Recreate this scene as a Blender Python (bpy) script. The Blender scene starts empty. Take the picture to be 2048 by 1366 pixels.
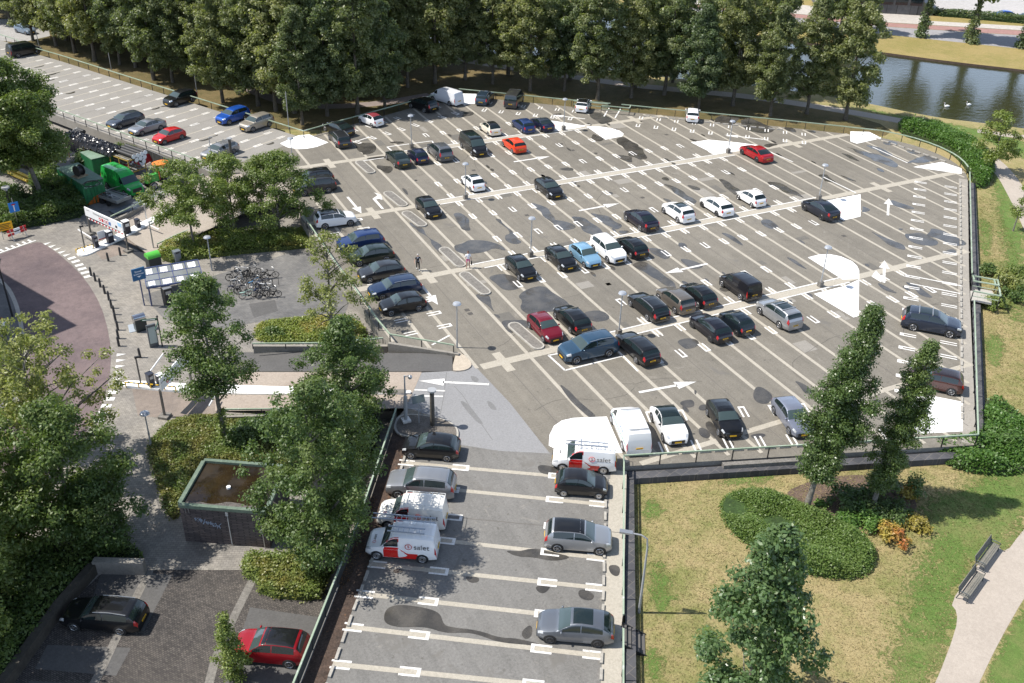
import bpy, bmesh, math, random
import numpy as np
from mathutils import Vector, Matrix
random.seed(7); RNG = np.random.default_rng(7)
SC = bpy.context.scene; COL = SC.collection
rad = math.radians
# ------------------------------------------------------------------ camera model (surveyed from the parking grid)
RC = np.array([[0.89818264, -0.43883371, 0.0263233], [-0.20821441, -0.47737027, -0.85367698], [0.38718819, 0.76127695, -0.5201372]])
FP = 1979.573; HC = 43.0
def P(x, y, z=0.0):
    v = RC.T @ np.array([(x - 1024) / FP, (y - 683) / FP, 1.0]); t = (z - HC) / v[2]
    return Vector((v[0] * t, v[1] * t, z))
def proj(p):
    v = RC @ np.array([p[0], p[1], p[2] - HC]); return 1024 + FP * v[0] / v[2], 683 + FP * v[1] / v[2]
def zfor(b, ypx):                       # height z above point b whose image row is ypx
    lo, hi = -3.0, 42.0
    for _ in range(50):
        m = (lo + hi) / 2
        if proj((b[0], b[1], m))[1] > ypx: lo = m
        else: hi = m
    return lo
ZW = -1.6; ZL = -0.8; ZWATER = -1.15

# ------------------------------------------------------------------ mesh builder
class MB:
    def __init__(s): s.v = []; s.f = []; s.m = []
    def add(s, vs, fs, mi=0):
        o = len(s.v); s.v += [tuple(p) for p in vs]
        for f in fs: s.f.append([o + i for i in f]); s.m.append(mi)
    def quad(s, a, b, c, d, mi=0): s.add([a, b, c, d], [(0, 1, 2, 3)], mi)
    def box(s, c, d, rz=0.0, mi=0, M=None):
        x, y, z = d[0] / 2, d[1] / 2, d[2] / 2
        R = M if M is not None else Matrix.Rotation(rz, 3, 'Z'); c = Vector(c)
        vs = [c + R @ Vector((i * x, j * y, k * z)) for i in (-1, 1) for j in (-1, 1) for k in (-1, 1)]
        s.add(vs, [(0, 1, 3, 2), (4, 6, 7, 5), (0, 4, 5, 1), (2, 3, 7, 6), (0, 2, 6, 4), (1, 5, 7, 3)], mi)
    def bar(s, a, b, w, h, mi=0):
        a = Vector(a); b = Vector(b); d = b - a; L = d.length
        if L < 1e-6: return
        x = d / L; y = Vector((0, 0, 1)).cross(x)
        if y.length < 1e-4: y = Vector((0, 1, 0))
        y.normalize(); z = x.cross(y)
        s.box((a + b) / 2, (L, w, h), mi=mi, M=Matrix((x, y, z)).transposed())
    def cyl(s, a, b, r0, r1=None, n=8, mi=0, caps=True):
        a = Vector(a); b = Vector(b); r1 = r0 if r1 is None else r1
        d = (b - a); d.normalize(); u = d.orthogonal().normalized(); w = d.cross(u); vs = []
        for p, r in ((a, r0), (b, r1)):
            for i in range(n):
                t = 2 * math.pi * i / n; vs.append(p + (u * math.cos(t) + w * math.sin(t)) * r)
        fs = [(i, (i + 1) % n, n + (i + 1) % n, n + i) for i in range(n)]
        if caps: fs += [tuple(range(n - 1, -1, -1)), tuple(range(n, 2 * n))]
        s.add(vs, fs, mi)
    def tube(s, pts, rs, n=6, mi=0):
        pts = [Vector(p) for p in pts]; rings = []
        for i, p in enumerate(pts):
            d = (pts[min(i + 1, len(pts) - 1)] - pts[max(i - 1, 0)]).normalized()
            u = d.cross(Vector((0.31, 0.95, 0.07))).normalized(); w = d.cross(u)
            r = rs[i] if isinstance(rs, (list, tuple)) else rs
            rings.append([p + (u * math.cos(2 * math.pi * k / n) + w * math.sin(2 * math.pi * k / n)) * r for k in range(n)])
        vs = [q for r in rings for q in r]; fs = []
        for i in range(len(pts) - 1):
            for k in range(n): fs.append((i * n + k, i * n + (k + 1) % n, (i + 1) * n + (k + 1) % n, (i + 1) * n + k))
        fs += [tuple(range(n - 1, -1, -1)), tuple(range((len(pts) - 1) * n, len(pts) * n))]
        s.add(vs, fs, mi)
    def torus(s, c, axis, R, r, n=16, k=5, mi=0):
        c = Vector(c); a = Vector(axis).normalized(); u = a.orthogonal().normalized(); w = a.cross(u); vs = []
        for i in range(n):
            t = 2 * math.pi * i / n; d = u * math.cos(t) + w * math.sin(t)
            for j in range(k):
                q = 2 * math.pi * j / k; vs.append(c + d * (R + r * math.cos(q)) + a * r * math.sin(q))
        s.add(vs, [(i * k + j, ((i + 1) % n) * k + j, ((i + 1) % n) * k + (j + 1) % k, i * k + (j + 1) % k) for i in range(n) for j in range(k)], mi)
    def ball(s, c, r, n=10, m=6, mi=0):
        c = Vector(c); r = r if isinstance(r, (tuple, list)) else (r, r, r); vs = []
        for j in range(1, m):
            ph = math.pi * j / m
            for i in range(n):
                t = 2 * math.pi * i / n; vs.append(c + Vector((r[0] * math.sin(ph) * math.cos(t), r[1] * math.sin(ph) * math.sin(t), r[2] * math.cos(ph))))
        vs += [c + Vector((0, 0, r[2])), c - Vector((0, 0, r[2]))]; T = len(vs) - 2
        fs = [(j * n + i, (j + 1) * n + i, (j + 1) * n + (i + 1) % n, j * n + (i + 1) % n) for j in range(m - 2) for i in range(n)]
        fs += [(T, i, (i + 1) % n) for i in range(n)] + [(T + 1, (m - 2) * n + (i + 1) % n, (m - 2) * n + i) for i in range(n)]
        s.add(vs, fs, mi)
    def prism(s, pts, z0, z1, mi=0, mside=None, bottom=True):
        pts = [(p[0], p[1]) for p in pts]
        a = sum(pts[i][0] * pts[(i + 1) % len(pts)][1] - pts[(i + 1) % len(pts)][0] * pts[i][1] for i in range(len(pts)))
        if a < 0: pts = pts[::-1]
        n = len(pts); z0f = z0 if callable(z0) else (lambda p: z0); z1f = z1 if callable(z1) else (lambda p: z1)
        vs = [(p[0], p[1], z1f(p)) for p in pts] + [(p[0], p[1], z0f(p)) for p in pts]
        s.add(vs, [tuple(range(n))] + ([tuple(range(2 * n - 1, n - 1, -1))] if bottom else []), mi)
        o = len(s.v) - 2 * n
        for i in range(n): s.f.append([o + n + i, o + n + (i + 1) % n, o + (i + 1) % n, o + i]); s.m.append(mi if mside is None else mside)
    def mesh(s, name, mats, smooth=None):
        me = bpy.data.meshes.new(name); me.from_pydata([tuple(p) for p in s.v], [], s.f)
        for m in mats: me.materials.append(m)
        if len(mats) > 1: me.polygons.foreach_set('material_index', s.m)
        if smooth:
            me.shade_smooth(); me.set_sharp_from_angle(angle=rad(smooth))
        me.update(); return me
    def build(s, name, mats, parent=None, smooth=None):
        if not isinstance(mats, (list, tuple)): mats = [mats]
        return link(name, s.mesh(name, mats, smooth), parent)
def link(name, data, parent=None):
    o = bpy.data.objects.new(name, data); COL.objects.link(o)
    if parent is not None: o.parent = parent
    return o
def tag(o, label=None, cat=None, group=None, kind=None):
    if label: o['label'] = label
    if cat: o['category'] = cat
    if group: o['group'] = group
    if kind: o['kind'] = kind
    return o
def thing(name, label, cat, loc=(0, 0, 0), rz=0.0, group=None):
    o = link(name, None); o.location = loc; o.rotation_euler = (0, 0, rz); o.empty_display_size = .3
    return tag(o, label, cat, group)
def struct(o): o['kind'] = 'structure'; return o
def stuff(o, label, cat): return tag(o, label, cat, None, 'stuff')
def kids(o): return KIDS.get(o.name, None) if False else [c for c in o.children]
def dup(o, parent=None):
    c = o.copy(); COL.objects.link(c); c.parent = parent
    for ch in list(o.children): dup(ch, c)
    return c

# ------------------------------------------------------------------ materials
def newmat(name):
    m = bpy.data.materials.new(name); m.use_nodes = True; nt = m.node_tree; b = nt.nodes['Principled BSDF']; return m, nt, b
def col(c): return (c[0], c[1], c[2], 1.0)
def pmat(name, c, rough=.6, metal=0.0, coat=0.0, spec=.5, emit=None):
    m, nt, b = newmat(name)
    b.inputs['Base Color'].default_value = col(c); b.inputs['Roughness'].default_value = rough; b.inputs['Metallic'].default_value = metal
    b.inputs['Coat Weight'].default_value = coat; b.inputs['Coat Roughness'].default_value = .04; b.inputs['Specular IOR Level'].default_value = spec
    return m
def N(nt, t, **kw):
    n = nt.nodes.new(t)
    for k, v in kw.items():
        if hasattr(n, k): setattr(n, k, v)
    return n
def noise(nt, scale, detail=4, rough=.6, vec=None, dist=0.0):
    n = N(nt, 'ShaderNodeTexNoise'); n.inputs['Scale'].default_value = scale; n.inputs['Detail'].default_value = detail
    n.inputs['Roughness'].default_value = rough; n.inputs['Distortion'].default_value = dist
    if vec is not None: nt.links.new(vec, n.inputs['Vector'])
    return n.outputs['Fac']
def ramp(nt, fac, a, b, ca=(0, 0, 0), cb=(1, 1, 1)):
    r = N(nt, 'ShaderNodeValToRGB'); e = r.color_ramp.elements
    e[0].position = a; e[1].position = b; e[0].color = col(ca); e[1].color = col(cb); nt.links.new(fac, r.inputs['Fac']); return r.outputs['Color']
def mix(nt, fac, a, b, mode='MIX'):
    n = N(nt, 'ShaderNodeMix'); n.data_type = 'RGBA'; n.blend_type = mode
    for sock, v in ((n.inputs['Factor'], fac), (n.inputs[6], a), (n.inputs[7], b)):
        if isinstance(v, (int, float)): sock.default_value = v
        elif isinstance(v, tuple): sock.default_value = col(v)
        else: nt.links.new(v, sock)
    return n.outputs[2]
def pos(nt): return N(nt, 'ShaderNodeNewGeometry').outputs['Position']
def bump(nt, b, h, strength=.3, dist=.02):
    n = N(nt, 'ShaderNodeBump'); n.inputs['Strength'].default_value = strength; n.inputs['Distance'].default_value = dist
    nt.links.new(h, n.inputs['Height']); nt.links.new(n.outputs['Normal'], b.inputs['Normal'])
def stone(name, c1, c2, fine=40, mid=1.2, big=.12, rough=.85, stain=None, bumps=.25, grain=.16, drips=False):
    """weathered mineral surface: two tones in big and mid patches, fine grain, optional darker stains"""
    m, nt, b = newmat(name); p = pos(nt)
    c = mix(nt, ramp(nt, noise(nt, big, 5, .6, p), .35, .65), c1, c2)
    c = mix(nt, .55, c, mix(nt, ramp(nt, noise(nt, mid, 6, .7, p), .3, .7), c1, c2))
    g = noise(nt, fine, 3, .7, p)
    c = mix(nt, 1.0, c, ramp(nt, g, .25, .75, (1 - grain * 1.6,) * 3, (1 + grain * .9,) * 3), 'MULTIPLY')
    g2 = noise(nt, fine * .22, 3, .75, p)
    c = mix(nt, 1.0, c, ramp(nt, g2, .3, .7, (1 - grain,) * 3, (1 + grain * .6,) * 3), 'MULTIPLY')
    if stain: c = mix(nt, ramp(nt, noise(nt, stain[1], 6, .65, p, .6), stain[2], stain[2] + .06), c, stain[0])
    if drips:
        c = mix(nt, ramp(nt, noise(nt, 2.3, 3, .55, p), .655, .70, (0, 0, 0), (.55, .55, .55)), c, (.09, .083, .073)); c = mix(nt, ramp(nt, noise(nt, .55, 7, .8, p, 1.5), .60, .66, (0, 0, 0), (.5, .5, .5)), c, (.27, .25, .22))
        mp = N(nt, 'ShaderNodeMapping'); mp.inputs['Scale'].default_value = (3.2, .16, 1); nt.links.new(p, mp.inputs['Vector']); c = mix(nt, 1.0, c, ramp(nt, noise(nt, .5, 4, .6, mp.outputs[0]), .3, .7, (.88,) * 3, (1.08,) * 3), 'MULTIPLY')
    nt.links.new(c, b.inputs['Base Color']); b.inputs['Roughness'].default_value = rough; b.inputs['Specular IOR Level'].default_value = .3
    bump(nt, b, g, bumps, .01); return m
def brick(name, c1, c2, mortar, sx, rz=0.0, bw=.5, rh=.25, rough=.85, msz=.02, vert=False):
    m, nt, b = newmat(name); p = pos(nt); mp = N(nt, 'ShaderNodeMapping'); mp.inputs['Rotation'].default_value = (0, 0, rz); nt.links.new(p, mp.inputs['Vector'])
    if vert:
        sp = N(nt, 'ShaderNodeSeparateXYZ'); nt.links.new(p, sp.inputs[0]); ad = N(nt, 'ShaderNodeMath'); ad.operation = 'ADD'; nt.links.new(sp.outputs[0], ad.inputs[0]); nt.links.new(sp.outputs[1], ad.inputs[1]); cb = N(nt, 'ShaderNodeCombineXYZ'); nt.links.new(ad.outputs[0], cb.inputs[0]); nt.links.new(sp.outputs[2], cb.inputs[1]); nt.links.new(cb.outputs[0], mp.inputs['Vector'])
    t = N(nt, 'ShaderNodeTexBrick'); t.inputs['Scale'].default_value = sx; t.inputs['Color1'].default_value = col(c1); t.inputs['Color2'].default_value = col(c2); t.inputs['Mortar'].default_value = col(mortar)
    t.inputs['Brick Width'].default_value = bw; t.inputs['Row Height'].default_value = rh; t.inputs['Mortar Size'].default_value = msz
    nt.links.new(mp.outputs[0], t.inputs['Vector'])
    c = mix(nt, 1.0, t.outputs['Color'], ramp(nt, noise(nt, .25, 6, .65, p), .3, .7, (.72, .72, .74), (1.2, 1.17, 1.12)), 'MULTIPLY')
    c = mix(nt, 1.0, c, ramp(nt, noise(nt, 2.2, 5, .7, p), .3, .72, (.8,) * 3, (1.14,) * 3), 'MULTIPLY')
    nt.links.new(c, b.inputs['Base Color']); b.inputs['Roughness'].default_value = rough; b.inputs['Specular IOR Level'].default_value = .3; return m
def leafmat(name, c1, c2, c3=None, trans=.36, rough=.45):
    m, nt, b = newmat(name); g = N(nt, 'ShaderNodeNewGeometry'); oi = N(nt, 'ShaderNodeObjectInfo')
    c = mix(nt, g.outputs['Random Per Island'], c1, c2)
    if c3: c = mix(nt, ramp(nt, noise(nt, .35, 4, .6, g.outputs['Position']), .5, .68), c, c3)
    c = mix(nt, 1.0, c, ramp(nt, oi.outputs['Random'], 0, 1, (.74, .8, .78), (1.24, 1.16, 1.08)), 'MULTIPLY')
    nt.links.new(c, b.inputs['Base Color']); b.inputs['Roughness'].default_value = rough; b.inputs['Specular IOR Level'].default_value = .45
    tr = N(nt, 'ShaderNodeBsdfTranslucent'); nt.links.new(mix(nt, 1.0, c, (1.3, 1.45, .6), 'MULTIPLY'), tr.inputs['Color'])
    ms = N(nt, 'ShaderNodeMixShader'); ms.inputs[0].default_value = trans
    nt.links.new(b.outputs[0], ms.inputs[1]); nt.links.new(tr.outputs[0], ms.inputs[2]); nt.links.new(ms.outputs[0], nt.nodes['Material Output'].inputs[0]); return m
def paint(name, c, metal=.0, rough=.4, coat=1.0):
    m = pmat(name, c, rough, metal, coat, .12); return m

ASPH = stone('deck asphalt', (.158, .145, .123), (.230, .210, .176), 34, .9, .055, stain=((.145, .135, .12), .32, .64), grain=.22, drips=True)
ASPHG = stone('grey asphalt', (.23, .23, .235), (.265, .265, .27), 30, 1.4, .15, stain=((.2, .2, .2), .9, .7))
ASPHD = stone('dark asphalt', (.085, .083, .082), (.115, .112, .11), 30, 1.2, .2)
ASPHL = stone('lower deck asphalt', (.158, .153, .144), (.21, .203, .192), 30, .8, .1, stain=((.15, .143, .132), .4, .6), grain=.22, drips=True)
CONC = stone('concrete strip', (.36, .33, .275), (.43, .395, .335), 25, 1.6, .3, stain=((.36, .33, .27), 1.2, .66))
CONCW = stone('concrete wall', (.23, .215, .19), (.30, .28, .25), 22, 1.1, .3, stain=((.14, .13, .115), .8, .62))
CONCG = stone('gravel concrete', (.16, .15, .135), (.23, .215, .195), 18, 2.0, .4, grain=.3)
KERB = stone('kerb stone', (.36, .34, .30), (.44, .42, .38), 25, 2, .4)
WHITE = stone('road paint', (.80, .80, .79), (.88, .88, .87), 20, 2.5, .3, rough=.6, grain=.06, bumps=.05, stain=((.55, .54, .51), 1.1, .63))
PAINTL = stone('bay line paint', (.60, .585, .555), (.80, .79, .77), 12, 1.3, .25, rough=.65, grain=.12, bumps=.05, stain=((.26, .245, .215), 5.0, .60))
WHITEW = stone('worn road paint', (.62, .61, .59), (.8, .8, .78), 14, 3.5, .3, rough=.6, grain=.1, stain=((.4, .38, .34), 2.6, .6))
SOIL = stone('soil', (.10, .07, .055), (.15, .105, .08), 12, 1.5, .4, grain=.3)
LEAFLIT = stone('leaf litter', (.05, .04, .035), (.11, .07, .05), 9, 1.5, .3, stain=((.2, .1, .05), 3.0, .62), grain=.4)
GREENR = stone('green rail paint', (.25, .32, .23), (.34, .41, .32), 12, 1.2, .3, rough=.55, grain=.1, bumps=.03, stain=((.46, .50, .46), 1.2, .6))
DARKM = pmat('dark metal', (.025, .026, .028), .5, .3)
PANEL = stone('fence panel', (.035, .04, .04), (.07, .07, .065), 14, 1.5, .4, rough=.7)
GALV = pmat('galvanised steel', (.42, .43, .44), .42, .75)
GREYP = pmat('grey lamp paint', (.36, .37, .38), .5, .2)
BLACKP = pmat('black plastic', (.018, .018, .019), .55)
TYRE = pmat('tyre rubber', (.014, .014, .014), .8)
RIMS = pmat('alloy rim', (.45, .45, .46), .3, .85)
RIMD = pmat('dark rim', (.09, .09, .095), .35, .6)
GLASSW = pmat('windscreen glass', (.045, .066, .066), .03, 0, 0, .9)
GLASS = pmat('car glass', (.012, .020, .021), .03, 0, 0, .75)
LAMPC = pmat('headlight glass', (.6, .62, .64), .08, .3, 1.0)
LAMPR = pmat('tail light red', (.42, .012, .012), .15, 0, 1.0)
PLATE = pmat('yellow plate', (.78, .45, .015), .45)
PLATET = pmat('plate letters', (.03, .03, .03), .5)
def wetmat(name, c1, c2, rough):
    m, nt, b = newmat(name); p = pos(nt)
    c = mix(nt, ramp(nt, noise(nt, .8, 5, .6, p), .4, .62), c1, c2)
    c = mix(nt, 1.0, c, ramp(nt, noise(nt, 12, 3, .6, p), .3, .7, (.85,) * 3, (1.12,) * 3), 'MULTIPLY')
    nt.links.new(c, b.inputs['Base Color']); r = ramp(nt, noise(nt, .5, 4, .6, p), .45, .6, (rough,) * 3, (.42,) * 3); nt.links.new(r, b.inputs['Roughness']); return m
WET = wetmat('wet asphalt', (.050, .047, .043), (.085, .078, .068), .07)
def grassmat(name, g1, g2, d1, d2, thr, scale=.09):
    m, nt, b = newmat(name); p = pos(nt)
    gr = mix(nt, noise(nt, 2.2, 5, .7, p), g1, g2); dr = mix(nt, noise(nt, 1.6, 5, .7, p), d1, d2)
    k = mix(nt, .42, noise(nt, scale, 6, .72, p), noise(nt, .9, 5, .75, p))
    c = mix(nt, ramp(nt, k, thr - .08, thr + .08), gr, dr)
    mp = N(nt, 'ShaderNodeMapping'); mp.inputs['Scale'].default_value = (9, 3.4, 4); mp.inputs['Rotation'].default_value = (0, 0, .9); nt.links.new(p, mp.inputs['Vector'])
    f = noise(nt, 1.6, 5, .85, mp.outputs[0], 1.2)
    c = mix(nt, 1.0, c, ramp(nt, f, .3, .72, (.55,) * 3, (1.4,) * 3), 'MULTIPLY')
    f2 = noise(nt, 18, 3, .8, p)
    c = mix(nt, 1.0, c, ramp(nt, f2, .3, .7, (.68,) * 3, (1.28,) * 3), 'MULTIPLY')
    nt.links.new(c, b.inputs['Base Color']); b.inputs['Roughness'].default_value = .9; b.inputs['Specular IOR Level'].default_value = .15
    bump(nt, b, f, .6, .08); return m
LAWN = grassmat('dry lawn', (.155, .175, .055), (.22, .215, .08), (.37, .295, .155), (.29, .24, .115), .47)
GREENL = grassmat('green lawn', (.09, .155, .035), (.13, .19, .05), (.22, .21, .085), (.17, .18, .065), .56)
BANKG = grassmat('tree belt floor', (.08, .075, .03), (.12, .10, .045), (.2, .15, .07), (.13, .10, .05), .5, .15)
def patchy(m, seed):
    nt = m.node_tree; b = nt.nodes['Principled BSDF']; at = N(nt, 'ShaderNodeAttribute'); at.attribute_name = 'cover'; p = pos(nt)
    k = N(nt, 'ShaderNodeMath'); k.operation = 'ADD'; nt.links.new(at.outputs['Fac'], k.inputs[0]); n = N(nt, 'ShaderNodeMath'); n.operation = 'MULTIPLY_ADD'; n.inputs[1].default_value = 2.6; n.inputs[2].default_value = -1.3
    nt.links.new(noise(nt, .9, 10, .86, p, .5), n.inputs[0]); nt.links.new(n.outputs[0], k.inputs[1])
    tr = N(nt, 'ShaderNodeBsdfTransparent'); ms = N(nt, 'ShaderNodeMixShader'); nt.links.new(ramp(nt, k.outputs[0], .42, .6), ms.inputs[0]); nt.links.new(tr.outputs[0], ms.inputs[1]); nt.links.new(b.outputs[0], ms.inputs[2]); nt.links.new(ms.outputs[0], nt.nodes['Material Output'].inputs[0]); return m
patchy(GREENL, 1)
FARBANK = grassmat('far bank grass', (.21, .185, .06), (.26, .22, .08), (.33, .255, .105), (.29, .23, .10), .5)
PATHM = stone('path', (.35, .305, .26), (.41, .36, .31), 26, 1.0, .2, grain=.12)
PATHW = stone('woodland path', (.20, .165, .15), (.27, .22, .2), 14, 1.0, .2)
LEAF1 = leafmat('belt leaves', (.135, .165, .07), (.235, .255, .12), (.25, .265, .13), .45)
LEAF2 = leafmat('belt leaves dark', (.105, .148, .070), (.185, .22, .11), (.215, .245, .14), .45)
LEAF3 = leafmat('plaza leaves', (.105, .16, .038), (.185, .235, .065), (.16, .20, .055))
LEAF4 = leafmat('yellow green leaves', (.16, .20, .06), (.27, .29, .10), (.21, .23, .08))
LEAF5 = leafmat('dark evergreen leaves', (.062, .112, .032), (.12, .175, .052), (.14, .185, .06))
LEAF6 = leafmat('poplar leaves', (.075, .125, .036), (.155, .21, .07), (.12, .165, .055), rough=.32)
LEAF7 = leafmat('maple leaves', (.09, .16, .06), (.19, .265, .12), (.15, .215, .09), .4, rough=.32)
LEAFH = leafmat('hedge leaves', (.14, .20, .045), (.22, .26, .07), (.27, .22, .06), .3)
LEAFJ = leafmat('juniper leaves', (.15, .23, .055), (.24, .31, .09), (.20, .26, .07), .4)
LEAFL = leafmat('laurel leaves', (.08, .17, .032), (.16, .265, .06), (.12, .20, .05), .35)
LEAFO = leafmat('autumn leaves', (.24, .19, .045), (.34, .30, .07), (.38, .13, .05), .3)
BARK = stone('bark', (.10, .085, .065), (.16, .14, .11), 8, 2, .5, grain=.3)
BARKG = stone('grey bark', (.16, .145, .12), (.23, .21, .18), 8, 2, .5, grain=.3)
def water():
    m, nt, b = newmat('canal water'); p = pos(nt)
    b.inputs['Base Color'].default_value = (.030, .032, .016, 1); b.inputs['Roughness'].default_value = .03; b.inputs['IOR'].default_value = 1.5
    mp = N(nt, 'ShaderNodeMapping'); mp.inputs['Scale'].default_value = (1.0, 2.2, 1); mp.inputs['Rotation'].default_value = (0, 0, .75); nt.links.new(p, mp.inputs['Vector'])
    bump(nt, b, noise(nt, .8, 5, .62, mp.outputs[0], .5), .13, .2); return m
WATER = water()
CLAY = brick('clay road', (.15, .115, .118), (.19, .145, .148), (.10, .082, .085), 5, .5, .2, .1, msz=.012)
PLAZA = brick('grey block paving', (.225, .212, .192), (.285, .268, .242), (.15, .142, .13), 1.6, .45, .5, .3, msz=.02)
PLAZAD = brick('dark plaza tiles', (.14, .14, .14), (.175, .172, .168), (.11, .11, .11), 1.8, .45, .5, .3)
LOWBRK = brick('herringbone brick', (.062, .057, .054), (.125, .112, .102), (.03, .028, .027), 2, .9, .42, .2, msz=.03)  # brick tones darkened to stand in for tree shade over the lower lot
APRON = brick('apron brick', (.25, .21, .18), (.30, .25, .215), (.19, .165, .145), 4, .2, .25, .12)
SHEDB = brick('shed brick', (.085, .07, .07), (.15, .122, .115), (.055, .05, .048), 2, 0, .5, .22, msz=.03, vert=True)
# ------------------------------------------------------------------ camera, sun, sky
cam = bpy.data.cameras.new('camera'); co = bpy.data.objects.new('camera', cam); COL.objects.link(co)
cam.lens = FP / 2048 * 36; cam.sensor_width = 36; cam.clip_end = 3000; cam.clip_start = .5
Mc = Matrix.Identity(4)
for i in range(3): Mc[i][0] = RC[0][i]; Mc[i][1] = -RC[1][i]; Mc[i][2] = -RC[2][i]
Mc[2][3] = HC; co.matrix_world = Mc; SC.camera = co
SUN_AZ = rad(154); SUN_EL = rad(55)          # azimuth from +X towards +Y
sd = Vector((math.cos(SUN_AZ) * math.cos(SUN_EL), math.sin(SUN_AZ) * math.cos(SUN_EL), math.sin(SUN_EL)))
sl = bpy.data.lights.new('sun', 'SUN'); so = bpy.data.objects.new('sun', sl); COL.objects.link(so)
sl.energy = 4.8; sl.angle = rad(.5); sl.color = (1, .95, .87); so.rotation_euler = sd.to_track_quat('Z', 'Y').to_euler(); so.location = (0, 60, 90)
W = bpy.data.worlds.new('World'); SC.world = W; W.use_nodes = True; nt = W.node_tree
sky = nt.nodes.new('ShaderNodeTexSky'); sky.sky_type = 'NISHITA'; sky.sun_disc = False; sky.sun_elevation = SUN_EL; sky.sun_rotation = math.pi / 2 - SUN_AZ
tc = nt.nodes.new('ShaderNodeTexCoord'); mp = nt.nodes.new('ShaderNodeMapping'); mp.inputs['Scale'].default_value = (1, 1, 2.2); nt.links.new(tc.outputs['Generated'], mp.inputs['Vector'])
cl = ramp(nt, noise(nt, 2.6, 7, .6, mp.outputs[0], .3), .52, .70, (0, 0, 0), (.8, .8, .8))
sz_ = N(nt, 'ShaderNodeSeparateXYZ'); nt.links.new(tc.outputs['Generated'], sz_.inputs[0]); hz = ramp(nt, sz_.outputs['Z'], .22, .70, (.75, .75, .75), (0, 0, 0))
c1 = mix(nt, cl, sky.outputs[0], (4.6, 4.8, 5.2)); c2 = mix(nt, hz, c1, (9.5, 12, 16))
nt.links.new(c2, nt.nodes['Background'].inputs[0]); nt.nodes['Background'].inputs[1].default_value = .085
SC.view_settings.view_transform = 'Standard'; SC.view_settings.look = 'None'; SC.view_settings.exposure = 0.55; SC.view_settings.gamma = 1
SC.cycles.max_bounces = 6; SC.cycles.diffuse_bounces = 2; SC.cycles.glossy_bounces = 3; SC.cycles.transmission_bounces = 3; SC.cycles.transparent_max_bounces = 4

# ------------------------------------------------------------------ ground, lawns, canal
def sheet(name, pts, z, m, depth=0, mside=None):
    b = MB()
    pts = [(p[0], p[1]) for p in pts]
    b.prism(pts, z - (depth or .002), z, 0, None if mside is None else 1, bottom=False)
    return struct(b.build(name, [m] if mside is None else [m, mside]))
def px(pts, z): return [P(x, y, z) for x, y in pts]
def smooth(pts, k=2):
    for _ in range(k):
        q = []
        for i in range(len(pts)):
            a, b = Vector(pts[i][:2]), Vector(pts[(i + 1) % len(pts)][:2]); q += [a * .75 + b * .25, a * .25 + b * .75]
        pts = q
    return pts
def smooth_open(pts, k=2):
    pts = [Vector(p[:2]) for p in pts]
    for _ in range(k):
        q = [pts[0]]
        for a, b in zip(pts, pts[1:]): q += [a * .75 + b * .25, a * .25 + b * .75]
        pts = q + [pts[-1]]
    return pts
def ribbon(name, pts, w, z, m, mb=None, mi=0):
    own = mb is None; mb = mb or MB(); pts = [Vector(p[:2]) for p in pts]; L, R_ = [], []
    for i, p in enumerate(pts):
        d = (pts[min(i + 1, len(pts) - 1)] - pts[max(i - 1, 0)]).normalized(); n = Vector((-d.y, d.x)) * w / 2; L.append(p + n); R_.append(p - n)
    for i in range(len(pts) - 1): mb.quad(*[(q.x, q.y, z) for q in (R_[i], R_[i + 1], L[i + 1], L[i])], mi=mi)
    if own: return struct(mb.build(name, [m]))
sheet('ground', [(-700, -700), (900, -700), (900, 900), (-700, 900)], -2.8, SOIL)
near = [(-30, 300), (30, 225), (50, 182), (63.2, 156.3), (69.6, 144.3), (85.9, 126.4), (98.7, 116.8), (108, 105.4), (113.2, 94.9), (119, 89.5), (130, 77), (160, 40), (260, -80)]
near = smooth_open(near)
seam = [(-30, -80), (-6, 0), (8, 25), (20, 45), (28, 70), (24, 105), (12, 132), (-6, 169), (-30, 215), (-60, 300)]
sheet('lawn', near + seam, ZL, LAWN, 1.6, SOIL)
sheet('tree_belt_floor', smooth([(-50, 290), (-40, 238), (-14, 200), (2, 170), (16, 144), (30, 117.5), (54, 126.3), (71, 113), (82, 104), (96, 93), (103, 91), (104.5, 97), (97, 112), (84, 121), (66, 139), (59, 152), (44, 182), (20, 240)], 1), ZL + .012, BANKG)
sheet('plaza', [(-400, -300), (-60, -300)] + seam + [(-60, 500), (-400, 500)], ZW, PLAZA)
far = smooth_open([(20, 360), (62, 225), (84, 186), (110, 151), (132.4, 122.9), (138.6, 115), (146.5, 106.9), (162, 90), (200, 48), (300, -60)])
sheet('far_bank', far + [(600, -60), (600, 600), (20, 600)], ZL, FARBANK, 1.6, SOIL)
sheet('canal', [(-80, 320), (0, 420), (300, 420), (500, -80), (200, -80), (60, 60), (40, 160)], ZWATER, WATER)
# reedy edge along both banks is part of the banks
ribbon('park_path', smooth_open(px([(2110, 560), (2075, 470), (2044, 405), (2010, 345), (1965, 305), (1905, 272), (1830, 247), (1740, 231), (1640, 214), (1500, 193), (1380, 182), (1250, 169), (1120, 150), (1000, 132), (900, 116)], ZL)), 2.3, ZL + .016, PATHM)
ribbon('side_path', px([(1955, 262), (2010, 270), (2100, 279)], ZL), 1.5, ZL + .02, PATHM)
ribbon('woodland_path', smooth_open(px([(860, 190), (760, 208), (640, 215), (560, 205), (470, 165), (380, 128), (250, 90)], ZL)), 2.0, ZL + .02, PATHW)
sheet('footpath', smooth(px([(1840, 1420), (1872, 1366), (1912, 1260), (1915, 1225), (1900, 1206), (1940, 1150), (1988, 1088), (2012, 1106), (2040, 1068), (2110, 985), (2130, 1080), (2050, 1192), (1997, 1285), (1958, 1366), (1930, 1430)], ZL), 1), ZL + .012, PATHM)
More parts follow.
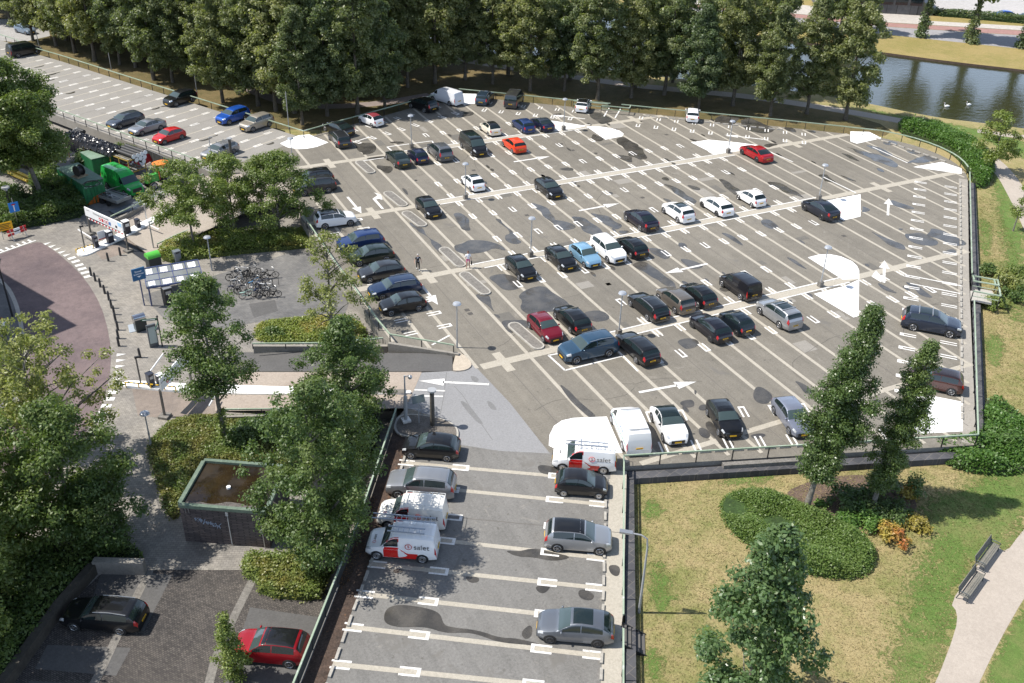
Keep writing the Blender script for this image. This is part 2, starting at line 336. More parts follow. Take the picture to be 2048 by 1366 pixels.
def cover(name, pts, z, m, soft=2.2, step=.7):
    q = smooth(px(pts, z), 2); pa = np.array([[p[0], p[1]] for p in q]); sg = np.roll(pa, -1, 0) - pa; s2 = (sg ** 2).sum(1) + 1e-9
    x0, y0 = pa.min(0) - soft; x1, y1 = pa.max(0) + soft; nx, ny = int((x1 - x0) / step) + 2, int((y1 - y0) / step) + 2; vs, av = [], []
    for j in range(ny):
        for i in range(nx):
            x, y = x0 + i * step, y0 + j * step; d = np.array([x, y]) - pa; t = np.clip((d * sg).sum(1) / s2, 0, 1); dm = math.sqrt(((d - sg * t[:, None]) ** 2).sum(1).min()); sd_ = dm if pip((x, y), q) else -dm
            vs.append((x, y, z)); av.append(max(-.2, min(1.2, .5 + sd_ / (2 * soft))))
    me = bpy.data.meshes.new(name); fs = [(j * nx + i, j * nx + i + 1, (j + 1) * nx + i + 1, (j + 1) * nx + i) for j in range(ny - 1) for i in range(nx - 1)]
    fs = [f for f in fs if max(av[k] for k in f) > .0]; me.from_pydata(vs, [], fs); a_ = me.attributes.new('cover', 'FLOAT', 'POINT'); a_.data.foreach_set('value', av); me.materials.append(m); return struct(link(name, me))
def pip(p, poly):
    c = False; j = len(poly) - 1
    for i in range(len(poly)):
        a, b_ = poly[i], poly[j]
        if (a[1] > p[1]) != (b_[1] > p[1]) and p[0] < (b_[0] - a[0]) * (p[1] - a[1]) / (b_[1] - a[1]) + a[0]: c = not c
        j = i
    return c
cover('green_lawn', [(1850, 1000), (1920, 985), (2000, 930), (2140, 900), (2150, 970), (2040, 1060), (2008, 1100), (1988, 1080), (1900, 1200), (1912, 1235), (1870, 1366), (1790, 1400), (1780, 1300), (1820, 1230), (1840, 1150), (1880, 1080), (1850, 1045)], ZL + .008, GREENL)
cover('grass_verge', [(1960, 1400), (2000, 1290), (2060, 1195), (2200, 1100), (2200, 1400)], ZL + .007, GREENL, 1)
cover('green_slope', [(1988, 330), (2012, 370), (2040, 430), (2048, 520), (2040, 640), (2025, 640), (2012, 520), (2003, 450), (1990, 395)], ZL + .008, GREENL, 2.0)
cover('canal_verge', [(1690, 212), (1780, 226), (1860, 241), (1960, 258), (2060, 285), (2080, 330), (2010, 300), (1940, 268), (1840, 246)], ZL + .007, GREENL, 1.5)
for q in [[(1310, 1120), (1330, 1140), (1345, 1200), (1320, 1230), (1300, 1170)], [(1380, 1250), (1440, 1255), (1460, 1290), (1400, 1330)], [(1300, 1290), (1330, 1300), (1320, 1366), (1290, 1350)], [(1290, 1000), (1330, 1010), (1310, 1040), (1285, 1030)], [(1450, 950), (1560, 940), (1540, 965), (1440, 975)], [(1960, 430), (1985, 450), (1980, 520), (1955, 500)], [(1975, 660), (2010, 680), (2000, 740), (1970, 720)]]: cover('grass_patch', q, ZL + .006, GREENL, 1.0, .5)
sheet('planting_bed', smooth(px([(1560, 988), (1620, 962), (1700, 948), (1790, 955), (1835, 990), (1830, 1050), (1780, 1075), (1700, 1050), (1620, 1020)], ZL), 2), ZL + .012, SOIL)
# across the canal
sheet('road', px([(1250, 12), (1780, 70), (2120, 106), (2120, 76), (1780, 54), (1250, 2)], ZL), ZL + .01, stone('far road', (.26, .25, .26), (.31, .3, .31), 6, .5, .1))
sheet('cycle_path', px([(1250, 2), (1780, 53.5), (2120, 75.5), (2120, 66), (1780, 46), (1250, -4)], ZL), ZL + .014, stone('red cycle path', (.30, .17, .15), (.34, .2, .18), 6, .5, .1))
sheet('pavement', px([(1250, -4), (1780, 45.5), (2120, 65.5), (2120, 57), (1850, 42), (1845, 32), (1780, 28), (1500, 0)], ZL), ZL + .06, stone('far pavement', (.42, .39, .36), (.48, .45, .41), 6, .5, .1), .1)
sheet('parking_square', px([(1860, 18), (2130, 42), (2160, 0), (1830, -20)], ZL), ZL + .02, stone('far square', (.38, .37, .36), (.44, .42, .41), 6, .5, .1))
# ------------------------------------------------------------------ the street level in the west
sheet('street', smooth(px([(-300, 640), (-120, 560), (0, 508), (70, 484), (88, 486), (135, 522), (172, 560), (202, 610), (219, 670), (223, 730), (211, 790), (183, 850), (140, 905), (60, 980), (-120, 1080), (-300, 1100)], ZW), 1), ZW + .012, CLAY)
ribbon('kerb_line', smooth_open(px([(-40, 535), (10, 566), (30, 600), (42, 645), (52, 720), (40, 800), (0, 860)], ZW)), .35, ZW + .02, KERB)
sheet('footway', smooth(px([(-200, 620), (-40, 540), (8, 568), (28, 602), (40, 646), (49, 720), (38, 800), (-10, 870), (-200, 900)], ZW), 1), ZW + .016, PLAZAD)
sheet('dark_paving', px([(284, 590), (440, 548), (600, 500), (640, 520), (700, 600), (690, 628), (510, 645), (430, 660), (330, 640)], ZW), ZW + .008, PLAZAD)
sheet('asphalt_patch', px([(498, 608), (550, 600), (556, 622), (508, 636)], ZW), ZW + .012, ASPHD)
sheet('yard_floor', px([(60, 330), (300, 270), (470, 330), (330, 398), (225, 438), (165, 420)], ZW), ZW + .012, stone('yard floor', (.20, .19, .185), (.26, .25, .24), 10, 1, .3, stain=((.12, .11, .11), .8, .6)))
sheet('brick_apron', px([(262, 768), (440, 778), (452, 812), (436, 834), (330, 836), (276, 832)], ZW), ZW + .01, APRON)
sheet('brick_apron', px([(186, 498), (256, 466), (300, 487), (345, 505), (310, 512), (270, 500), (205, 520)], ZW), ZW + .01, APRON)
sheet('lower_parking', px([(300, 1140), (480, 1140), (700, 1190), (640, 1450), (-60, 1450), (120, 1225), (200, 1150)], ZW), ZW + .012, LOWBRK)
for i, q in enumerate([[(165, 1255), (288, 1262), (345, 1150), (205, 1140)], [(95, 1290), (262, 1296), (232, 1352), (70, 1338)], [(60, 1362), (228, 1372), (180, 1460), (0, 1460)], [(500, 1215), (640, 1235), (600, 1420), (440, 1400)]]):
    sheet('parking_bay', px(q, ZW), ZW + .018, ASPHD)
for q in [[(300, 1140), (250, 1240), (200, 1345), (170, 1400)], [(505, 1160), (470, 1230), (430, 1320), (410, 1400)]]: ribbon('gutter', px(q, ZW), .5, ZW + .022, CONCG)
# markings of the street
mk = MB()
edge1 = px([(85, 487), (108, 500), (129, 513), (147, 528), (160, 545), (172, 560)], ZW)
def along(pts, s):
    pts = [Vector(p[:2]) for p in pts]
    for a, b in zip(pts, pts[1:]):
        L = (b - a).length
        if s <= L: return a + (b - a) * (s / L), (b - a).normalized()
        s -= L
    return pts[-1], (pts[-1] - pts[-2]).normalized()
def plen(pts): return sum((Vector(b[:2]) - Vector(a[:2])).length for a, b in zip(pts, pts[1:]))
edge2 = px([(234, 706), (230, 745), (221, 775), (209, 800), (196, 826), (183, 850)], ZW)
for e, nt_, nrm in ((edge1, 5, 1), (edge2, 5, 1)):
    Lh = plen(e); k = 11; st = Lh / k
    for i in range(k):
        a, d = along(e, st * (i + .15)); c, _ = along(e, st * (i + .62)); n = Vector((-d.y, d.x)) * (.75 * nrm)
        n = n if n.dot(Vector((1, .3))) > 0 else -n
        z = ZW + .026
        if i < nt_: mk.add([(a.x, a.y, z), (c.x, c.y, z), ((a.x + c.x) / 2 + n.x, (a.y + c.y) / 2 + n.y, z)], [(0, 1, 2)])
        else: mk.quad((a.x, a.y, z), (c.x, c.y, z), (c.x + n.x, c.y + n.y, z), (a.x + n.x, a.y + n.y, z))
struct(mk.build('street_markings', WHITEW))
e3 = px([(-30, 519), (0, 506), (72, 481)], ZW); ribbon('street_markings', e3, .18, ZW + .026, WHITEW)
mk = MB()
for i in range(9):
    a, d = along(e3, plen(e3) * (i + .5) / 9.3); n = Vector((-d.y, d.x)); mk.bar((a.x, a.y, ZW + .024), (a.x + n.x * .7, a.y + n.y * .7, ZW + .024), .22, .006)
struct(mk.build('street_markings', WHITEW))
ribbon('drain_strip', px([(222, 478), (262, 496), (300, 522)], ZW), .9, ZW + .03, DARKM); ribbon('drain_strip', px([(366, 828), (382, 812), (410, 780)], ZW), .5, ZW + .03, DARKM)

# ------------------------------------------------------------------ the parking deck
NE = px([(1937, 333), (1929, 322.5), (1918, 313), (1905.6, 305), (1881, 293), (1857, 283.7), (1830, 275), (1801.6, 268), (1762, 260), (1706, 254), (1680, 251), (1565, 239), (1420, 225), (1344, 218), (1243, 208)], 1)
NE2 = px([(1221, 206), (1140, 198.8), (1052, 190), (1014, 186.4), (917.6, 176.8)], 1)
NW = px([(912, 178), (858.8, 191.5), (687.4, 238.4), (607, 261)], 1)
ULE = px([(607, 261), (300, 166), (120.5, 109.4), (53.6, 90.4), (31, 78)], 1)
ULE2 = [P(28, 77, 1), Vector((-20, 212, 1))]
ULW = [Vector((-32, 204, 1))] + px([(140, 226.6), (260, 270), (424, 329)], 1)
WEST = px([(600, 420), (623, 453), (669, 521), (702.5, 564.5), (754, 637)], 1) + [Vector((22.6, 66.6, 1))]
RAMPW = [Vector((22.6, 66.6, 1)), P(907.5, 689, 1)]
LOWL = [P(792, 816, 1), P(714, 1046, 1), P(586, 1366, 1), Vector((-4.5, 20, 1))]
SWC = Vector((31.75, 44.86, 1)); SEC = Vector((56.55, 36.45, 1))
LOWR_ = [SWC, Vector((21.55, 28.31, 1)), Vector((14.4, 16.7, 1))]
EAST = [SEC, Vector((77.15, 55.7, 1)), Vector((88.41, 66.18, 1)), Vector((97.47, 74.42, 1))]
RH = px([(907.5, 689)], 1) + px([(928, 706), (944, 728), (905, 742), (843, 745), (812, 815)], 0)     # ramp head
NRH = px([(600, 400), (520, 358)], 0)
outline = [*LOWL[::-1][:0]]
outline = [LOWL[3], LOWR_[2], LOWR_[1], SWC, SEC, *EAST[1:], *NE, *NE2, *NW, *ULE[1:], ULE2[1], ULW[0], *ULW[1:], P(480, 345, 0), P(600, 400, 0), *WEST, RAMPW[1], *RH[1:], *LOWL[:3]]
b = MB(); b.prism([(p.x, p.y) for p in outline], -1.1, 0, 0, 1); struct(b.build('parking_deck', [ASPH, CONCW]))
sheet('lower_deck_surface', [LOWL[3], LOWR_[2], LOWR_[1], SWC, *px([(1100, 905), (1000, 902), (910, 888)], 0), *px([(790, 850)], 1), *LOWL[1:3]], .004, ASPHL)
sheet('upper_deck_surface', [NW[3], *ULE[1:], ULE2[1], ULW[0], *ULW[1:]], .004, stone('upper deck asphalt', (.235, .223, .204), (.29, .275, .253), 30, 1, .15, stain=((.19, .18, .165), .5, .62), grain=.16))
sheet('grey_asphalt', px([(843.5, 745), (905, 742), (944.6, 727), (1020, 806), (1087, 891), (1100, 907), (1000, 902), (910, 888), (915, 855), (880, 838), (812.7, 815)], 0), .006, ASPHG)
MAIN = [SWC, SEC, *EAST[1:], *NE, *NE2, *NW, ULW[-1], P(600, 400, 0), *WEST, RAMPW[1], P(944, 728, 0), P(1100, 907, 0)]
GREYPOLY = px([(843.5, 745), (905, 742), (944.6, 727), (1020, 806), (1087, 891), (1100, 907), (1000, 902), (800, 900)], 0)
PIT = 2.333; X0 = 43.99; BEAM = [60.38, 76.6, 92.05, 107.45]
st = MB(); thin = MB()
def clipline(x, y0, y1, poly, vert=True, step=.25):
    out = []; s = None; t = y0
    while t < y1:
        q = (x, t) if vert else (t, x)
        i = pip(q, poly) and not pip(q, GREYPOLY)
        if i and s is None: s = t
        if not i and s is not None: out.append((s, t)); s = None
        t += step
    if s is not None: out.append((s, t))
    return out
def strip(mb, a, b_, w, z, mi=0):
    a = Vector(a[:2]); b_ = Vector(b_[:2]); d = (b_ - a).normalized(); n = Vector((-d.y, d.x)) * w / 2
    mb.quad((a.x - n.x, a.y - n.y, z), (b_.x - n.x, b_.y - n.y, z), (b_.x + n.x, b_.y + n.y, z), (a.x + n.x, a.y + n.y, z), mi)
for k in range(-10, 24):
    x = X0 + k * PIT
    for a, b_ in clipline(x, 30, 130, MAIN):
        if b_ - a < 1: continue
        a += .35; b_ -= .5
        if k % 6 == 0: strip(thin, (x, a), (x, b_), .06, .008)
        else: strip(st, (x, a), (x, b_), .31, .008)
for Y in BEAM:
    for a, b_ in clipline(Y, 20, 105, MAIN, False):
        if b_ - a > 1: strip(st, (a + .3, Y), (b_ - .3, Y), .85, .010)
    for k in (-6, 0, 6, 12, 18, 24):
        x = X0 + k * PIT
        if pip((x, Y), MAIN) and pip((x, Y + 2), MAIN) and pip((x + 1, Y), MAIN): strip(st, (x, Y - 1.5), (x, Y + 1.5), .75, .0112)
for Y in [44.6]:
    for a, b_ in clipline(Y, 20, 100, MAIN, False): strip(st, (a + .3, Y), (b_ - .3, Y), .5, .010)
# lower deck strips, from survey
low = [((793, 924), (1245, 964)), ((770, 966), (1245, 1013)), ((732, 1127 - 50 + 3), (1245, 1121)), ((732, 1127), (1245, 1181)), ((706, 1186), (1245, 1246)), ((682, 1252), (1245, 1317)), ((656, 1327), (1235, 1386)), ((620, 1405), (1230, 1462))]
low[2] = ((752, 1066), (1245, 1121)); lowc = ((770, 1022), (1246, 1066))
LS = [(P(*a), P(*c)) for a, c in low]
for a, c in LS: strip(st, a, c, .34, .010)
strip(thin, P(*lowc[0]), P(*lowc[1]), .06, .010)
# upper-left deck strips
u = (ULE[0] - ULE[1]).normalized(); u2 = Vector((u.x, u.y)); nW = Vector((u2.y, -u2.x)); nW = nW if nW.x < 0 else -nW
ULO = Vector(ULE[0][:2]); wul = abs((Vector(ULW[2][:2]) - ULO).dot(nW))
ULS = [ULO - u2 * (2.4 + i * 2.36) for i in range(36)]
for i, o in enumerate(ULS):
    if i % 6 != 5: strip(st, o + nW * .7, o + nW * (wul - .5), .2, .010)
    else: strip(thin, o + nW * .7, o + nW * (wul - .5), .06, .010)
struct(st.build('concrete_strips', CONC)); struct(thin.build('deck_seams', pmat('seam', (.12, .11, .10), .9)))
# pale concrete margins
ribbon('concrete_margin', [EAST[0] + Vector((-.25, .3, 0)), EAST[1] + Vector((-.35, .38, 0)), EAST[3] + Vector((-.4, .3, 0))], 1.0, .006, stone('margin concrete', (.27, .25, .22), (.33, .305, .27), 25, 1.5, .3))
ribbon('concrete_margin', [SWC + Vector((-.5, .32 - .6, 0)), LOWR_[1] + Vector((-.5, .3, 0)), LOWR_[2] + Vector((-.5, .3, 0))], 1.1, .008, CONC)
ribbon('leaf_gutter', [P(792, 816, 1) + Vector((.55, -.4, 0)), LOWL[1] + Vector((.6, -.4, 0)), LOWL[2] + Vector((.6, -.4, 0)), LOWL[3] + Vector((.6, -.4, 0))], 1.25, .012, LEAFLIT)
# ------------------------------------------------------------------ white paint
wl = MB(); ZP = .018; LWD = .14
def pairs(o, u_, n_, s_list, a=.62, b_=1.75, c=4.1, d=5.2, gap=.2, far_closed=True, U=True, skip=(), bar=.2):
    o = Vector(o[:2]); u_ = Vector(u_[:2]).normalized(); n_ = Vector(n_[:2]).normalized()
    for i, s in enumerate(s_list):
        if i in skip: continue
        q = o + u_ * s
        for g in (-gap, gap):
            strip(wl, q + u_ * g + n_ * a, q + u_ * g + n_ * b_, LWD, ZP)
            if U: strip(wl, q + u_ * g + n_ * c, q + u_ * g + n_ * d, LWD, ZP)
        if U:
            e = d if far_closed else c
            strip(wl, q - u_ * (gap + LWD / 2) + n_ * (e + LWD / 2), q + u_ * (gap + LWD / 2) + n_ * (e + LWD / 2), bar, ZP + .001)
def krange(x0, x1): return [X0 + k * PIT for k in range(-10, 24) if x0 <= X0 + k * PIT <= x1]
for bi, (n0, n1, s0, s1, l0, l1) in enumerate([(42, 62, 40.5, 72, 38, 66), (38.5, 76, 36, 76, 34.5, 77.5), (38, 76.5, 38.5, 75, 36, 76.5), (42, 64, 41, 64.5, 38, 65.5)]):
    Y = BEAM[bi]
    pairs((0, Y), (1, 0), (0, 1), krange(n0, n1)); pairs((0, Y), (1, 0), (0, -1), krange(s0, s1))
    strip(wl, (l0, Y + .55), (l1, Y + .55), .16, ZP); strip(wl, (l0 + 1, Y - .55), (l1, Y - .55), .16, ZP)
# edge rows
uE = (EAST[3] - EAST[0]).normalized(); nE = Vector((-uE.y, uE.x, 0)); LE = (EAST[3] - EAST[0]).length
pairs(EAST[0], uE, nE, [5.2 + i * 2.36 for i in range(21)], 1.2, 2.55, 4.5, 5.6, .18, bar=.34)
uS = (SEC - SWC).normalized(); nS = Vector((-uS.y, uS.x, 0))
pairs(SWC, uS, nS, [3.4 + i * 2.4 for i in range(8)], 1.2, 2.5, 4.9, 6.1)
uN = (NE2[0] - NE2[-1]).normalized(); nN = Vector((uN.y, -uN.x, 0)); nN = nN if nN.y < 0 else -nN
pairs(NE2[-1], uN, nN, [5 + i * 2.36 for i in range(6)], 1.4, 2.5, 4.6, 5.6)
uN3 = (NE[9] - NE[-1]).normalized(); nN3 = Vector((uN3.y, -uN3.x, 0)); nN3 = nN3 if nN3.y < 0 else -nN3
pairs(NE[-1], uN3, nN3, [3.0 + i * 2.36 for i in range(10)], 1.4, 2.5, 4.6, 5.6)
uV = (NW[-1] - NW[0]).normalized(); nV = Vector((uV.y, -uV.x, 0)); nV = nV if nV.y < 0 else -nV
pairs(NW[0], uV, nV, [5.2 + i * 2.36 for i in range(8)], 1.3, 2.4, 4.8, 5.9)
pairs((22.6, 66.6), (0, 1), (1, 0), [.9 + i * 2.36 for i in range(11)], 1.6, 2.7, 4.6, 5.7)
for i, o in enumerate(ULS):
    pairs(o, u2, nW, [0], 1.1, 2.2, 4.7, 5.8, gap=.17); pairs(o + nW * wul, u2, -nW, [0], 1.0, 2.1, 4.6, 5.7, gap=.17)
for a, c in LS + [(P(*lowc[0]), P(*lowc[1]))]:
    d = (c - a).normalized(); n = Vector((-d.y, d.x)); a2 = Vector(a[:2]); L = (c - a).length
    for sgn, o, dd in ((1, a2, Vector(d[:2])), (-1, Vector(c[:2]), -Vector(d[:2]))):
        pairs(o, n, dd, [0], .15 if sgn > 0 else 1.1, 1.25 if sgn > 0 else 2.2, 3.9, 4.9, gap=.24)
WZ = [[(560, 287), (597, 270.6), (618.6, 269), (656.7, 285), (633, 294), (614, 297.5), (596.6, 298.4), (574.6, 294.8)],
      [(920, 187), (953, 188), (952, 207), (928, 209.5), (923, 208)],
      [(1099, 241), (1135, 246), (1172, 252), (1150, 257), (1105, 263)],
      [(1172.7, 253), (1202, 253.3), (1222.5, 256.7), (1240, 261.8), (1247.4, 267.7), (1244.5, 272.8), (1222.5, 277), (1210.8, 279.4)],
      [(1382, 285), (1418, 279.6), (1478, 285.5), (1516, 290.5), (1506, 296), (1479, 302), (1430, 309)],
      [(1700.5, 263), (1738.6, 264), (1763.5, 276.4), (1713.7, 287.4), (1701, 283)],
      [(1826.5, 334), (1883.6, 324), (1923, 337), (1923, 348)],
      [(1645, 403), (1721, 388.6), (1721, 433), (1687, 441), (1640, 420)],
      [(1615.8, 515), (1637.7, 509.4), (1659.7, 508.7), (1681.7, 513), (1703.7, 522.6), (1714, 532), (1718.3, 541), (1718.3, 558), (1685, 559)],
      [(1627.7, 588), (1690, 572), (1718.3, 559), (1717, 632), (1707, 635)],
      [(1097.6, 891.5), (1099, 870), (1108, 852), (1124, 841), (1147.6, 836), (1213.6, 833.5), (1245, 906), (1131, 908)],
      [(1820, 792), (1869, 793), (1925.5, 804), (1925.5, 862.7), (1800, 870)]]
wz = MB()
for q in WZ: wz.prism(px(q, 0), .012, .0145, bottom=False)
struct(wz.build('white_hatching', WHITE))
# arrows
def arrow(t, h, w=.16, hw=.5, hl=.36, z=.021):
    t = P(*t); h = P(*h); d = (h - t); L = d.length; d.normalize(); n = Vector((-d.y, d.x, 0)); k = t + d * L * (1 - hl)
    strip(wl, t, k + d * .1, w * 1.6, z); wl.add([(k + n * hw)[:2] + (z,), (k - n * hw)[:2] + (z,), h[:2] + (z,)], [(0, 1, 2)])
for a in [((1027.7, 323.8), (1100, 313)), ((1158, 421.7), (1238.6, 407)), ((1415, 527.7), (1329.6, 546.7)), ((1278, 785), (1393, 763.6)), ((695, 394), (723, 427)), ((835.7, 562), (876, 610)), ((1775.6, 431), (1777.5, 397)), ((1767.6, 565.5), (1769, 521)), ((1527, 279), (1448, 270)), ((1170, 238), (1102, 230)), ((978, 769), (838, 762))]: arrow(*a)
strip(wl, P(1729, 672.5), P(1763, 652), .26, .021); wl.add([P(1752, 650) + Vector((0, 0, .02)), P(1770, 652) + Vector((0, 0, .02)), P(1765, 630) + Vector((0, 0, .02))], [(0, 1, 2)])
wl.prism(px([(1762, 565), (1743, 553), (1752, 541), (1757, 548), (1769, 555)], 0), .018, .0205, bottom=False)
wl.prism(px([(768, 418), (763, 418), (745, 398), (755, 391), (748, 385), (762, 390), (765, 400), (758, 398), (752, 399)], 0), .018, .0205, bottom=False)
for q in [[(829, 780), (890, 782)], [(829, 792), (886, 793)], [(1097, 711), (1163, 699)], [(1097, 711), (1130, 741)], [(1130, 741), (1246, 712)], [(1220, 688), (1246, 712)], [(1246, 712), (1276, 743)], [(703, 324), (637, 287)][:0], [(703, 286), (737, 275)], [(774, 294), (864, 282)], [(774, 294), (785, 303)], [(864, 282), (869, 290)], [(724, 322), (768, 316)],
          [(864, 690), (899, 671)], [(717, 471), (738, 470)], [(1822, 552), (1923, 572)], [(1820, 567), (1923, 588)], [(1646, 354), (1712, 386)], [(1535, 302), (1586, 324)], [(1745, 294), (1815, 326)], [(1218, 216), (1208, 233)], [(1241, 218), (1230, 236)]]:
    if q: strip(wl, P(*q[0]), P(*q[1]), .17, .0195)
struct(wl.build('parking_markings', PAINTL))
# ------------------------------------------------------------------ puddles and damp patches
pd = MB()
def blob(pts, z=.0125, jag=.06):
    w = [Vector(p[:2]) for p in px(pts, 0)]; q = []
    for i in range(len(w)):
        a, b_ = w[i], w[(i + 1) % len(w)]; L = (b_ - a).length; k = max(1, int(L / .9))
        for j in range(k): q.append(a + (b_ - a) * (j / k) + Vector((random.gauss(0, 1), random.gauss(0, 1))) * min(.16, jag * L))
    pd.prism(smooth(q, 2), z - .002, z, bottom=False)
for q in [[(705, 286), (745, 285), (752, 296), (748, 306), (730, 311)], [(730, 316), (770, 312), (776, 316), (738, 321)], [(752, 330), (787, 333), (786, 343), (770, 347)], [(725, 335), (735, 348), (748, 350), (740, 340)],
          [(905, 225), (945, 222), (946, 231), (915, 235)], [(880, 230), (900, 229), (898, 234), (878, 235)], [(775, 285), (792, 283), (812, 284), (800, 288)], [(1100, 228), (1125, 226), (1124, 233), (1105, 235)],
          [(1180, 225), (1205, 226), (1228, 242), (1205, 249), (1180, 236)], [(1185, 268), (1210, 278), (1200, 284), (1180, 280)], [(1230, 278), (1248, 273), (1286, 298), (1294, 318), (1282, 320), (1260, 310)], [(1229, 308), (1262, 313), (1266, 326), (1245, 322)],
          [(1115, 337), (1140, 334), (1148, 342), (1125, 341)], [(1374, 276), (1398, 281), (1386, 284)], [(1480, 240), (1500, 236), (1555, 260), (1530, 268), (1490, 262)], [(1440, 230), (1480, 236), (1470, 252), (1430, 246)], [(1525, 290), (1545, 286), (1556, 290), (1535, 296)],
          [(1566, 255), (1585, 254), (1595, 266), (1575, 262)], [(1608, 260), (1630, 261), (1632, 267)], [(1692, 293), (1722, 300), (1770, 312), (1797, 330), (1792, 337), (1745, 321)], [(1728, 290), (1756, 293), (1788, 310), (1775, 314)], [(1762, 283), (1785, 282), (1800, 290), (1775, 291)], [(1808, 300), (1838, 302), (1842, 309), (1822, 308)], [(1850, 310), (1880, 320), (1855, 325), (1812, 326)], [(1680, 305), (1700, 310), (1722, 324), (1700, 318)], [(1750, 335), (1765, 337), (1772, 345), (1757, 342)], [(1680, 350), (1690, 352), (1716, 364), (1700, 362)],
          [(1632, 350), (1650, 348), (1675, 366), (1655, 366)], [(1437, 360), (1445, 358), (1482, 380), (1470, 392)], [(1530, 362), (1560, 365), (1600, 390), (1608, 396), (1570, 384)], [(1322, 355), (1335, 354), (1340, 362), (1325, 361)], [(1325, 366), (1345, 370), (1395, 402), (1385, 410)], [(1370, 369), (1398, 374), (1402, 381), (1385, 380)], [(1322, 394), (1345, 401), (1338, 405)],
          [(1061, 404), (1085, 412), (1110, 440), (1150, 450), (1152, 458), (1120, 462), (1092, 438)], [(1143, 433), (1165, 436), (1195, 455), (1210, 470), (1205, 478), (1165, 462)], [(1180, 426), (1215, 432), (1245, 450), (1235, 460), (1205, 446)], [(1235, 461), (1265, 462), (1245, 470)],
          [(906, 427), (920, 424), (940, 440), (938, 450), (940, 462), (925, 460), (915, 443)], [(990, 437), (1000, 437), (1030, 470), (1045, 485), (1030, 490), (1012, 482), (1008, 470), (1020, 468)], [(910, 492), (935, 480), (985, 482), (1015, 502), (990, 495), (970, 505), (940, 510), (915, 505)],
          [(816, 443), (840, 450), (862, 478), (885, 490), (882, 512), (870, 500), (850, 470)], [(802, 375), (815, 380), (817, 391), (808, 386)], [(975, 554), (1000, 547), (1030, 552), (1045, 568), (1042, 580), (1010, 582), (990, 566)], [(1035, 590), (1055, 578), (1090, 575), (1140, 612), (1120, 625), (1060, 630), (1040, 618), (1046, 602)], [(950, 588), (975, 588), (985, 612), (988, 626), (960, 600)], [(1000, 642), (1030, 640), (1058, 640), (1060, 655), (1035, 660), (1020, 668), (1008, 655)], [(985, 627), (1000, 632), (1000, 640)],
          [(1165, 625), (1200, 620), (1222, 637), (1195, 645), (1178, 640)], [(1290, 495), (1325, 498), (1345, 512), (1330, 520), (1300, 505)], [(1262, 528), (1290, 522), (1320, 545), (1355, 573), (1340, 578), (1290, 545)], [(1355, 515), (1385, 520), (1410, 532), (1390, 540), (1370, 530)], [(1357, 485), (1372, 488), (1376, 497), (1360, 494)], [(1440, 465), (1452, 466), (1480, 480), (1487, 493), (1470, 486)], [(1519, 440), (1535, 438), (1560, 455), (1545, 460), (1525, 450)], [(1570, 513), (1590, 520), (1617, 540), (1600, 535)], [(1455, 571), (1480, 575), (1450, 585), (1435, 577)],
          [(1352, 684), (1372, 676), (1398, 680), (1402, 692), (1375, 700), (1360, 692)], [(1510, 775), (1522, 772), (1545, 792), (1540, 808), (1520, 808), (1506, 795)], [(1585, 760), (1610, 766), (1628, 785), (1615, 790)], [(1358, 803), (1385, 798), (1388, 812), (1372, 817)], [(1386, 778), (1395, 784), (1388, 792)], [(1398, 810), (1412, 808), (1412, 822), (1398, 820)], [(1396, 852), (1420, 862), (1422, 878), (1398, 874)], [(1408, 845), (1420, 842), (1440, 868), (1475, 888), (1450, 898)], [(1500, 870), (1525, 866), (1533, 872), (1510, 880)],
          [(1116, 765), (1140, 780), (1170, 815), (1195, 834), (1180, 836), (1140, 800)], [(1735, 815), (1750, 795), (1762, 803), (1740, 806)], [(1811, 470), (1840, 464), (1878, 485), (1870, 492), (1835, 490), (1812, 478)], [(1864, 455), (1890, 463), (1925, 480), (1938, 492), (1905, 490), (1850, 470)], [(1885, 503), (1905, 498), (1917, 505), (1890, 508)], [(1738, 462), (1760, 470), (1808, 490), (1812, 500), (1780, 490)], [(1752, 562), (1780, 575), (1800, 590), (1765, 580)], [(1808, 563), (1835, 572), (1870, 597), (1840, 590)], [(1723, 412), (1742, 420), (1724, 426)], [(1780, 398), (1800, 405), (1835, 420), (1805, 418), (1785, 410)], [(1795, 457), (1808, 458), (1800, 461)],
          [(1068, 1098), (1110, 1104), (1146, 1114), (1110, 1125), (1060, 1118), (1000, 1103)], [(1068, 1170), (1105, 1170), (1090, 1188), (1078, 1186)], [(1155, 1180), (1170, 1177), (1192, 1190), (1180, 1202), (1160, 1198)], [(766, 1232), (775, 1215), (800, 1210), (850, 1212), (880, 1225), (885, 1247), (900, 1260), (960, 1255), (1040, 1275), (1100, 1290), (1060, 1290), (1000, 1282), (890, 1268), (800, 1256), (770, 1248)], [(785, 1138), (805, 1136), (805, 1146), (790, 1148)], [(925, 1150), (958, 1155), (955, 1165), (938, 1167)], [(1040, 1265), (1060, 1245), (1066, 1270), (1050, 1280)], [(1215, 1130), (1240, 1130), (1240, 1155), (1220, 1150)], [(1075, 930), (1118, 935), (1115, 950), (1078, 948)]]:
    blob(q)
for i in range(70):                     # small drips along strips
    k = random.randint(-3, 22); x = X0 + k * PIT + .3; y = random.uniform(48, 112)
    if pip((x, y), MAIN) and not pip((x, y), GREYPOLY) and pip((x + 3, y - 3), MAIN):
        L = random.uniform(.5, 1.6); w = random.uniform(.15, .4)
        pd.prism(smooth([(x, y), (x + w, y + L * .3), (x + w * 1.2, y + L * .7), (x + .1, y + L), (x - .1, y + L * .5)], 2), .0102, .0122, bottom=False)
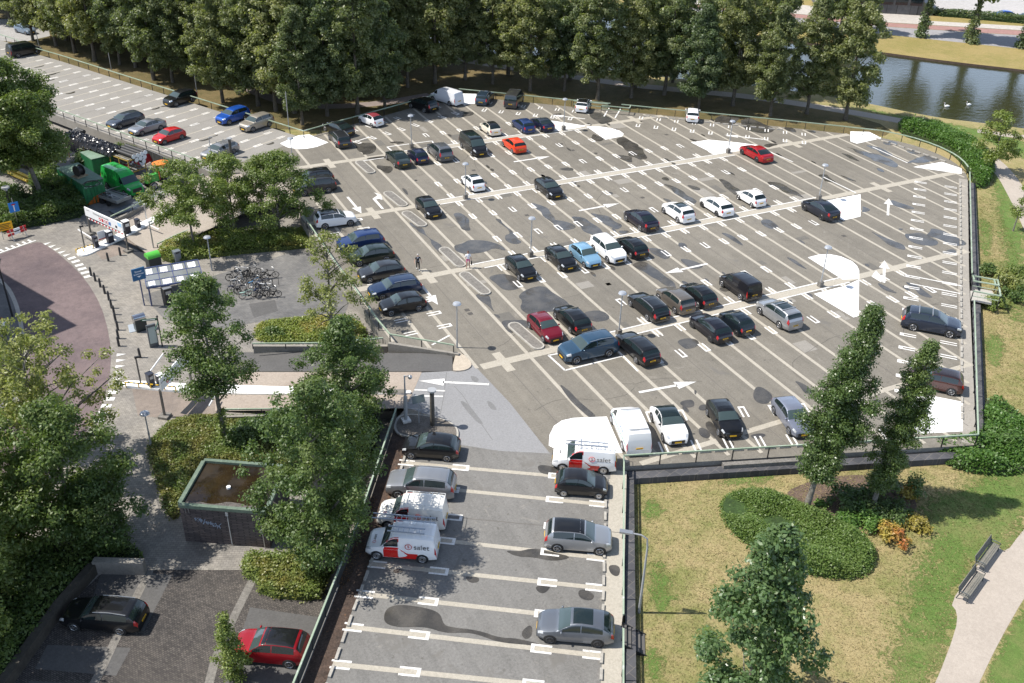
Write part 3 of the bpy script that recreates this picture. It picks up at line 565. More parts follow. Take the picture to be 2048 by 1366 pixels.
for i in range(26):
    o = random.choice(ULS) + nW * random.uniform(1.5, wul - 2) + u2 * .35; L = random.uniform(.8, 2.4); w = random.uniform(.3, .8)
    pd.prism(smooth([o, o + nW * L * .5 + u2 * w * .4, o + nW * L, o + nW * L * .8 + u2 * w, o + nW * L * .2 + u2 * w], 2), .0112, .0132, bottom=False)
struct(pd.build('wet_patches', WET))
rp = [MB(), MB(), MB()]; rnd = random.Random(21); rt = rnd.random
for i in range(46):                     # patch repairs following the deck grid
    x = X0 + rnd.randint(-5, 21) * PIT + .25; y = rnd.uniform(48, 116); w = rnd.choice((.6, .9, 1.4, 1.9)); L = rnd.uniform(.5, 2.2)
    if all(pip((x + a, y + c), MAIN) and not pip((x + a, y + c), GREYPOLY) for a, c in ((-.5, -.5), (w, L), (w + 1, -1))): rp[i % 2].prism([(x, y), (x + w, y), (x + w, y + L), (x, y + L)], .004, .0062, bottom=False)
for i in range(44):                     # hairline cracks
    x = rnd.uniform(24, 92); y = rnd.uniform(48, 120); a = rnd.choice((0, 1.57, 1.57, .4)) + rnd.gauss(0, .25); q = Vector((x, y))
    for k in range(rnd.randint(5, 14)):
        a += rnd.gauss(0, .28); n_ = q + Vector((math.cos(a), math.sin(a))) * .7
        if not (pip(q, MAIN) and pip(n_, MAIN)): break
        strip(rp[2], q, n_, .035, .0066); q = n_
for i in range(12):
    x = X0 + rnd.choice((-6, 0, 6, 12)) * PIT + .5; y = rnd.choice(BEAM) + 7.7 + rnd.uniform(-1, 1)
    if pip((x, y), MAIN): rp[2].prism([(x, y), (x + .45, y), (x + .45, y + .45), (x, y + .45)], .004, .0068, bottom=False)
struct(rp[0].build('asphalt_repairs', stone('dark repair', (.12, .113, .10), (.155, .146, .13), 30, 1.5, .3))); struct(rp[1].build('asphalt_repairs', stone('pale repair', (.24, .225, .2), (.29, .27, .24), 30, 1.5, .3))); struct(rp[2].build('deck_cracks', pmat('crack', (.07, .064, .058), .9)))
gr = MB()                                # scuffs, cracks and stains of the grey ramp head
for q in [[(940, 750), (958, 756), (956, 766), (944, 762)], [(918, 800), (935, 806), (960, 838), (968, 850), (955, 846), (930, 818)], [(972, 800), (986, 806), (996, 822), (980, 818)]]: gr.prism(smooth(px(q, 0), 2), .005, .0072, bottom=False)
for a, c in (((908, 772), (925, 790)), ((925, 790), (950, 830)), ((950, 830), (985, 880)), ((893, 745), (888, 790)), ((888, 790), (880, 832))): strip(gr, P(*a), P(*c), .06, .0076)
struct(gr.build('asphalt_scuffs', stone('grey scuff', (.16, .16, .16), (.2, .2, .2), 20, 2, .4)))
# ------------------------------------------------------------------ ramps
def slope_strip(name, prs, zf, m, dz=0.0):
    b = MB(); A = [P(x, y, zf(x) ) + Vector((0, 0, dz)) for x, y in prs[0]]; B = [P(x, y, zf(x)) + Vector((0, 0, dz)) for x, y in prs[1]]
    for i in range(len(A) - 1): b.quad(B[i], B[i + 1], A[i + 1], A[i])
    return struct(b.build(name, m))
def zs(x): return ZW + .03 + (0.0 - ZW - .03) * min(1, max(0, (x - 430) / 400.0))
xs = [430, 520, 620, 720, 800, 843]
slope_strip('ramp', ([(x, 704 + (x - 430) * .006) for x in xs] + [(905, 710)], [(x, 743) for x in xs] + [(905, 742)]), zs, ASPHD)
BRN = stone('ramp concrete', (.30, .25, .21), (.36, .31, .265), 25, 1.4, .3)
slope_strip('ramp', ([(x, 744) for x in xs], [(x, 822 - (x - 430) * .015) for x in xs]), zs, BRN)
def zn(x): return ZW + .03 + (-ZW - .02) * min(1, max(0, (x - 262) / 240.0))
slope_strip('ramp', ([(215, 446), (262, 423), (330, 390), (430, 345), (500, 322)], [(300, 512), (345, 492), (410, 462), (520, 412), (600, 392)]), zn, stone('north ramp concrete', (.30, .26, .22), (.35, .31, .27), 25, 1.4, .3))

b = MB(); b.prism(smooth(px([(903, 742), (913, 704), (926, 710), (941, 724), (944, 733), (934, 741), (915, 744)], 0), 1), -.3, .1, bottom=False); struct(b.build('kerb_nose', [stone('kerb nose concrete', (.42, .36, .29), (.48, .42, .34), 20, 2, .5)]))

sheet('square', px([(-60, 40), (40, 38), (96, 52), (100, 72), (40, 86), (-60, 74)], ZL), ZL + .02, stone('north square', (.30, .29, .28), (.36, .35, .34), 6, .8, .2))
# ------------------------------------------------------------------ cars
def lerp(a, b, t): return a + (b - a) * t
def interp(tab, x):
    for (x0, y0), (x1, y1) in zip(tab, tab[1:]):
        if x <= x1: return y0 + (y1 - y0) * max(0, (x - x0)) / (x1 - x0)
    return tab[-1][1]
# top outline (fraction of length from the nose, fraction of height), cowl, roof front, roof end, rear glass base, belt height
STY = {
 'hatch': ([(0, .40), (.012, .47), (.05, .55), (.12, .60), (.26, .675), (.34, .82), (.43, .95), (.5, .988), (.58, 1), (.72, .975), (.84, .915), (.92, .775), (.958, .66), (.98, .61), (1, .5)], .265, .43, .85, .952, .635),
 'suv': ([(0, .42), (.012, .52), (.05, .585), (.12, .625), (.25, .675), (.33, .82), (.41, .945), (.48, .985), (.6, 1), (.78, .99), (.89, .955), (.945, .80), (.972, .68), (.988, .62), (1, .48)], .25, .40, .895, .968, .645),
 'estate': ([(0, .40), (.012, .47), (.05, .55), (.14, .61), (.275, .67), (.34, .82), (.42, .95), (.49, .985), (.6, 1), (.8, .985), (.885, .945), (.94, .80), (.968, .68), (.985, .62), (1, .48)], .275, .415, .89, .965, .645),
 'sedan': ([(0, .40), (.012, .47), (.05, .55), (.14, .61), (.27, .67), (.34, .82), (.42, .945), (.49, .985), (.56, 1), (.66, .965), (.75, .86), (.84, .735), (.93, .71), (.98, .69), (1, .5)], .27, .415, .68, .835, .65),
 'fastback': ([(0, .40), (.012, .47), (.05, .55), (.14, .61), (.265, .67), (.34, .82), (.42, .945), (.49, .985), (.55, 1), (.66, .97), (.78, .87), (.90, .735), (.96, .70), (.985, .66), (1, .5)], .265, .415, .70, .90, .65),
 'mini': ([(0, .40), (.02, .50), (.07, .585), (.14, .635), (.23, .675), (.32, .82), (.41, .94), (.5, .99), (.6, 1), (.76, .965), (.84, .91), (.91, .77), (.955, .64), (.985, .54), (1, .42)], .23, .40, .82, .945, .635),
 'beetle': ([(0, .36), (.02, .46), (.07, .56), (.16, .635), (.29, .69), (.36, .83), (.44, .945), (.5, .985), (.58, 1), (.68, .965), (.78, .87), (.87, .73), (.94, .59), (.98, .50), (1, .40)], .29, .43, .70, .87, .66),
 'coupe': ([(0, .38), (.015, .46), (.06, .55), (.15, .62), (.29, .685), (.36, .82), (.44, .94), (.5, .985), (.56, 1), (.66, .965), (.78, .85), (.88, .735), (.95, .71), (.98, .67), (1, .5)], .29, .43, .68, .87, .66),
 'bus': ([(0, .30), (.01, .38), (.04, .46), (.10, .52), (.155, .56), (.22, .73), (.29, .90), (.34, .965), (.42, .99), (.6, 1), (.9, .99), (.945, .96), (.97, .75), (.982, .58), (1, .3)], .155, .30, .945, .98, .56),
 'smallvan': ([(0, .32), (.012, .42), (.05, .49), (.12, .535), (.215, .58), (.28, .74), (.345, .90), (.40, .965), (.5, .99), (.7, 1), (.92, .985), (.955, .95), (.975, .75), (.987, .55), (1, .32)], .215, .345, .955, .985, .57),
 'transit': ([(0, .28), (.01, .36), (.05, .42), (.12, .455), (.17, .48), (.22, .62), (.27, .76), (.33, .90), (.40, .97), (.5, 1), (.93, .99), (.965, .96), (.98, .7), (.99, .5), (1, .3)], .17, .28, .965, .99, .48)}
TYP = {'supermini': (4.0, 1.74, 1.47, 2.52, 'hatch', .31), 'hatchback': (4.3, 1.8, 1.47, 2.65, 'hatch', .32), 'mini': (3.6, 1.65, 1.49, 2.32, 'mini', .29), 'city': (3.48, 1.64, 1.48, 2.34, 'mini', .285), 'suv': (4.55, 1.87, 1.68, 2.68, 'suv', .355), 'crossover': (4.17, 1.79, 1.57, 2.62, 'suv', .34), 'bigsuv': (4.92, 1.98, 1.74, 2.97, 'suv', .38), 'estate': (4.75, 1.82, 1.48, 2.73, 'estate', .325), 'sedan': (4.65, 1.83, 1.45, 2.75, 'sedan', .325), 'fastback': (4.8, 1.88, 1.46, 2.84, 'fastback', .35), 'suvcoupe': (4.6, 1.85, 1.58, 2.72, 'fastback', .36), 'coupe': (4.25, 1.84, 1.36, 2.6, 'coupe', .34), 'beetle': (4.28, 1.82, 1.49, 2.56, 'beetle', .34), 'minibus': (4.9, 1.92, 1.96, 3.0, 'bus', .34), 'panelvan': (5.05, 1.93, 1.9, 3.2, 'bus', .335), 'smallvan': (4.4, 1.85, 1.82, 2.8, 'smallvan', .33), 'transit': (5.6, 2.06, 2.55, 3.3, 'transit', .36)}
def smooth01(t): t = max(0, min(1, t)); return t * t * (3 - 2 * t)
class CarShape:
    def __init__(s, kind):
        s.L, s.W, s.H, s.WB, s.st, s.r = TYP[kind]; s.kind = kind; s.top, s.c0, s.c1, s.e0, s.e1, s.belt = STY[s.st]
        s.fo = .46 * (s.L - s.WB); s.tall = s.st in ('bus', 'smallvan', 'transit')
    def X(s, t): return s.WB / 2 + s.fo - t * s.L
    def T(s, X): return (s.WB / 2 + s.fo - X) / s.L
    def sec(s, t):
        H, W2 = s.H, s.W / 2
        f = max(0, (.16 - t) / .16); g = max(0, (t - .86) / .14)
        w = W2 * (1 - .24 * f ** 2.2 - (.07 if s.tall else .15) * g ** 2.2)
        zt = interp(s.top, t) * H; dip = .02 * H * math.sin(math.pi * min(1, max(0, (t - .2) / .75)))
        zb = min((s.belt + .03 * t) * H, zt - .035)
        h = zt - zb; sill = .17 + .07 * f + .06 * g
        tum = .16 if s.tall else .40
        wt = w * .955 - tum * max(0, h - .04); crown = min(.055, .02 + .12 * h) + .03 * max(0, 1 - h / .1)
        ze = zt - crown
        mid = lerp(sill, zb, .52)
        pts = [(w * .90, sill), (w * .975, sill + .09), (w, mid), (w * .992, lerp(mid, zb, .62)), (w * .955, zb)]
        pts += [(lerp(w * .955, wt, .5) + .012 * min(1, h), lerp(zb, ze, .5)), (wt, ze), (wt * .88, zt - crown * .45), (wt * .55, zt - crown * .1), (0, zt)]
        return pts
    def at(s, t, q, side=1):
        p = s.sec(t); i = min(int(q), len(p) - 2); f = q - i
        return Vector((s.X(t), side * lerp(p[i][0], p[i + 1][0], f), lerp(p[i][1], p[i + 1][1], f)))
    def body(s):
        ts = sorted(set([0, .006, .02, .04, .07, .1, .14, .19, .9, .93, .955, .975, .99, 1] + [round(.19 + i * .0355, 4) for i in range(20)] + [x for x, _ in s.top]))
        b = MB(); R_ = []
        for t in ts:
            p = s.sec(t); x = s.X(t)
            ring = [(x, y, z) for y, z in p] + [(x, -y, z) for y, z in p[:-1][::-1]]; R_.append(ring)
        n = len(R_[0]); vs = [q for r in R_ for q in r]; fs = []; ms = []
        for i in range(len(ts) - 1):
            for j in range(n):
                fs.append((i * n + j, i * n + (j + 1) % n, (i + 1) * n + (j + 1) % n, (i + 1) * n + j)); ms.append(1 if j in (0, n - 2, n - 1) else 0)
        b.add(vs, fs); b.m = ms
        b.add(R_[0], [tuple(range(n))]); b.add(R_[-1], [tuple(range(n - 1, -1, -1))]); return b
    def patch(s, t0, t1, q0, q1, off=.008, nt_=8, nq=3, side=1, cross=False, qmirror=None):
        """panel lying on the body; cross=True spans from q0 on one side over the top to q0 on the other"""
        b = MB(); G = []
        qs = [lerp(q0, q1, j / nq) for j in range(nq + 1)]
        path = [(q, side) for q in qs]
        if cross: path = [(lerp(q0, 9, j / nq), 1) for j in range(nq + 1)] + [(lerp(9, q0, j / nq), -1) for j in range(1, nq + 1)]
        for i in range(nt_ + 1):
            t = lerp(t0, t1, i / nt_); G.append([s.at(t, min(q, 8.9999) if q < 9 else 8.9999, sd_) for q, sd_ in path])
        G2 = []
        for i in range(len(G)):
            row = []
            for j in range(len(G[0])):
                du = G[min(i + 1, len(G) - 1)][j] - G[max(i - 1, 0)][j]; dv = G[i][min(j + 1, len(G[0]) - 1)] - G[i][max(j - 1, 0)]
                n = du.cross(dv)
                n = n.normalized() if n.length > 1e-9 else Vector((0, 0, 1))
                if (cross and n.z < 0) or (not cross and n.y * side < -.02) or (not cross and abs(n.y) <= .02 and n.z < 0): n = -n
                row.append(G[i][j] + n * off)
            G2.append(row)
        m = len(G2[0]); b.add([p for r in G2 for p in r], [(i * m + j, i * m + j + 1, (i + 1) * m + j + 1, (i + 1) * m + j) for i in range(len(G2) - 1) for j in range(m - 1)]); return b
MESH = {}
def wheel_meshes():
    b = MB(); b.cyl((0, -.3, 0), (0, .3, 0), 1, n=20); b.cyl((0, .3, 0), (0, .34, 0), .93, .8, n=20)
    b.cyl((0, -.3, 0), (0, -.34, 0), .93, .8, n=20); ty = b.mesh('tyre', [TYRE], 40)
    b = MB(); b.cyl((0, .335, 0), (0, .345, 0), .70, n=20, mi=1); b.torus((0, .35, 0), (0, 1, 0), .66, .05, 20, 4)
    for k in range(5):
        a = 2 * math.pi * k / 5
        for da in (-.16, .16): b.bar((0, .365, 0), (math.cos(a + da) * .64, .36, math.sin(a + da) * .64), .1, .03)
    b.cyl((0, .35, 0), (0, .375, 0), .14, n=10); rm = b.mesh('rim', [RIMS, BLACKP], 40)
    b = MB(); b.cyl((0, .335, 0), (0, .345, 0), .70, n=20, mi=1); b.torus((0, .35, 0), (0, 1, 0), .66, .05, 20, 4)
    b.cyl((0, .345, 0), (0, .365, 0), .56, n=16); b.cyl((0, .36, 0), (0, .37, 0), .2, n=10, mi=1)
    for k in range(10):
        a = 2 * math.pi * (k + .5) / 10; b.cyl((math.cos(a) * .42, .36, math.sin(a) * .42), (math.cos(a) * .42, .369, math.sin(a) * .42), .06, n=6, mi=1)
    hb = b.mesh('rim', [RIMS, BLACKP], 40); return ty, rm, hb
TYREM, RIMM, HUBM = wheel_meshes()
BODYP = pmat('body colour', (.5, .5, .5))
def parts_for(kind):
    if kind in MESH: return MESH[kind]
    s = CarShape(kind); M = {}; van = kind in ('panelvan', 'smallvan', 'transit')
    M['shape'] = s; M['body'] = s.body().mesh(kind + ' body', [BODYP, BLACKP], 50)
    M['windscreen'] = s.patch(s.c0 + .012, s.c1 - .004, 6.12, 9, .008, 7, 5, cross=True).mesh('windscreen', [GLASSW], 60)
    if kind not in ('transit',): M['rear_window'] = s.patch(s.e0 + .008, s.e1 - (.0 if s.tall else .008), 6.2, 9, .008, 6, 5, cross=True).mesh('rear window', [GLASS], 60)
    a0 = lerp(s.c0, s.c1, .38); bp = {'minibus': .34, 'panelvan': .335, 'smallvan': .47, 'transit': .33}.get(kind, .565)
    z1 = {'hatch': .845, 'mini': .80, 'suv': .87, 'estate': .87, 'sedan': .74, 'fastback': .78, 'beetle': .70, 'coupe': .70, 'bus': .92}.get(s.st, .9)
    for sd_ in (1, -1):
        M['side_window', 0, sd_] = s.patch(a0, bp - .006, 4.22, 5.86, .008, 8, 2, sd_).mesh('side window', [GLASS], 60)
        if not van: M['side_window', 1, sd_] = s.patch(bp + .006, z1, 4.22, 5.86, .008, 8, 2, sd_).mesh('side window', [GLASS], 60)
        d0 = max(s.T(s.WB / 2 - s.r * 1.18), s.c0 - .02); d2 = s.T(-s.WB / 2 + s.r * 1.02)
        M['door', 0, sd_] = s.patch(d0 + .005, bp - .004, 1.05, 4.05, .006, 6, 4, sd_).mesh('door', [BODYP], 60)
        if kind not in ('mini', 'beetle', 'coupe', 'panelvan', 'transit'): M['door', 1, sd_] = s.patch(bp + .004, d2 - .004, 1.05, 4.05, .006, 6, 4, sd_).mesh('door', [BODYP], 60)
        hl = (.016, .085, 3.0, 6.7) if kind not in ('mini', 'beetle') else (.03, .085, 4.0, 7.3)
        M['headlight', sd_] = s.patch(hl[0], hl[1], hl[2], hl[3], .012, 5, 4, sd_).mesh('headlight', [LAMPC], 60)
        tl = (.955, .994, 2.7, 6.9) if not s.tall else (.972, .996, 2.2, 5.0)
        M['tail_light', sd_] = s.patch(tl[0], tl[1], tl[2], tl[3], .012, 5, 4, sd_).mesh('tail light', [LAMPR], 60)
        b = MB(); p = s.at(s.c0 + .05, 4, sd_); b.ball(p + Vector((0, sd_ * .10, .06)), (.07, .11, .075), 8, 5); b.bar(p + Vector((0, -sd_ * .02, .02)), p + Vector((0, sd_ * .08, .05)), .05, .04); M['mirror', sd_] = b.mesh('mirror', [BODYP], 60)
        for e in (1, -1):
            x = e * s.WB / 2; t = s.T(x); w = s.sec(t)[2][0]; b = MB(); b.cyl((x, sd_ * (w - .16), s.r * .98), (x, sd_ * (w + .006), s.r * .98), s.r * 1.15, n=20)
            M['wheel_arch', e, sd_] = b.mesh('wheel arch', [BLACKP], 40); M['wy', e] = w - .30 * s.r + .012 - .0
    x0, x1 = s.X(0), s.X(1); b = MB(); b.box((x0 + .006, 0, .36 * s.H * .82), (.03, s.W * .55, .16 * s.H)); b.box((x0 + .01, 0, .235), (.02, s.W * .62, .09)); M['grille'] = b.mesh('grille', [BLACKP])
    b = MB(); b.box((x0 + .03, 0, .40), (.02, .52, .115)); M['plate_front'] = b.mesh('number plate', [PLATE])
    zr_ = .60 if not s.tall else .72; b = MB(); b.box((x1 - .012, 0, zr_), (.03, .52, .115)); b.box((x1 - .028, 0, zr_), (.004, .40, .06), mi=1); M['plate_rear'] = b.mesh('number plate', [PLATE, PLATET])
    M['roof'] = s.patch(s.c1 - .02, s.e0 + .012, 5.9, 9, .006, 12, 6, cross=True).mesh('roof panel', [BODYP], 60)
    M['sunroof'] = s.patch(s.c1 + .03, lerp(s.c1, s.e0, .68), 7.1, 9, .008, 8, 5, cross=True).mesh('sunroof', [GLASS], 60)
    b = MB()
    for sd_ in (1, -1):
        pts = [s.at(t, 6.35, sd_) + Vector((0, 0, .05)) for t in (s.c1 + .04, lerp(s.c1, s.e0, .5), s.e0 - .03)]; b.tube(pts, .022, 5)
    M['roof_rails'] = b.mesh('roof rails', [GALV])
    b = MB()
    for t in (lerp(s.c1, s.e0, .25), lerp(s.c1, s.e0, .7)):
        p = s.at(t, 6.2, 1); b.bar((p.x, p.y, p.z + .09), (p.x, -p.y, p.z + .09), .08, .035)
        for q in (1, -1): b.box((p.x, q * p.y, p.z + .05), (.07, .05, .1))
    M['roof_bars'] = b.mesh('roof bars', [GALV])
    b = MB(); p = s.at(s.e0 - .03, 8.9, 1); b.bar(p, p + Vector((-.10, 0, .13)), .02, .02); M['aerial'] = b.mesh('aerial', [BLACKP])
    MESH[kind] = M; return M
def setmat(o, i, m): o.material_slots[i].link = 'OBJECT'; o.material_slots[i].material = m
ALLCARS = []
def car(kind, color, loc, head, label, name='parked_car', cat='car', group=None, roof=None, extra=(), rims=None, trims=None, hub=False):
    M = parts_for(kind); s = M['shape']; root = thing(name, label, cat, loc, rad(head), group); root.rotation_euler.z = rad(head)
    def part(nm, key, cm=None):
        o = link(nm, M[key], root)
        if cm is not None: setmat(o, 0, cm)
        return o
    part('body', 'body', color); part('windscreen', 'windscreen')
    if 'rear_window' in M and 'panel' not in extra: part('rear_window', 'rear_window')
    for sd_ in (1, -1):
        for i in (0, 1):
            if ('side_window', i, sd_) in M: part('side_window', ('side_window', i, sd_))
            if ('door', i, sd_) in M: part('door', ('door', i, sd_), color)
        part('headlight', ('headlight', sd_)); part('tail_light', ('tail_light', sd_)); part('mirror', ('mirror', sd_), color if 'blackmirror' not in extra else BLACKP)
        for e in (1, -1):
            part('wheel_arch', ('wheel_arch', e, sd_))
            w = link('wheel', TYREM, root); w.scale = (s.r,) * 3; w.location = (e * s.WB / 2, sd_ * M['wy', e], s.r); w.rotation_euler = (0, 0, 0 if sd_ > 0 else math.pi)
            r = link('rim', HUBM if hub else RIMM, w)
            if rims: setmat(r, 0, rims)
    part('grille', 'grille'); part('number_plate', 'plate_front'); part('number_plate', 'plate_rear')
    if roof: part('roof_panel', 'roof', roof)
    for x in ('sunroof', 'roof_rails', 'roof_bars', 'aerial'):
        if x in extra: part(x, x)
    ALLCARS.append(root); return root
def carpx(kind, color, a, b_, head, label, z=0.0, **kw):
    """a, b_: the two wheels nearest the viewer where they touch the ground"""
    p = (P(*a, z) + P(*b_, z)) / 2; h = Vector((math.cos(rad(head)), math.sin(rad(head)), 0)); n = Vector((-h.y, h.x, 0))
    if n.dot(p) < 0: n = -n
    return car(kind, color, p + n * (TYP[kind][1] / 2 - .06), head, label, **kw)
BLK = paint('black paint', (.008, .0085, .010)); DGREY = paint('dark grey paint', (.035, .037, .042), .5); MGREY = paint('grey paint', (.11, .115, .125), .5); SILV = paint('silver paint', (.36, .37, .385), .65, .38); SILB = paint('blue silver paint', (.21, .245, .30), .6); WHT = paint('white paint', (.78, .78, .78), 0, .35); CREAM = paint('cream paint', (.68, .63, .53)); NAVY = paint('navy paint', (.012, .016, .045), .3); DBLUE = paint('blue paint', (.018, .04, .13), .3); ROYAL = paint('royal blue paint', (.012, .075, .36), .3); TEAL = paint('teal blue paint', (.03, .07, .12), .4); RED = paint('red paint', (.42, .012, .012)); ORED = paint('orange red paint', (.62, .05, .012)); DRED = paint('crimson paint', (.36, .008, .014), .3); MAROON = paint('maroon paint', (.15, .008, .018), .2); LBLUE = paint('light blue paint', (.22, .40, .56), .4); TAUPE = paint('taupe paint', (.16, .14, .12), .5); BEIGE = paint('beige paint', (.33, .30, .255), .5); BROWN = paint('brown paint', (.075, .03, .026), .4); ANTH = paint('anthracite paint', (.022, .026, .04), .5); GREENP = paint('van green paint', (.02, .33, .055)); TGREEN = paint('dark green paint', (.015, .025, .02), .3)
G1 = 'cars parked on the deck'
def C_(*a, **k): k.setdefault('group', G1); return carpx(*a, **k)
V = -70
C_('fastback', BLK, (652, 262.5), (678, 274), 110, 'black saloon with chrome window line at the north-west fence beside the white fan hatching', extra=('sunroof',))
C_('mini', WHT, (721.9, 246.4), (743, 254.5), 110, 'small white car with a dark red fabric roof at the north-west fence', roof=pmat('red fabric roof', (.17, .012, .02), .8))
C_('suv', BLK, (822, 217), (849.5, 225), 110, 'black high-roofed car in the tree shade next to the white van')
C_('panelvan', paint('van white paint', (.70, .71, .73)), (867, 202.5), (898.6, 211), 113, 'plain white panel van in the tree shade at the north corner of the deck', name='delivery_van', cat='van', extra=('panel',), hub=True)
C_('estate', DGREY, (659.6, 279.4), (672, 295.5), 90, 'dark grey estate car just right of the white fan-shaped hatching', extra=('roof_rails',))
C_('sedan', TGREEN, (773, 319.7), (791.4, 335), 90, 'black saloon beside a long kerbed island at the start of its row')
C_('city', NAVY, (817, 316.7), (830, 327.7), 90, 'small navy car with tall red tail lights between black saloon and grey off-roader')
C_('suv', MGREY, (856, 306.5), (875, 321.9), 90, 'mid grey off-roader parked beside the small navy car', extra=('roof_rails',))
C_('minibus', BLK, (943, 311.6), (924, 296), -90, 'tall black passenger van facing down the row with two sunroofs', name='passenger_van', cat='van', extra=('sunroof',))
C_('mini', CREAM, (962, 261), (976, 272), 90, 'cream small car with a black roof and black rear window', roof=BLK)
C_('supermini', DBLUE, (1027, 255), (1042, 265.5), 90, 'dark blue small car, left one of the two blue cars by the white hatching')
C_('coupe', NAVY, (1062.6, 251), (1080, 263), 90, 'dark blue coupe with red tail lights touching the white hatching', roof=paint('blue grey roof', (.05, .06, .08), .5))
C_('supermini', ORED, (1007, 294), (1023.8, 305.7), 90, 'orange red small car with black sills')
C_('estate', paint('blue grey paint', (.03, .05, .075), .4), (988, 198.8), (975.5, 209), 51, 'dark blue estate at the north-east fence beside the white hatching', extra=('roof_rails',))
C_('minibus', paint('dark bus grey', (.05, .05, .052), .4), (1047, 202.5), (1034.8, 216.4), 51, 'dark grey van nosed into the north-east fence', name='passenger_van', cat='van')
C_('supermini', WHT, (1182, 214), (1174, 224.4), 51, 'white small car with a black roof at the north-east fence', roof=BLK)
C_('supermini', WHT, (1376, 231), (1367.5, 242), 55, 'white small car alone at the north-east fence, all white')
C_('fastback', DRED, (1482.8, 309.6), (1513.5, 323.5), 90, 'bright red fastback saloon parked beside a lamp post', rims=RIMD)
C_('mini', WHT, (925, 369), (941, 382.5), 90, 'small round white car with a dark sunroof behind a lamp post', extra=('sunroof',))
C_('hatchback', BLK, (1094.8, 397), (1073.6, 379.5), -90, 'black hatchback straddling the pale beam, nose down, second row from the top')
C_('supermini', BLK, (851.4, 436), (834.6, 419), -90, 'black small car beside the kerbed islands, nose down')
C_('suvcoupe', paint('purple black paint', (.012, .010, .022), .3), (1251.8, 442.5), (1280, 461.6), 90, 'purple black coupe-backed off-roader, left of the row with three white cars')
C_('crossover', WHT, (1327, 428), (1355, 444), 90, 'white crossover with black roof rails, black sunroof and grey door pads', extra=('sunroof', 'roof_rails'))
C_('hatchback', WHT, (1403.4, 414.7), (1433.4, 432), 90, 'white hatchback with a black tailgate and long red tail lights', rims=RIMD)
C_('city', WHT, (1476.6, 400), (1503, 414), 90, 'small boxy white car with black door strips, rightmost of the white cars', hub=True)
C_('suvcoupe', ANTH, (1607, 421), (1643, 440), 90, 'dark anthracite electric coupe car parked half on white hatching', rims=RIMD)
C_('supermini', BLK, (1038, 561), (1014.5, 538), -90, 'black small car nose down on a wet patch, left of a lamp post')
C_('supermini', BLK, (1118.6, 542), (1093.6, 518.5), -90, 'black small car nose down immediately left of the light blue car')
C_('supermini', LBLUE, (1168.7, 537), (1142, 512), -90, 'light blue small car between a black and a white car')
C_('suv', WHT, (1213, 527.7), (1188.5, 501), -90, 'white off-roader with roof rails beside the light blue car', extra=('roof_rails',))
C_('supermini', BLK, (1234.6, 493.5), (1261, 518.5), 90, 'black small car tail down immediately right of the white off-roader')
C_('supermini', MAROON, (1086.5, 684), (1059.4, 657), -90, 'faded maroon small car next to a kerbed island', hub=True)
C_('hatchback', BLK, (1110.7, 637), (1140.7, 666.5), 90, 'black hatchback tail down beside the maroon car')
C_('estate', BLK, (1260, 613.7), (1295.5, 640), 90, 'black estate car with chrome roof rails', extra=('roof_rails',))
C_('crossover', TAUPE, (1315, 600), (1351, 628), 90, 'taupe crossover between two black cars')
C_('supermini', BLK, (1362, 589), (1397, 616.7), 90, 'black small car with red tail lights right of the taupe crossover')
C_('smallvan', paint('black van paint', (.010, .010, .013)), (1443, 573.7), (1480.5, 598.6), 90, 'small black van with tinted rear window', name='small_van', cat='van')
C_('hatchback', paint('deep black paint', (.009, .009, .014)), (1381, 656), (1423, 682.6), 90, 'black hatchback with dark wheels, left of the pair before the silver off-roader', rims=RIMD)
C_('city', paint('blue black paint', (.012, .018, .025), .3), (1440, 645), (1472, 672.6), 90, 'dark small car with tall white-framed tail lights, right of the pair before the silver off-roader', rims=RIMD)
C_('suv', SILV, (1518, 628), (1559, 657), 90, 'silver off-roader with black roof bars and a sunroof', extra=('sunroof', 'roof_bars'))
C_('bigsuv', TEAL, (1155.5, 728), (1213.5, 713.5), 178, 'petrol blue off-roader parked sideways inside a white outlined bay', extra=('roof_rails',))
C_('estate', BLK, (1237, 695), (1272, 725), 90, 'black short estate below a lamp post, right of the petrol blue off-roader')
C_('crossover', WHT, (700, 453.5), (651.5, 457), -4, 'white crossover with black roof and black door pads at the west fence', roof=BLK, extra=('blackmirror',))
C_('suv', DGREY, (656, 387), (610, 391), 178, 'dark grey off-roader half hidden by trees at the west fence')
C_('suv', BLK, (652, 372), (606, 376), 178, 'black car behind the dark grey off-roader, mostly hidden by trees')
C_('suv', DBLUE, (692, 509), (759, 497.5), 178, 'bright blue off-roader, farthest of the five dark cars at the west fence')
C_('hatchback', TGREEN, (716, 533), (776, 523), 178, 'green black hatchback, second farthest of the five cars at the west fence')
C_('hatchback', DGREY, (741, 566), (793.5, 557), 178, 'dark grey hatchback in the middle of the five cars at the west fence')
C_('estate', paint('deep blue paint', (.014, .03, .075), .3), (760, 601), (828, 589), 178, 'deep blue car with chrome window line partly behind leaves at the west fence', extra=('roof_rails',))
C_('supermini', BLK, (782, 632), (837.8, 622), 178, 'black small car, nearest of the five cars at the west fence')
C_('bigsuv', paint('steel blue paint', (.03, .04, .065), .4), (1900, 676), (1821.6, 661), -47, 'dark steel blue off-roader with two silver roof bars at the east fence', extra=('roof_bars', 'sunroof'))
C_('crossover', BROWN, (1829, 777), (1901, 790), 133, 'brown crossover half hidden behind a leaning poplar', roof=paint('dark brown roof', (.03, .02, .022), .4), rims=RIMS)
C_('hatchback', paint('lilac silver paint', (.22, .24, .30), .5), (1579.6, 868.5), (1544.5, 827.4), -105, 'silver blue hatchback half hidden by the large poplar')
C_('supermini', BLK, (1438.8, 872), (1413, 830), -107, 'black small car with chrome nose at the south fence on a wet patch')
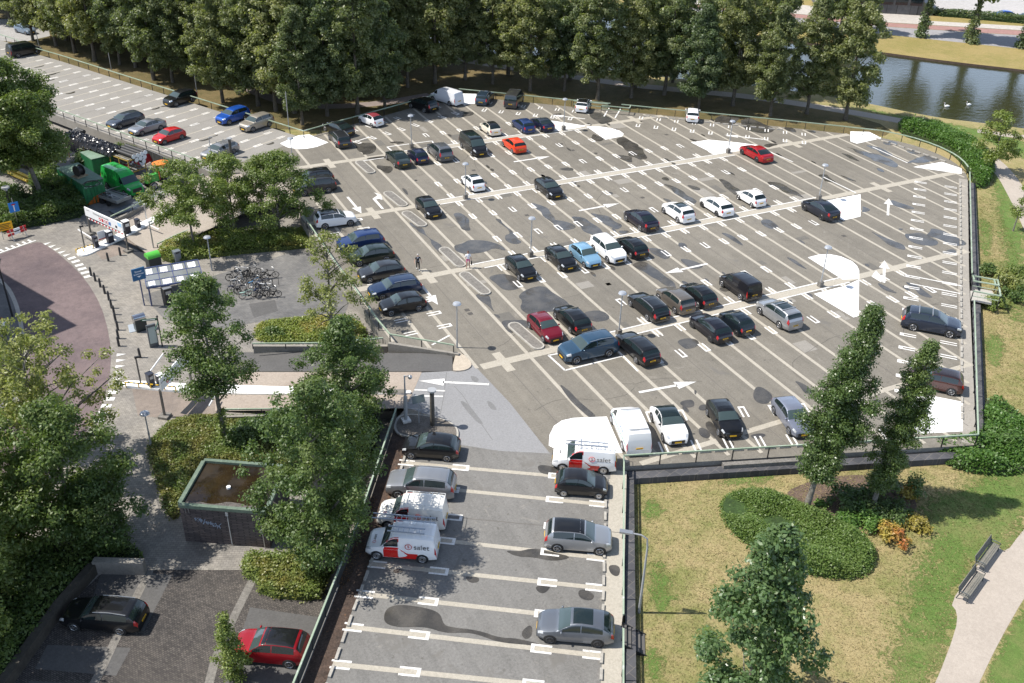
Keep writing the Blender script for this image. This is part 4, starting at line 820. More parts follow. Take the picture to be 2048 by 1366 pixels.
C_('beetle', WHT, (1326, 884), (1303, 840.6), -105, 'white round-bodied coupe with a black glass roof at the south fence', roof=GLASS, extra=('blackmirror',))
C_('supermini', BLK, (824.7, 917.5), (891.7, 923.5), 149, 'black small car in the tree shade at the top of the lower deck', extra=('aerial',))
C_('suv', paint('grey silver paint', (.27, .28, .30), .6), (792, 996.8), (882, 1003), 149, 'silver grey off-roader on the lower deck beside a white van with a roof rack', extra=('roof_rails',))
C_('city', paint('soft black paint', (.012, .012, .014)), (1199, 995.6), (1125, 994.8), -31, 'black city car at the lower deck\'s east edge beside a red and white van', hub=True)
C_('crossover', SILV, (1199.6, 1110), (1113.4, 1103.6), -31, 'silver crossover with a black roof on the lower deck', roof=BLK)
C_('hatchback', paint('metal grey paint', (.15, .165, .19), .6), (1096.8, 1285.5), (1197, 1294.7), 149, 'grey hatchback with black glass roof and red tail lights, nearest on the lower deck', extra=('sunroof',), rims=RIMD)
G2 = 'cars parked on the upper deck'
for a in [('minibus', BLK, (71.4, 109.4), (42.4, 113.8), 22, 'black van at the far end of the upper deck'), ('suv', BLK, (351, 214), (387, 203.7), -152, 'black off-roader at the far fence of the upper deck'), ('estate', paint('slate paint', (.05, .06, .08), .5), (241.7, 257.6), (276.8, 247.3), -152, 'slate grey estate beside a silver saloon on the upper deck'), ('sedan', paint('silver saloon paint', (.22, .23, .25), .6), (285, 271.7), (321.6, 260), -152, 'silver grey saloon between the slate estate and the small red car'), ('supermini', RED, (331.9, 289), (362, 279.3), -152, 'small bright red car on the upper deck'), ('suv', ROYAL, (458.7, 249.9), (491.5, 239.6), -152, 'royal blue off-roader at the far fence of the upper deck'), ('suv', BEIGE, (506.7, 264), (538.4, 253.7), -152, 'beige off-roader beside the royal blue one'), ('estate', paint('light silver paint', (.27, .27, .275), .6), (430.5, 320.3), (469, 308.8), -150, 'silver estate with roof bars next to the vent column')]:
    C_(*a, group=G2, extra=('roof_bars',) if 'roof bars' in a[5] else (), **(dict(name='passenger_van', cat='van') if 'black van' in a[5] else {}))
C_('estate', BLK, (154, 1261), (239, 1269), 149, 'black estate in the shaded lower car park', z=ZW, group='cars in the lower car park', extra=('roof_rails',))
C_('crossover', paint('wine red paint', (.30, .008, .014), .3), (490, 1327), (578, 1337), 149, 'red crossover with a black roof partly behind the deck fence', z=ZW, group='cars in the lower car park', roof=BLK)
car('supermini', ROYAL, P(2004, 36, ZL), 150, 'blue car parked across the canal', group='cars across the canal'); car('supermini', BLK, P(2052, 40, ZL), 150, 'dark car at the picture\'s edge across the canal', group='cars across the canal')
car('supermini', paint('pale blue grey paint', (.2, .26, .33), .3), P(52, 66, ZL), -60, 'pale blue car on the square behind the far corner of the upper deck', group='cars beyond the upper deck')
# ------------------------------------------------------------------ vans with lettering
def textmesh(body, size, m, name, ext=.004):
    cu = bpy.data.curves.new(name, 'FONT'); cu.body = body; cu.size = size; cu.extrude = ext; cu.align_x = 'CENTER'; cu.align_y = 'CENTER'
    o = bpy.data.objects.new(name, cu); COL.objects.link(o); me = bpy.data.meshes.new_from_object(o); bpy.data.objects.remove(o); bpy.data.curves.remove(cu)
    me.name = name; me.materials.clear(); me.materials.append(m); return me
INK = pmat('grey lettering', (.13, .125, .12), .5); REDI = pmat('red lettering', (.55, .03, .025), .5); WHI = pmat('white lettering', (.8, .8, .8), .5)
VRED = paint('van red paint', (.58, .012, .010)); VWH = paint('company van white', (.80, .80, .80), 0, .35); VWH2 = paint('older van cream white', (.74, .72, .67), 0, .4)
SALET = textmesh('salet', .52, INK, 'lettering'); SLET = textmesh('S', .3, REDI, 'logo letter')
def company_van(a, b_, head, label, color, rack):
    v = C_('smallvan', color, a, b_, head, label, name='company_van', cat='van', extra=('panel',), hub=True); s = MESH['smallvan']['shape']
    for ch in v.children:
        if ch.name.startswith('door'): setmat(ch, 0, VRED if abs(ch.data.vertices[0].co.x) < 9 and max(q.co.x for q in ch.data.vertices) > .3 else color)
    for sd_ in (1, -1):
        link('red_swoosh', s.patch(.40, .475, 5.2, 6.3, .007, 4, 2, sd_).mesh('red swoosh', [VRED]), v)
        link('red_swoosh', s.patch(.30, .475, 5.84, 6.6, .009, 6, 2, sd_).mesh('red swoosh', [VRED]), v)
        b = MB(); n = 16
        for i in range(n):                                  # red wave sweeping to the rear wheel arch
            t0, t1 = lerp(.468, .74, i / n), lerp(.468, .74, (i + 1) / n)
            f = lambda t: lerp(4.0, 2.2, min(1, ((t - .468) / .13)) ** .7)
            for (u0, u1) in ((1.0, 1.5), ): pass
            A = [s.at(t, q, sd_) + Vector((0, sd_ * .0095, 0)) for t, q in ((t0, 1.02), (t1, 1.02), (t1, f(t1)), (t0, f(t0)))]; b.quad(*A)
        link('red_swoosh', b.mesh('red swoosh', [VRED]), v)
        y = s.W / 2 * .955 + .03; R = Matrix.Rotation(math.pi / 2, 4, 'X') if sd_ < 0 else Matrix.Rotation(math.pi, 4, 'Z') @ Matrix.Rotation(math.pi / 2, 4, 'X')
        for me, dx, dz in ((SALET, .14, 1.21), (SLET, -.66, 1.21)):
            o = link('lettering', me, v); o.matrix_local = Matrix.Translation((-1.22 + (dx if sd_ < 0 else -dx) * 1.0, sd_ * y, dz)) @ R
        b = MB(); cx = -1.22 + (-.66 if sd_ < 0 else .66); b.torus((cx, sd_ * y, 1.21), (0, 1, 0), .20, .02, 20, 4); link('logo_ring', b.mesh('logo ring', [REDI]), v)
    b = MB(); xh = s.X(.10)
    o = link('lettering', textmesh('salet', .26, INK, 'bonnet lettering'), v); o.matrix_local = Matrix.Translation((s.X(.12), 0, s.at(.12, 8.9).z + .02)) @ Matrix.Rotation(math.pi / 2, 4, 'Z') @ Matrix.Rotation(-.12, 4, 'X')
    b = MB(); b.torus((s.X(-.115 + .23), .42, s.at(.115, 8.2).z + .02), (0.1, 0, 1), .10, .012, 14, 4); link('logo_ring', b.mesh('logo ring', [REDI]), v)
    b = MB(); z = s.H + .16
    if rack:
        x0, x1 = s.X(.40), s.X(.96)
        for y in (-.62, .62): b.bar((x0, y, z), (x1, y, z), .03, .03)
        for i in range(7):
            x = lerp(x0, x1, i / 6); b.bar((x, -.62, z), (x, .62, z), .025, .025)
            for y in (-.62, .62): b.bar((x, y, z), (x, y, s.H - .06), .02, .02)
        b.bar((x0, -.62, z), (x0, .62, z), .05, .06); link('roof_rack', b.mesh('roof rack', [pmat('white rack', (.7, .7, .68), .4)]), v)
    return v
def ladder(van, y, x0, x1, z, label, w=.42):
    M = Matrix.Translation(van.location) @ Matrix.Rotation(van.rotation_euler.z, 4, 'Z'); b = MB()
    for dy in (0, w): b.bar((x0, y + dy, z), (x1, y + dy, z + .03), .05, .07)
    n = int(abs(x1 - x0) / .30)
    for i in range(1, n): x = lerp(x0, x1, i / n); b.bar((x, y, z), (x, y + w, z), .03, .03)
    o = b.build('ladder', pmat('ladder aluminium', (.36, .40, .46), .4, .6)); o.matrix_world = M; tag(o, label, 'ladder'); return o
v1 = company_van((1122.8, 938.7), (1208, 951), 149, 'white and red company van with a roof rack beside the black city car', VWH, True)
ladder(v1, .1, -1.6, 1.3, 2.06, 'blue grey ladder lying on the roof rack of the van by the white hatching')
v2 = company_van((775, 1056), (864, 1066), 149, 'cream white and red company van with a rack of thin bars', VWH2, True)
v3 = company_van((753.4, 1115.6), (846.2, 1127.3), 149, 'white and red company van carrying two ladders at the west fence', VWH, True)
ladder(v3, -.95 + .1, -2.0, 1.9, 2.10, 'long aluminium ladder on the far side of the nearest van roof'); ladder(v3, .15, -1.5, .75, 2.06, 'short aluminium ladder on the near side of the nearest van roof')
v4 = C_('panelvan', VWH, (1222.7, 845), (1246, 899), 73, 'white panel van with blue and green stripes at the south fence', name='delivery_van', cat='van', hub=True, extra=('panel',))
s = MESH['panelvan']['shape']
for sd_ in (1, -1):
    link('stripe', s.patch(.05, .97, 2.55, 2.85, .009, 14, 1, sd_).mesh('blue stripe', [pmat('stripe blue', (.03, .10, .32), .4)]), v4); link('stripe', s.patch(.05, .97, 2.95, 3.15, .009, 14, 1, sd_).mesh('green stripe', [pmat('stripe green', (.25, .55, .10), .4)]), v4)
    o = link('lettering', textmesh('Service', .34, pmat('blue lettering', (.04, .14, .36), .5), 'van lettering'), v4); o.matrix_local = Matrix.Translation((-.9, sd_ * .93, 1.32)) @ (Matrix.Rotation(math.pi / 2, 4, 'X') if sd_ < 0 else Matrix.Rotation(math.pi, 4, 'Z') @ Matrix.Rotation(math.pi / 2, 4, 'X'))
b = MB()
for t in (.40, .88): b.bar((s.X(t), -.72, 1.97), (s.X(t), .72, 1.97), .08, .05)
link('roof_bars', b.mesh('roof bars', [GALV]), v4)
# ------------------------------------------------------------------ fences and railings
POSTM = None
def fence(name, label, pts, z0=0.0, h=1.0, step=2.4, rail=GREENR, panel=None, w=.10, inset=0.0, cat='fence', sub=0):
    pts = [Vector((p[0], p[1])) for p in pts]; base = Vector((pts[0].x, pts[0].y, z0)); f = thing(name, label, cat, base)
    zf = z0 if callable(z0) else (lambda p: z0)
    loc = lambda p, z: (p.x - base.x, p.y - base.y, z)
    b = MB()
    for a, c in zip(pts, pts[1:]):
        b.bar(loc(a, h - .05), loc(c, h - .05), w, .10)
    b.build('rail', rail, f)
    L = plen(pts); n = max(1, int(L / step)); pm = MB(); pm.box((0, 0, h / 2 - .09), (.07, .07, h - .14)); me = pm.mesh('post', [DARKM])
    for i in range(min(n, 99) + 1):
        q, d = along(pts, min(L - .01, L * i / n)); o = link('post', me, f); o.location = loc(q, 0); o.rotation_euler.z = math.atan2(d.y, d.x)
    if panel:
        b = MB()
        for a, c in zip(pts, pts[1:]): b.bar(loc(a, h * .47), loc(c, h * .47), .03, h * .78)
        b.build('panel', panel, f)
    return f
fence('deck_railing', 'green railing along the north-west edge of the deck', NW[::-1])
fence('deck_railing', 'green railing along the north-east edge left of the stair gap', NE2[::-1])
fence('deck_railing', 'green railing curving round the north-east corner of the deck', NE[::-1][:0] or NE)
fence('deck_railing', 'green railing along the east edge between the corner and the stair', [EAST[3], P(1944.5, 545, 1)])
fence('deck_railing', 'green railing along the east edge below the stair', [P(1949, 600, 1), SEC])
fence('deck_railing', 'green railing along the south edge of the deck', [SWC, SEC])
fence('deck_railing', 'green railing along the east side of the lower deck above the step', [SWC, P(1247, 1228, 1)])
fence('deck_railing', 'green railing along the east side of the lower deck below the step', [P(1247, 1256, 1), LOWR_[2]])
fence('deck_fence', 'green topped fence with dark panels along the west side of the lower deck', LOWL, panel=PANEL)
fence('deck_railing', 'green railing along the west edge of the deck among the trees', WEST)
fence('deck_railing', 'green railing on the wall beside the ramp', RAMPW + [])
fence('deck_railing', 'green railing along the far side of the upper deck', ULE)
fence('deck_railing', 'green railing at the top left end of the upper deck', ULE2)
fence('deck_railing', 'green railing along the yard side of the upper deck', ULW)
# low walls and dark ledges under the railings
def wall(name, label, pts, z0, z1, t, m, cat='wall', off=0.0):
    pts = [Vector((p[0], p[1])) for p in pts]; b = MB()
    for a, c in zip(pts, pts[1:]):
        d = (c - a).normalized(); n = Vector((d.y, -d.x)) * off; b.bar((a.x + n.x, a.y + n.y, (z0 + z1) / 2), (c.x + n.x, c.y + n.y, (z0 + z1) / 2), t, z1 - z0)
    return tag(b.build(name, m), label, cat)
SLATE = brick('slate ledge', (.06, .062, .07), (.085, .086, .095), (.15, .14, .13), 1.0, -.32, .9, .6, msz=.015)
wall('retaining_wall', 'dark ledge and wall at the foot of the south railing', [SWC + Vector((.2, -.2, 0)), SEC + Vector((.4, -.2, 0))], ZL, -.28, .75, SLATE, off=.55)
wall('concrete_planter', 'long grey concrete trough on the ledge of the south railing', [SWC.lerp(SEC, .27) + Vector((-.12, -.4, 0)), SWC.lerp(SEC, .48) + Vector((-.12, -.4, 0))], -.5, .02, .4, CONCG, 'planter')
wall('retaining_wall', 'dark ledge at the foot of the east railing', [EAST[3], SEC], ZL, -.3, .7, SLATE, off=-.55)
wall('retaining_wall', 'dark ledge at the east foot of the lower deck', [SWC, LOWR_[1], LOWR_[2]], ZL, -.35, .6, SLATE, off=-.5)
wall('ramp_wall', 'grey concrete wall between the deck and the ramp', [Vector((22.4, 66.5)), P(918, 706, .3)], ZW, .25, .28, CONCW)
wall('ramp_wall', 'low concrete wall on the far side of the ramp with a green railing', px([(508, 700), (640, 700), (775, 700)], -1.0), ZW, -.55, .3, CONCW)
fence('ramp_railing', 'green railing on the low wall on the far side of the ramp', px([(505, 688), (640, 687), (766, 677)], -.1), -.55, .55, 2.6)
fence('ramp_railing', 'green railing along the near side of the ramp', px([(436, 820), (600, 818), (780, 812)], -.6), -1.0, .5, 3.0)
wall('ramp_wall', 'low concrete wall under the railing on the near side of the ramp', px([(436, 830), (600, 826), (785, 818)], -.9), ZW, -1.0, .3, CONCW)
fence('ramp_railing', 'green railing and wall on the yard side of the north ramp', px([(221, 433), (291, 400), (424, 340)], -.6), -1.2, .65, 3)
wall('ramp_wall', 'concrete wall on the yard side of the north ramp', px([(221, 444), (291, 411), (424, 350)], -1.2), ZW, -1.1, .3, CONCW)
fence('ramp_railing', 'short green railing on the plaza side of the north ramp', px([(314, 487), (347, 471), (470, 420)], -.8), -1.4, .6, 3)
# ------------------------------------------------------------------ lamp posts
def lamp_meshes():
    b = MB(); b.cyl((0, 0, .5), (0, 0, 3.95), .06, .045, 8); b.cyl((0, 0, 1.55), (0, 0, 1.75), .075, n=8); pole = b.mesh('pole', [GREYP], 40)
    b = MB(); b.cyl((0, 0, 3.92), (0, 0, 4.02), .12, .36, 16); b.cyl((0, 0, 4.02), (0, 0, 4.12), .36, .30, 16); b.ball((0, 0, 4.1), (.31, .31, .10), 14, 5); head = b.mesh('lamp_head', [pmat('lamp hood', (.42, .44, .47), .35, .4)], 40)
    b = MB(); b.box((0, 0, .28), (.42, .42, .56)); foot = b.mesh('foot', [CONCG]); return pole, head, foot
LP_, LH_, LF_ = lamp_meshes()
def lamp(p, label, foot=True, h=4.12, group='disc headed lamp posts'):
    t = thing('lamp_post', label, 'lamp post', p, group=group); k = h / 4.12
    o = link('pole', LP_, t); o.scale = (1, 1, k) if foot else (1, 1, k)
    o = link('lamp_head', LH_, t); o.location = (0, 0, h - 4.12)
    if foot: link('foot', LF_, t)
    else:
        b = MB(); b.cyl((0, 0, 0), (0, 0, .55 * k), .085, n=8); b.build('foot', GREYP, t, 40)
for q, l in [((823, 296), 'disc lamp post behind the small navy car'), ((1127, 260), 'disc lamp post on the white hatching by two blue cars'), ((1456, 306), 'disc lamp post beside the bright red fastback'), ((931, 398), 'disc lamp post beside the small round white car'), ((1637, 399), 'disc lamp post behind the anthracite electric coupe'), ((1061, 513), 'disc lamp post between two black small cars'), ((1640, 573), 'disc lamp post on the large D-shaped white hatching'), ((1237, 670), 'disc lamp post behind the black short estate')]: lamp(P(*q), l)
lamp(P(914, 695), 'disc lamp post at the end of the wall beside the ramp', False, 4.2); lamp(P(587, 345), 'disc lamp post by the fan-shaped white hatching', False)
lamp(P(303, 895, ZW), 'disc lamp post at the corner of the yellow green planting', False, 3.1); lamp(P(424, 541, ZW), 'disc lamp post at the edge of the dark plaza by the bicycles', False, 3.6)
def poleonly(name, p, h, r, m, label, cat): b = MB(); b.cyl(p, (p[0], p[1], p[2] + h), r, r * .7, 8); return tag(b.build(name, m, None, 40), label, cat)
for a, hy, l in [((578, 258), 183, 'thin grey pole at the fence corner of the upper deck'), ((395, 192), 152, 'thin grey pole behind the upper deck railing near the black off-roader'), ((223, 140), 121, 'thin grey pole behind the upper deck railing, middle one'), ((79, 96), 62, 'thin grey pole behind the black van on the upper deck')]:
    p = P(*a, 0); poleonly('fence_pole', p, max(2.5, zfor(p, hy)), .07, GALV, l, 'pole')
# street lamp on the lawn with bent arm
p = P(1278, 1225, ZL); t = thing('street_lamp', 'bent arm street lamp on the dry lawn beside the lower deck', 'street lamp', p); h = zfor(p, 1072) - ZL
b = MB(); b.tube([(0, 0, 0), (0, 0, h * .35), (.0, 0, h * .85), (-.05, .05, h * .96), (-.35, .25, h), (-.85, .6, h + .05)], [.09, .08, .06, .05, .045, .04], 8); b.build('pole', GREYP, t, 50)
b = MB(); b.bar((-.75, .52, h + .06), (-1.35, .95, h + .10), .28, .12); b.build('lamp_head', GALV, t)
p = P(25, 633, ZW); t = thing('street_lamp', 'black street lamp with a lantern on the footway at the left edge', 'street lamp', p); h = zfor(p, 530) - ZW
b = MB(); b.cyl((0, 0, 0), (0, 0, h), .09, .06, 8); b.build('pole', DARKM, t, 40); b = MB(); b.cyl((0, 0, h), (0, 0, h + .5), .12, .3, 10); b.cyl((0, 0, h + .5), (0, 0, h + .62), .32, .1, 10); b.build('lantern', DARKM, t, 40)
p = P(29, 446, ZW); t = thing('street_lamp', 'dark street lamp with a flat grey head behind the blue road sign', 'street lamp', p); h = zfor(p, 375) - ZW
b = MB(); b.cyl((0, 0, 0), (0, 0, h), .09, .05, 8); b.build('pole', DARKM, t, 40); b = MB(); b.cyl((0, 0, h - .35), (0, 0, h - .05), .14, .22, 10); b.cyl((0, 0, h - .05), (0, 0, h + .1), .42, .4, 12); b.build('lamp_head', GREYP, t, 40)
# ------------------------------------------------------------------ kerbed islands
def island(q0, q1, w, label):
    a, c = P(*q0), P(*q1); d = (c - a).normalized(); n = Vector((-d.y, d.x, 0)); t = thing('kerb_island', label, 'kerb island', a)
    def ring(r, ext):
        pts = [n * r - d * ext, -n * r - d * ext]
        pts = [a + n * r, ] + [a - d * r * math.cos(x) * 0 + n * r * math.cos(x) - d * r * math.sin(x) for x in [math.pi * k / 6 for k in range(1, 6)]] + [a - n * r]
        pts += [c - n * r] + [c - n * r * math.cos(x) + d * r * math.sin(x) for x in [math.pi * k / 6 for k in range(1, 6)]] + [c + n * r]
        return [(p - a) for p in pts]
    b = MB(); b.prism([(p.x, p.y) for p in ring(w, 0)], 0, .13); b.build('kerb', KERB, t)
    b = MB(); b.prism([(p.x, p.y) for p in ring(w - .14, 0)], .1, .136, bottom=False); b.build('gravel_fill', CONCG, t)
for i, (q0, q1) in enumerate([((720, 326), (741, 344)), ((777, 388), (805, 410)), ((814, 428), (843, 450)), ((889, 501), (920, 530)), ((930, 551), (969, 585)), ((1029, 653), (1075, 693))]):
    island(q0, q1, .58, 'long kerbed concrete island, ' + ['below the first beam by the black saloon', 'above the beam by the turning arrow', 'left of the black small car', 'left of the woman in white', 'just below the woman in white', 'beside the maroon car'][i])
# planting island at the ramp head
q = smooth(px([(795, 832), (830, 830), (880, 838), (905, 848), (918, 862), (916, 882), (900, 884), (800, 876), (785, 858)], 0), 2)
t = thing('ramp_island', 'kerbed island of bare soil with posts at the head of the ramp', 'kerb island', q[0].to_3d()); o0 = q[0]
b = MB(); b.prism([(p - o0) for p in q], 0, .14); b.build('kerb', KERB, t)
cx = sum((p for p in q), Vector((0, 0))) / len(q)
b = MB(); b.prism([((p - cx) * .93 + cx - o0) for p in q], .1, .146, bottom=False); b.build('soil_fill', stone('island soil', (.13, .115, .10), (.19, .17, .15), 9, 1.2, .4, grain=.3), t)
def column(b0, top, label, z=.14, r=.17):
    p = P(*b0, z); h = zfor(p, top) - z; t = thing('vent_column', label, 'vent column', p)
    b = MB(); b.cyl((0, 0, 0), (0, 0, h - .12), r, r * .95, 12); b.build('shaft', stone('column', (.07, .065, .055), (.11, .10, .085), 14, 2, .4), t, 40); b = MB(); b.cyl((0, 0, h - .12), (0, 0, h), r * 1.9, n=16); b.build('cap', GREYP, t, 40)
column((865, 850), 779, 'dark round vent column with a disc cap on the ramp island'); column((463, 314), 276, 'dark round vent column with a flat cap at the corner of the upper deck', 0)
p = P(812, 842, .14); t = thing('camera_pole', 'camera pole with a dome on the ramp island', 'camera pole', p); h = zfor(p, 751) - .14
b = MB(); b.cyl((0, 0, .1), (0, 0, h * .55), .14, n=8); b.cyl((0, 0, h * .55), (0, 0, h), .06, n=8); b.build('pole', GREYP, t, 40); b = MB(); b.bar((0, 0, h - .1), (.4, 0, h - .1), .05, .05); b.ball((.42, 0, h - .25), .17); b.build('camera', GALV, t, 50); b = MB(); b.box((0, 0, .08), (.6, .6, .2)); b.build('foot', WHITEW, t)
p = P(426, 335); t = thing('camera_pole', 'thin grey camera pole in front of the silver estate on the upper deck', 'camera pole', p); h = zfor(p, 275)
b = MB(); b.cyl((0, 0, 0), (0, 0, h * .5), .13, n=8); b.cyl((0, 0, h * .5), (0, 0, h), .05, n=8); b.build('pole', GREYP, t, 40); b = MB(); b.box((.2, 0, h), (.4, .12, .12)); b.build('camera', GALV, t)
p = P(838, 846, .14); t = thing('board_sign', 'small dark board on a thin post on the ramp island', 'sign', p); h = zfor(p, 792) - .14
b = MB(); b.cyl((0, 0, 0), (0, 0, h - .3), .035, n=6); b.build('post', GREYP, t); b = MB(); b.box((0, 0, h - .28), (.95, .05, .55), M=Matrix.Rotation(-.5, 3, 'X')); b.build('board', pmat('sign back', (.09, .115, .115), .5), t)
a, c = P(815, 826, .14), P(873, 834, .14); t = thing('tube_railing', 'thin tubular railing at the edge of the ramp island', 'railing', a); d = c - a; b = MB()
for z in (.45, .95): b.bar((0, 0, z), (d.x, d.y, z), .04, .04)
for f in (0, .5, 1): b.bar((d.x * f, d.y * f, 0), (d.x * f, d.y * f, .95), .04, .04)
b.build('tubes', GREYP, t)
# ------------------------------------------------------------------ wheel stops (each its own block)
b = MB(); b.prism([(-.40, -.08), (.40, -.08), (.40, .08), (-.40, .08)], 0, .12); STOP = b.mesh('wheel stop', [stone('stop concrete', (.33, .31, .28), (.40, .38, .34), 12, 2, .5)])
def stops(p0, u_, n_, ss, dist, label):
    for s in ss:
        o = link('wheel_stop', STOP); q = Vector(p0[:2]) + Vector(u_[:2]) * s + Vector(n_[:2]) * dist; o.location = (q.x, q.y, 0.011); o.rotation_euler.z = math.atan2(u_[1], u_[0]) + random.uniform(-.03, .03); tag(o, label, 'wheel stop', 'concrete wheel stops')
stops(EAST[0], uE, nE, [s for i in range(22) for s in (3.45 + i * 2.36, 4.5 + i * 2.36)], .86, 'low concrete wheel stop along the east edge of the deck')
stops(SWC, uS, nS, [s for i in range(8) for s in (2.1 + i * 2.4 + .4, 3.2 + i * 2.4 + .6)], 1.0, 'low concrete wheel stop along the south edge of the deck')
uL = (LOWR_[1] - SWC).normalized(); nL = Vector((uL.y, -uL.x, 0)); nL = nL if nL.x < 0 else -nL
ss = [s for i in range(11) for s in (1.9 + i * 2.33, 3.1 + i * 2.33)]; stops(SWC, uL, nL, ss, 1.12, 'low concrete wheel stop along the east side of the lower deck')
for a_, b_ in zip(LOWL, LOWL[1:]):
    d = (b_ - a_).normalized(); n = Vector((-d.y, d.x, 0)); n = n if n.x > 0 else -n; L = (b_ - a_).length
    stops(a_, d, n, [1.0 + i * 1.2 for i in range(int(L / 1.2))], 1.45, 'low concrete wheel stop along the west side of the lower deck')
stops(NE[-1], uN3, nN3, [s for i in range(8) for s in (3.6 + i * 2.36, 4.7 + i * 2.36)], 1.1, 'low concrete wheel stop along the north-east edge of the deck')
a_ = P(1748, 276); c_ = P(1895, 325); d = (c_ - a_).normalized(); stops(a_, d, Vector((-d.y, d.x, 0)), [.6 + i * 1.15 for i in range(int((c_ - a_).length / 1.15))], 0, 'low concrete wheel stop along the cut corner by the blue wet patches')
# ------------------------------------------------------------------ stairs
def stairs(name, label, p, head, n, w, tread, rise, m, cat='stairs', rails=None):
    t = thing(name, label, cat, p, head)
    for i in range(n):
        b = MB(); b.box((tread * (i + .5), 0, -rise * (i + 1)), (tread, w, .08)); b.build('step', m, t)
    return t
e = (LOWR_[1] - SWC).normalized(); out = math.atan2(-nL.y, -nL.x)
p = P(1247, 1242, .95); t = stairs('garden_steps', 'short dark flight of steps from the lower deck to the lawn', (p.x, p.y, -.02), out, 5, 1.5, .27, .15, pmat('steps', (.09, .085, .08), .8))
b = MB(); b.bar((0, .78, -.1), (1.4, .78, -.85), .06, .22); b.bar((0, -.78, -.1), (1.4, -.78, -.85), .06, .22); b.build('stringer', DARKM, t)
p = (P(1944.5, 545, 1) + P(1949, 600, 1)) / 2; out = math.atan2(-nE.y, -nE.x)
t = stairs('park_stair', 'stair with green railings from the east edge of the deck to the park', (p.x, p.y, 0), out, 3, 2.0, .6, .02, KERB)
R3 = lambda x, y, z: (x, y, z); b = MB()
for y in (-1.1, 1.1): b.bar((0, y, 1), (2.3, y, 1), .13, .1); b.bar((0, y, .5), (2.3, y, .5), .06, .05)
b.bar((2.3, -1.1, 1), (2.3, 3.3, .55), .13, .1); b.bar((2.0, 1.1, .9), (2.0, 3.3, .5), .13, .1); b.bar((.1, 1.5, .95), (.1, 3.3, .6), .13, .1); b.bar((0, 3.3, .5), (2.3, 3.3, .5), .13, .1); b.build('railing', GREENR, t)
b = MB()
for x, y in [(0, -1.1), (2.3, -1.1), (2.3, 1.1), (0, 1.1), (2.3, 3.3), (.1, 3.3)]: b.box((x, y, .1), (.08, .08, 1.7))
b.build('post', DARKM, t)
for i in range(4): b = MB(); b.box((1.3, 1.3 + i * .5, -.15 * (i + 1)), (1.6, .5, .08)); b.build('step', KERB, t)
p = P(1232, 208, 1.0); t = thing('entrance_railing', 'double green railing screening the stair gap in the north-east railing', 'railing', (p.x, p.y, 0)); o2 = math.atan2(uN3.y, uN3.x); t.rotation_euler.z = math.atan2(uN.y, uN.x) + math.pi; b = MB()
for z in (1.0, .55): b.bar((-2.0, 1.2, z), (1.8, 1.2, z), .12, .09); b.bar((1.0, .35, z), (5.8, .35, z), .12, .09)
b.bar((-2.0, 0, 1.0), (-2.0, 1.2, 1.0), .12, .09); b.build('rail', GREENR, t); b = MB()
for x, y in [(-2, 1.2), (1.8, 1.2), (-2, .0), (1.0, .35), (5.8, .35), (3.4, .35)]: b.box((x, y, .45), (.08, .08, 1.0))
b.build('post', DARKM, t)
# ------------------------------------------------------------------ benches
SLAT = stone('bench slats', (.15, .145, .125), (.22, .21, .18), 12, 2.5, .6, rough=.7); IRON = pmat('bench iron', (.05, .065, .075), .5, .4)
def bench(p, rz, label):
    t = thing('park_bench', label, 'bench', p, rz, 'park benches'); L = 2.75
    b = MB()
    for i in range(5): b.box((0, -.04 + i * -.105, .45), (L, .085, .035))
    b.build('seat', SLAT, t); b = MB()
    for i in range(5): b.box((0, .07 + i * .03, .53 + i * .10), (L, .03, .085), M=Matrix.Rotation(-.25, 3, 'X'))
    b.build('backrest', SLAT, t)
    for x in (-1.3, 1.3):
        b = MB(); b.tube([(x, -.5, 0), (x, -.46, .43), (x, 0, .43), (x, .2, .95)], .03, 6); b.tube([(x, .15, 0), (x, .04, .43)], .03, 6); b.build('leg', IRON, t)
        b = MB(); b.tube([(x, -.48, .43), (x, -.5, .66), (x, -.2, .68), (x, .1, .66)], .028, 6); b.build('armrest', IRON, t)
a, c = P(1912, 1205, ZL), P(1992, 1095, ZL); d = (c - a); ang = math.atan2(d.y, d.x); d.normalize(); nn = Vector((-d.y, d.x, 0)); mid = (a + c) / 2
L = (c - a).length
bench(a + d * L * .25, ang, 'nearer of the two slatted park benches beside the footpath'); bench(a + d * L * .76 + nn * .28, ang, 'farther of the two slatted park benches, with a white scrap on the seat')
# ------------------------------------------------------------------ bollards
b = MB(); b.cyl((0, 0, 0), (0, 0, .82), .11, .10, 10); b.cyl((0, 0, .82), (0, 0, .92), .10, .05, 10); BOLL = b.mesh('bollard', [pmat('bollard paint', (.035, .035, .038), .55)], 40)
for i, q in enumerate([(182.5, 551.7), (191, 562), (201, 574), (210, 587), (218, 600), (223.5, 616), (228.6, 629), (232, 644), (236, 660), (237, 677), (238, 692), (280.6, 715), (340, 724), (252, 924), (217, 522), (241, 511)]):
    o = link('bollard', BOLL); o.location = P(*q, ZW + .01); o.rotation_euler = (random.uniform(-.03, .03), random.uniform(-.03, .03), 0)
    tag(o, 'dark bollard in the curved row along the red street' if i < 11 else ['dark bollard left of the white barrier arm tip', 'dark bollard behind the white sign board of the exit gantry', 'dark bollard on the path by the yellow green planting', 'dark bollard on the apron of the entrance, nearer the street', 'dark bollard on the apron of the entrance, nearer the gantry'][i - 11], 'bollard', 'bollards')
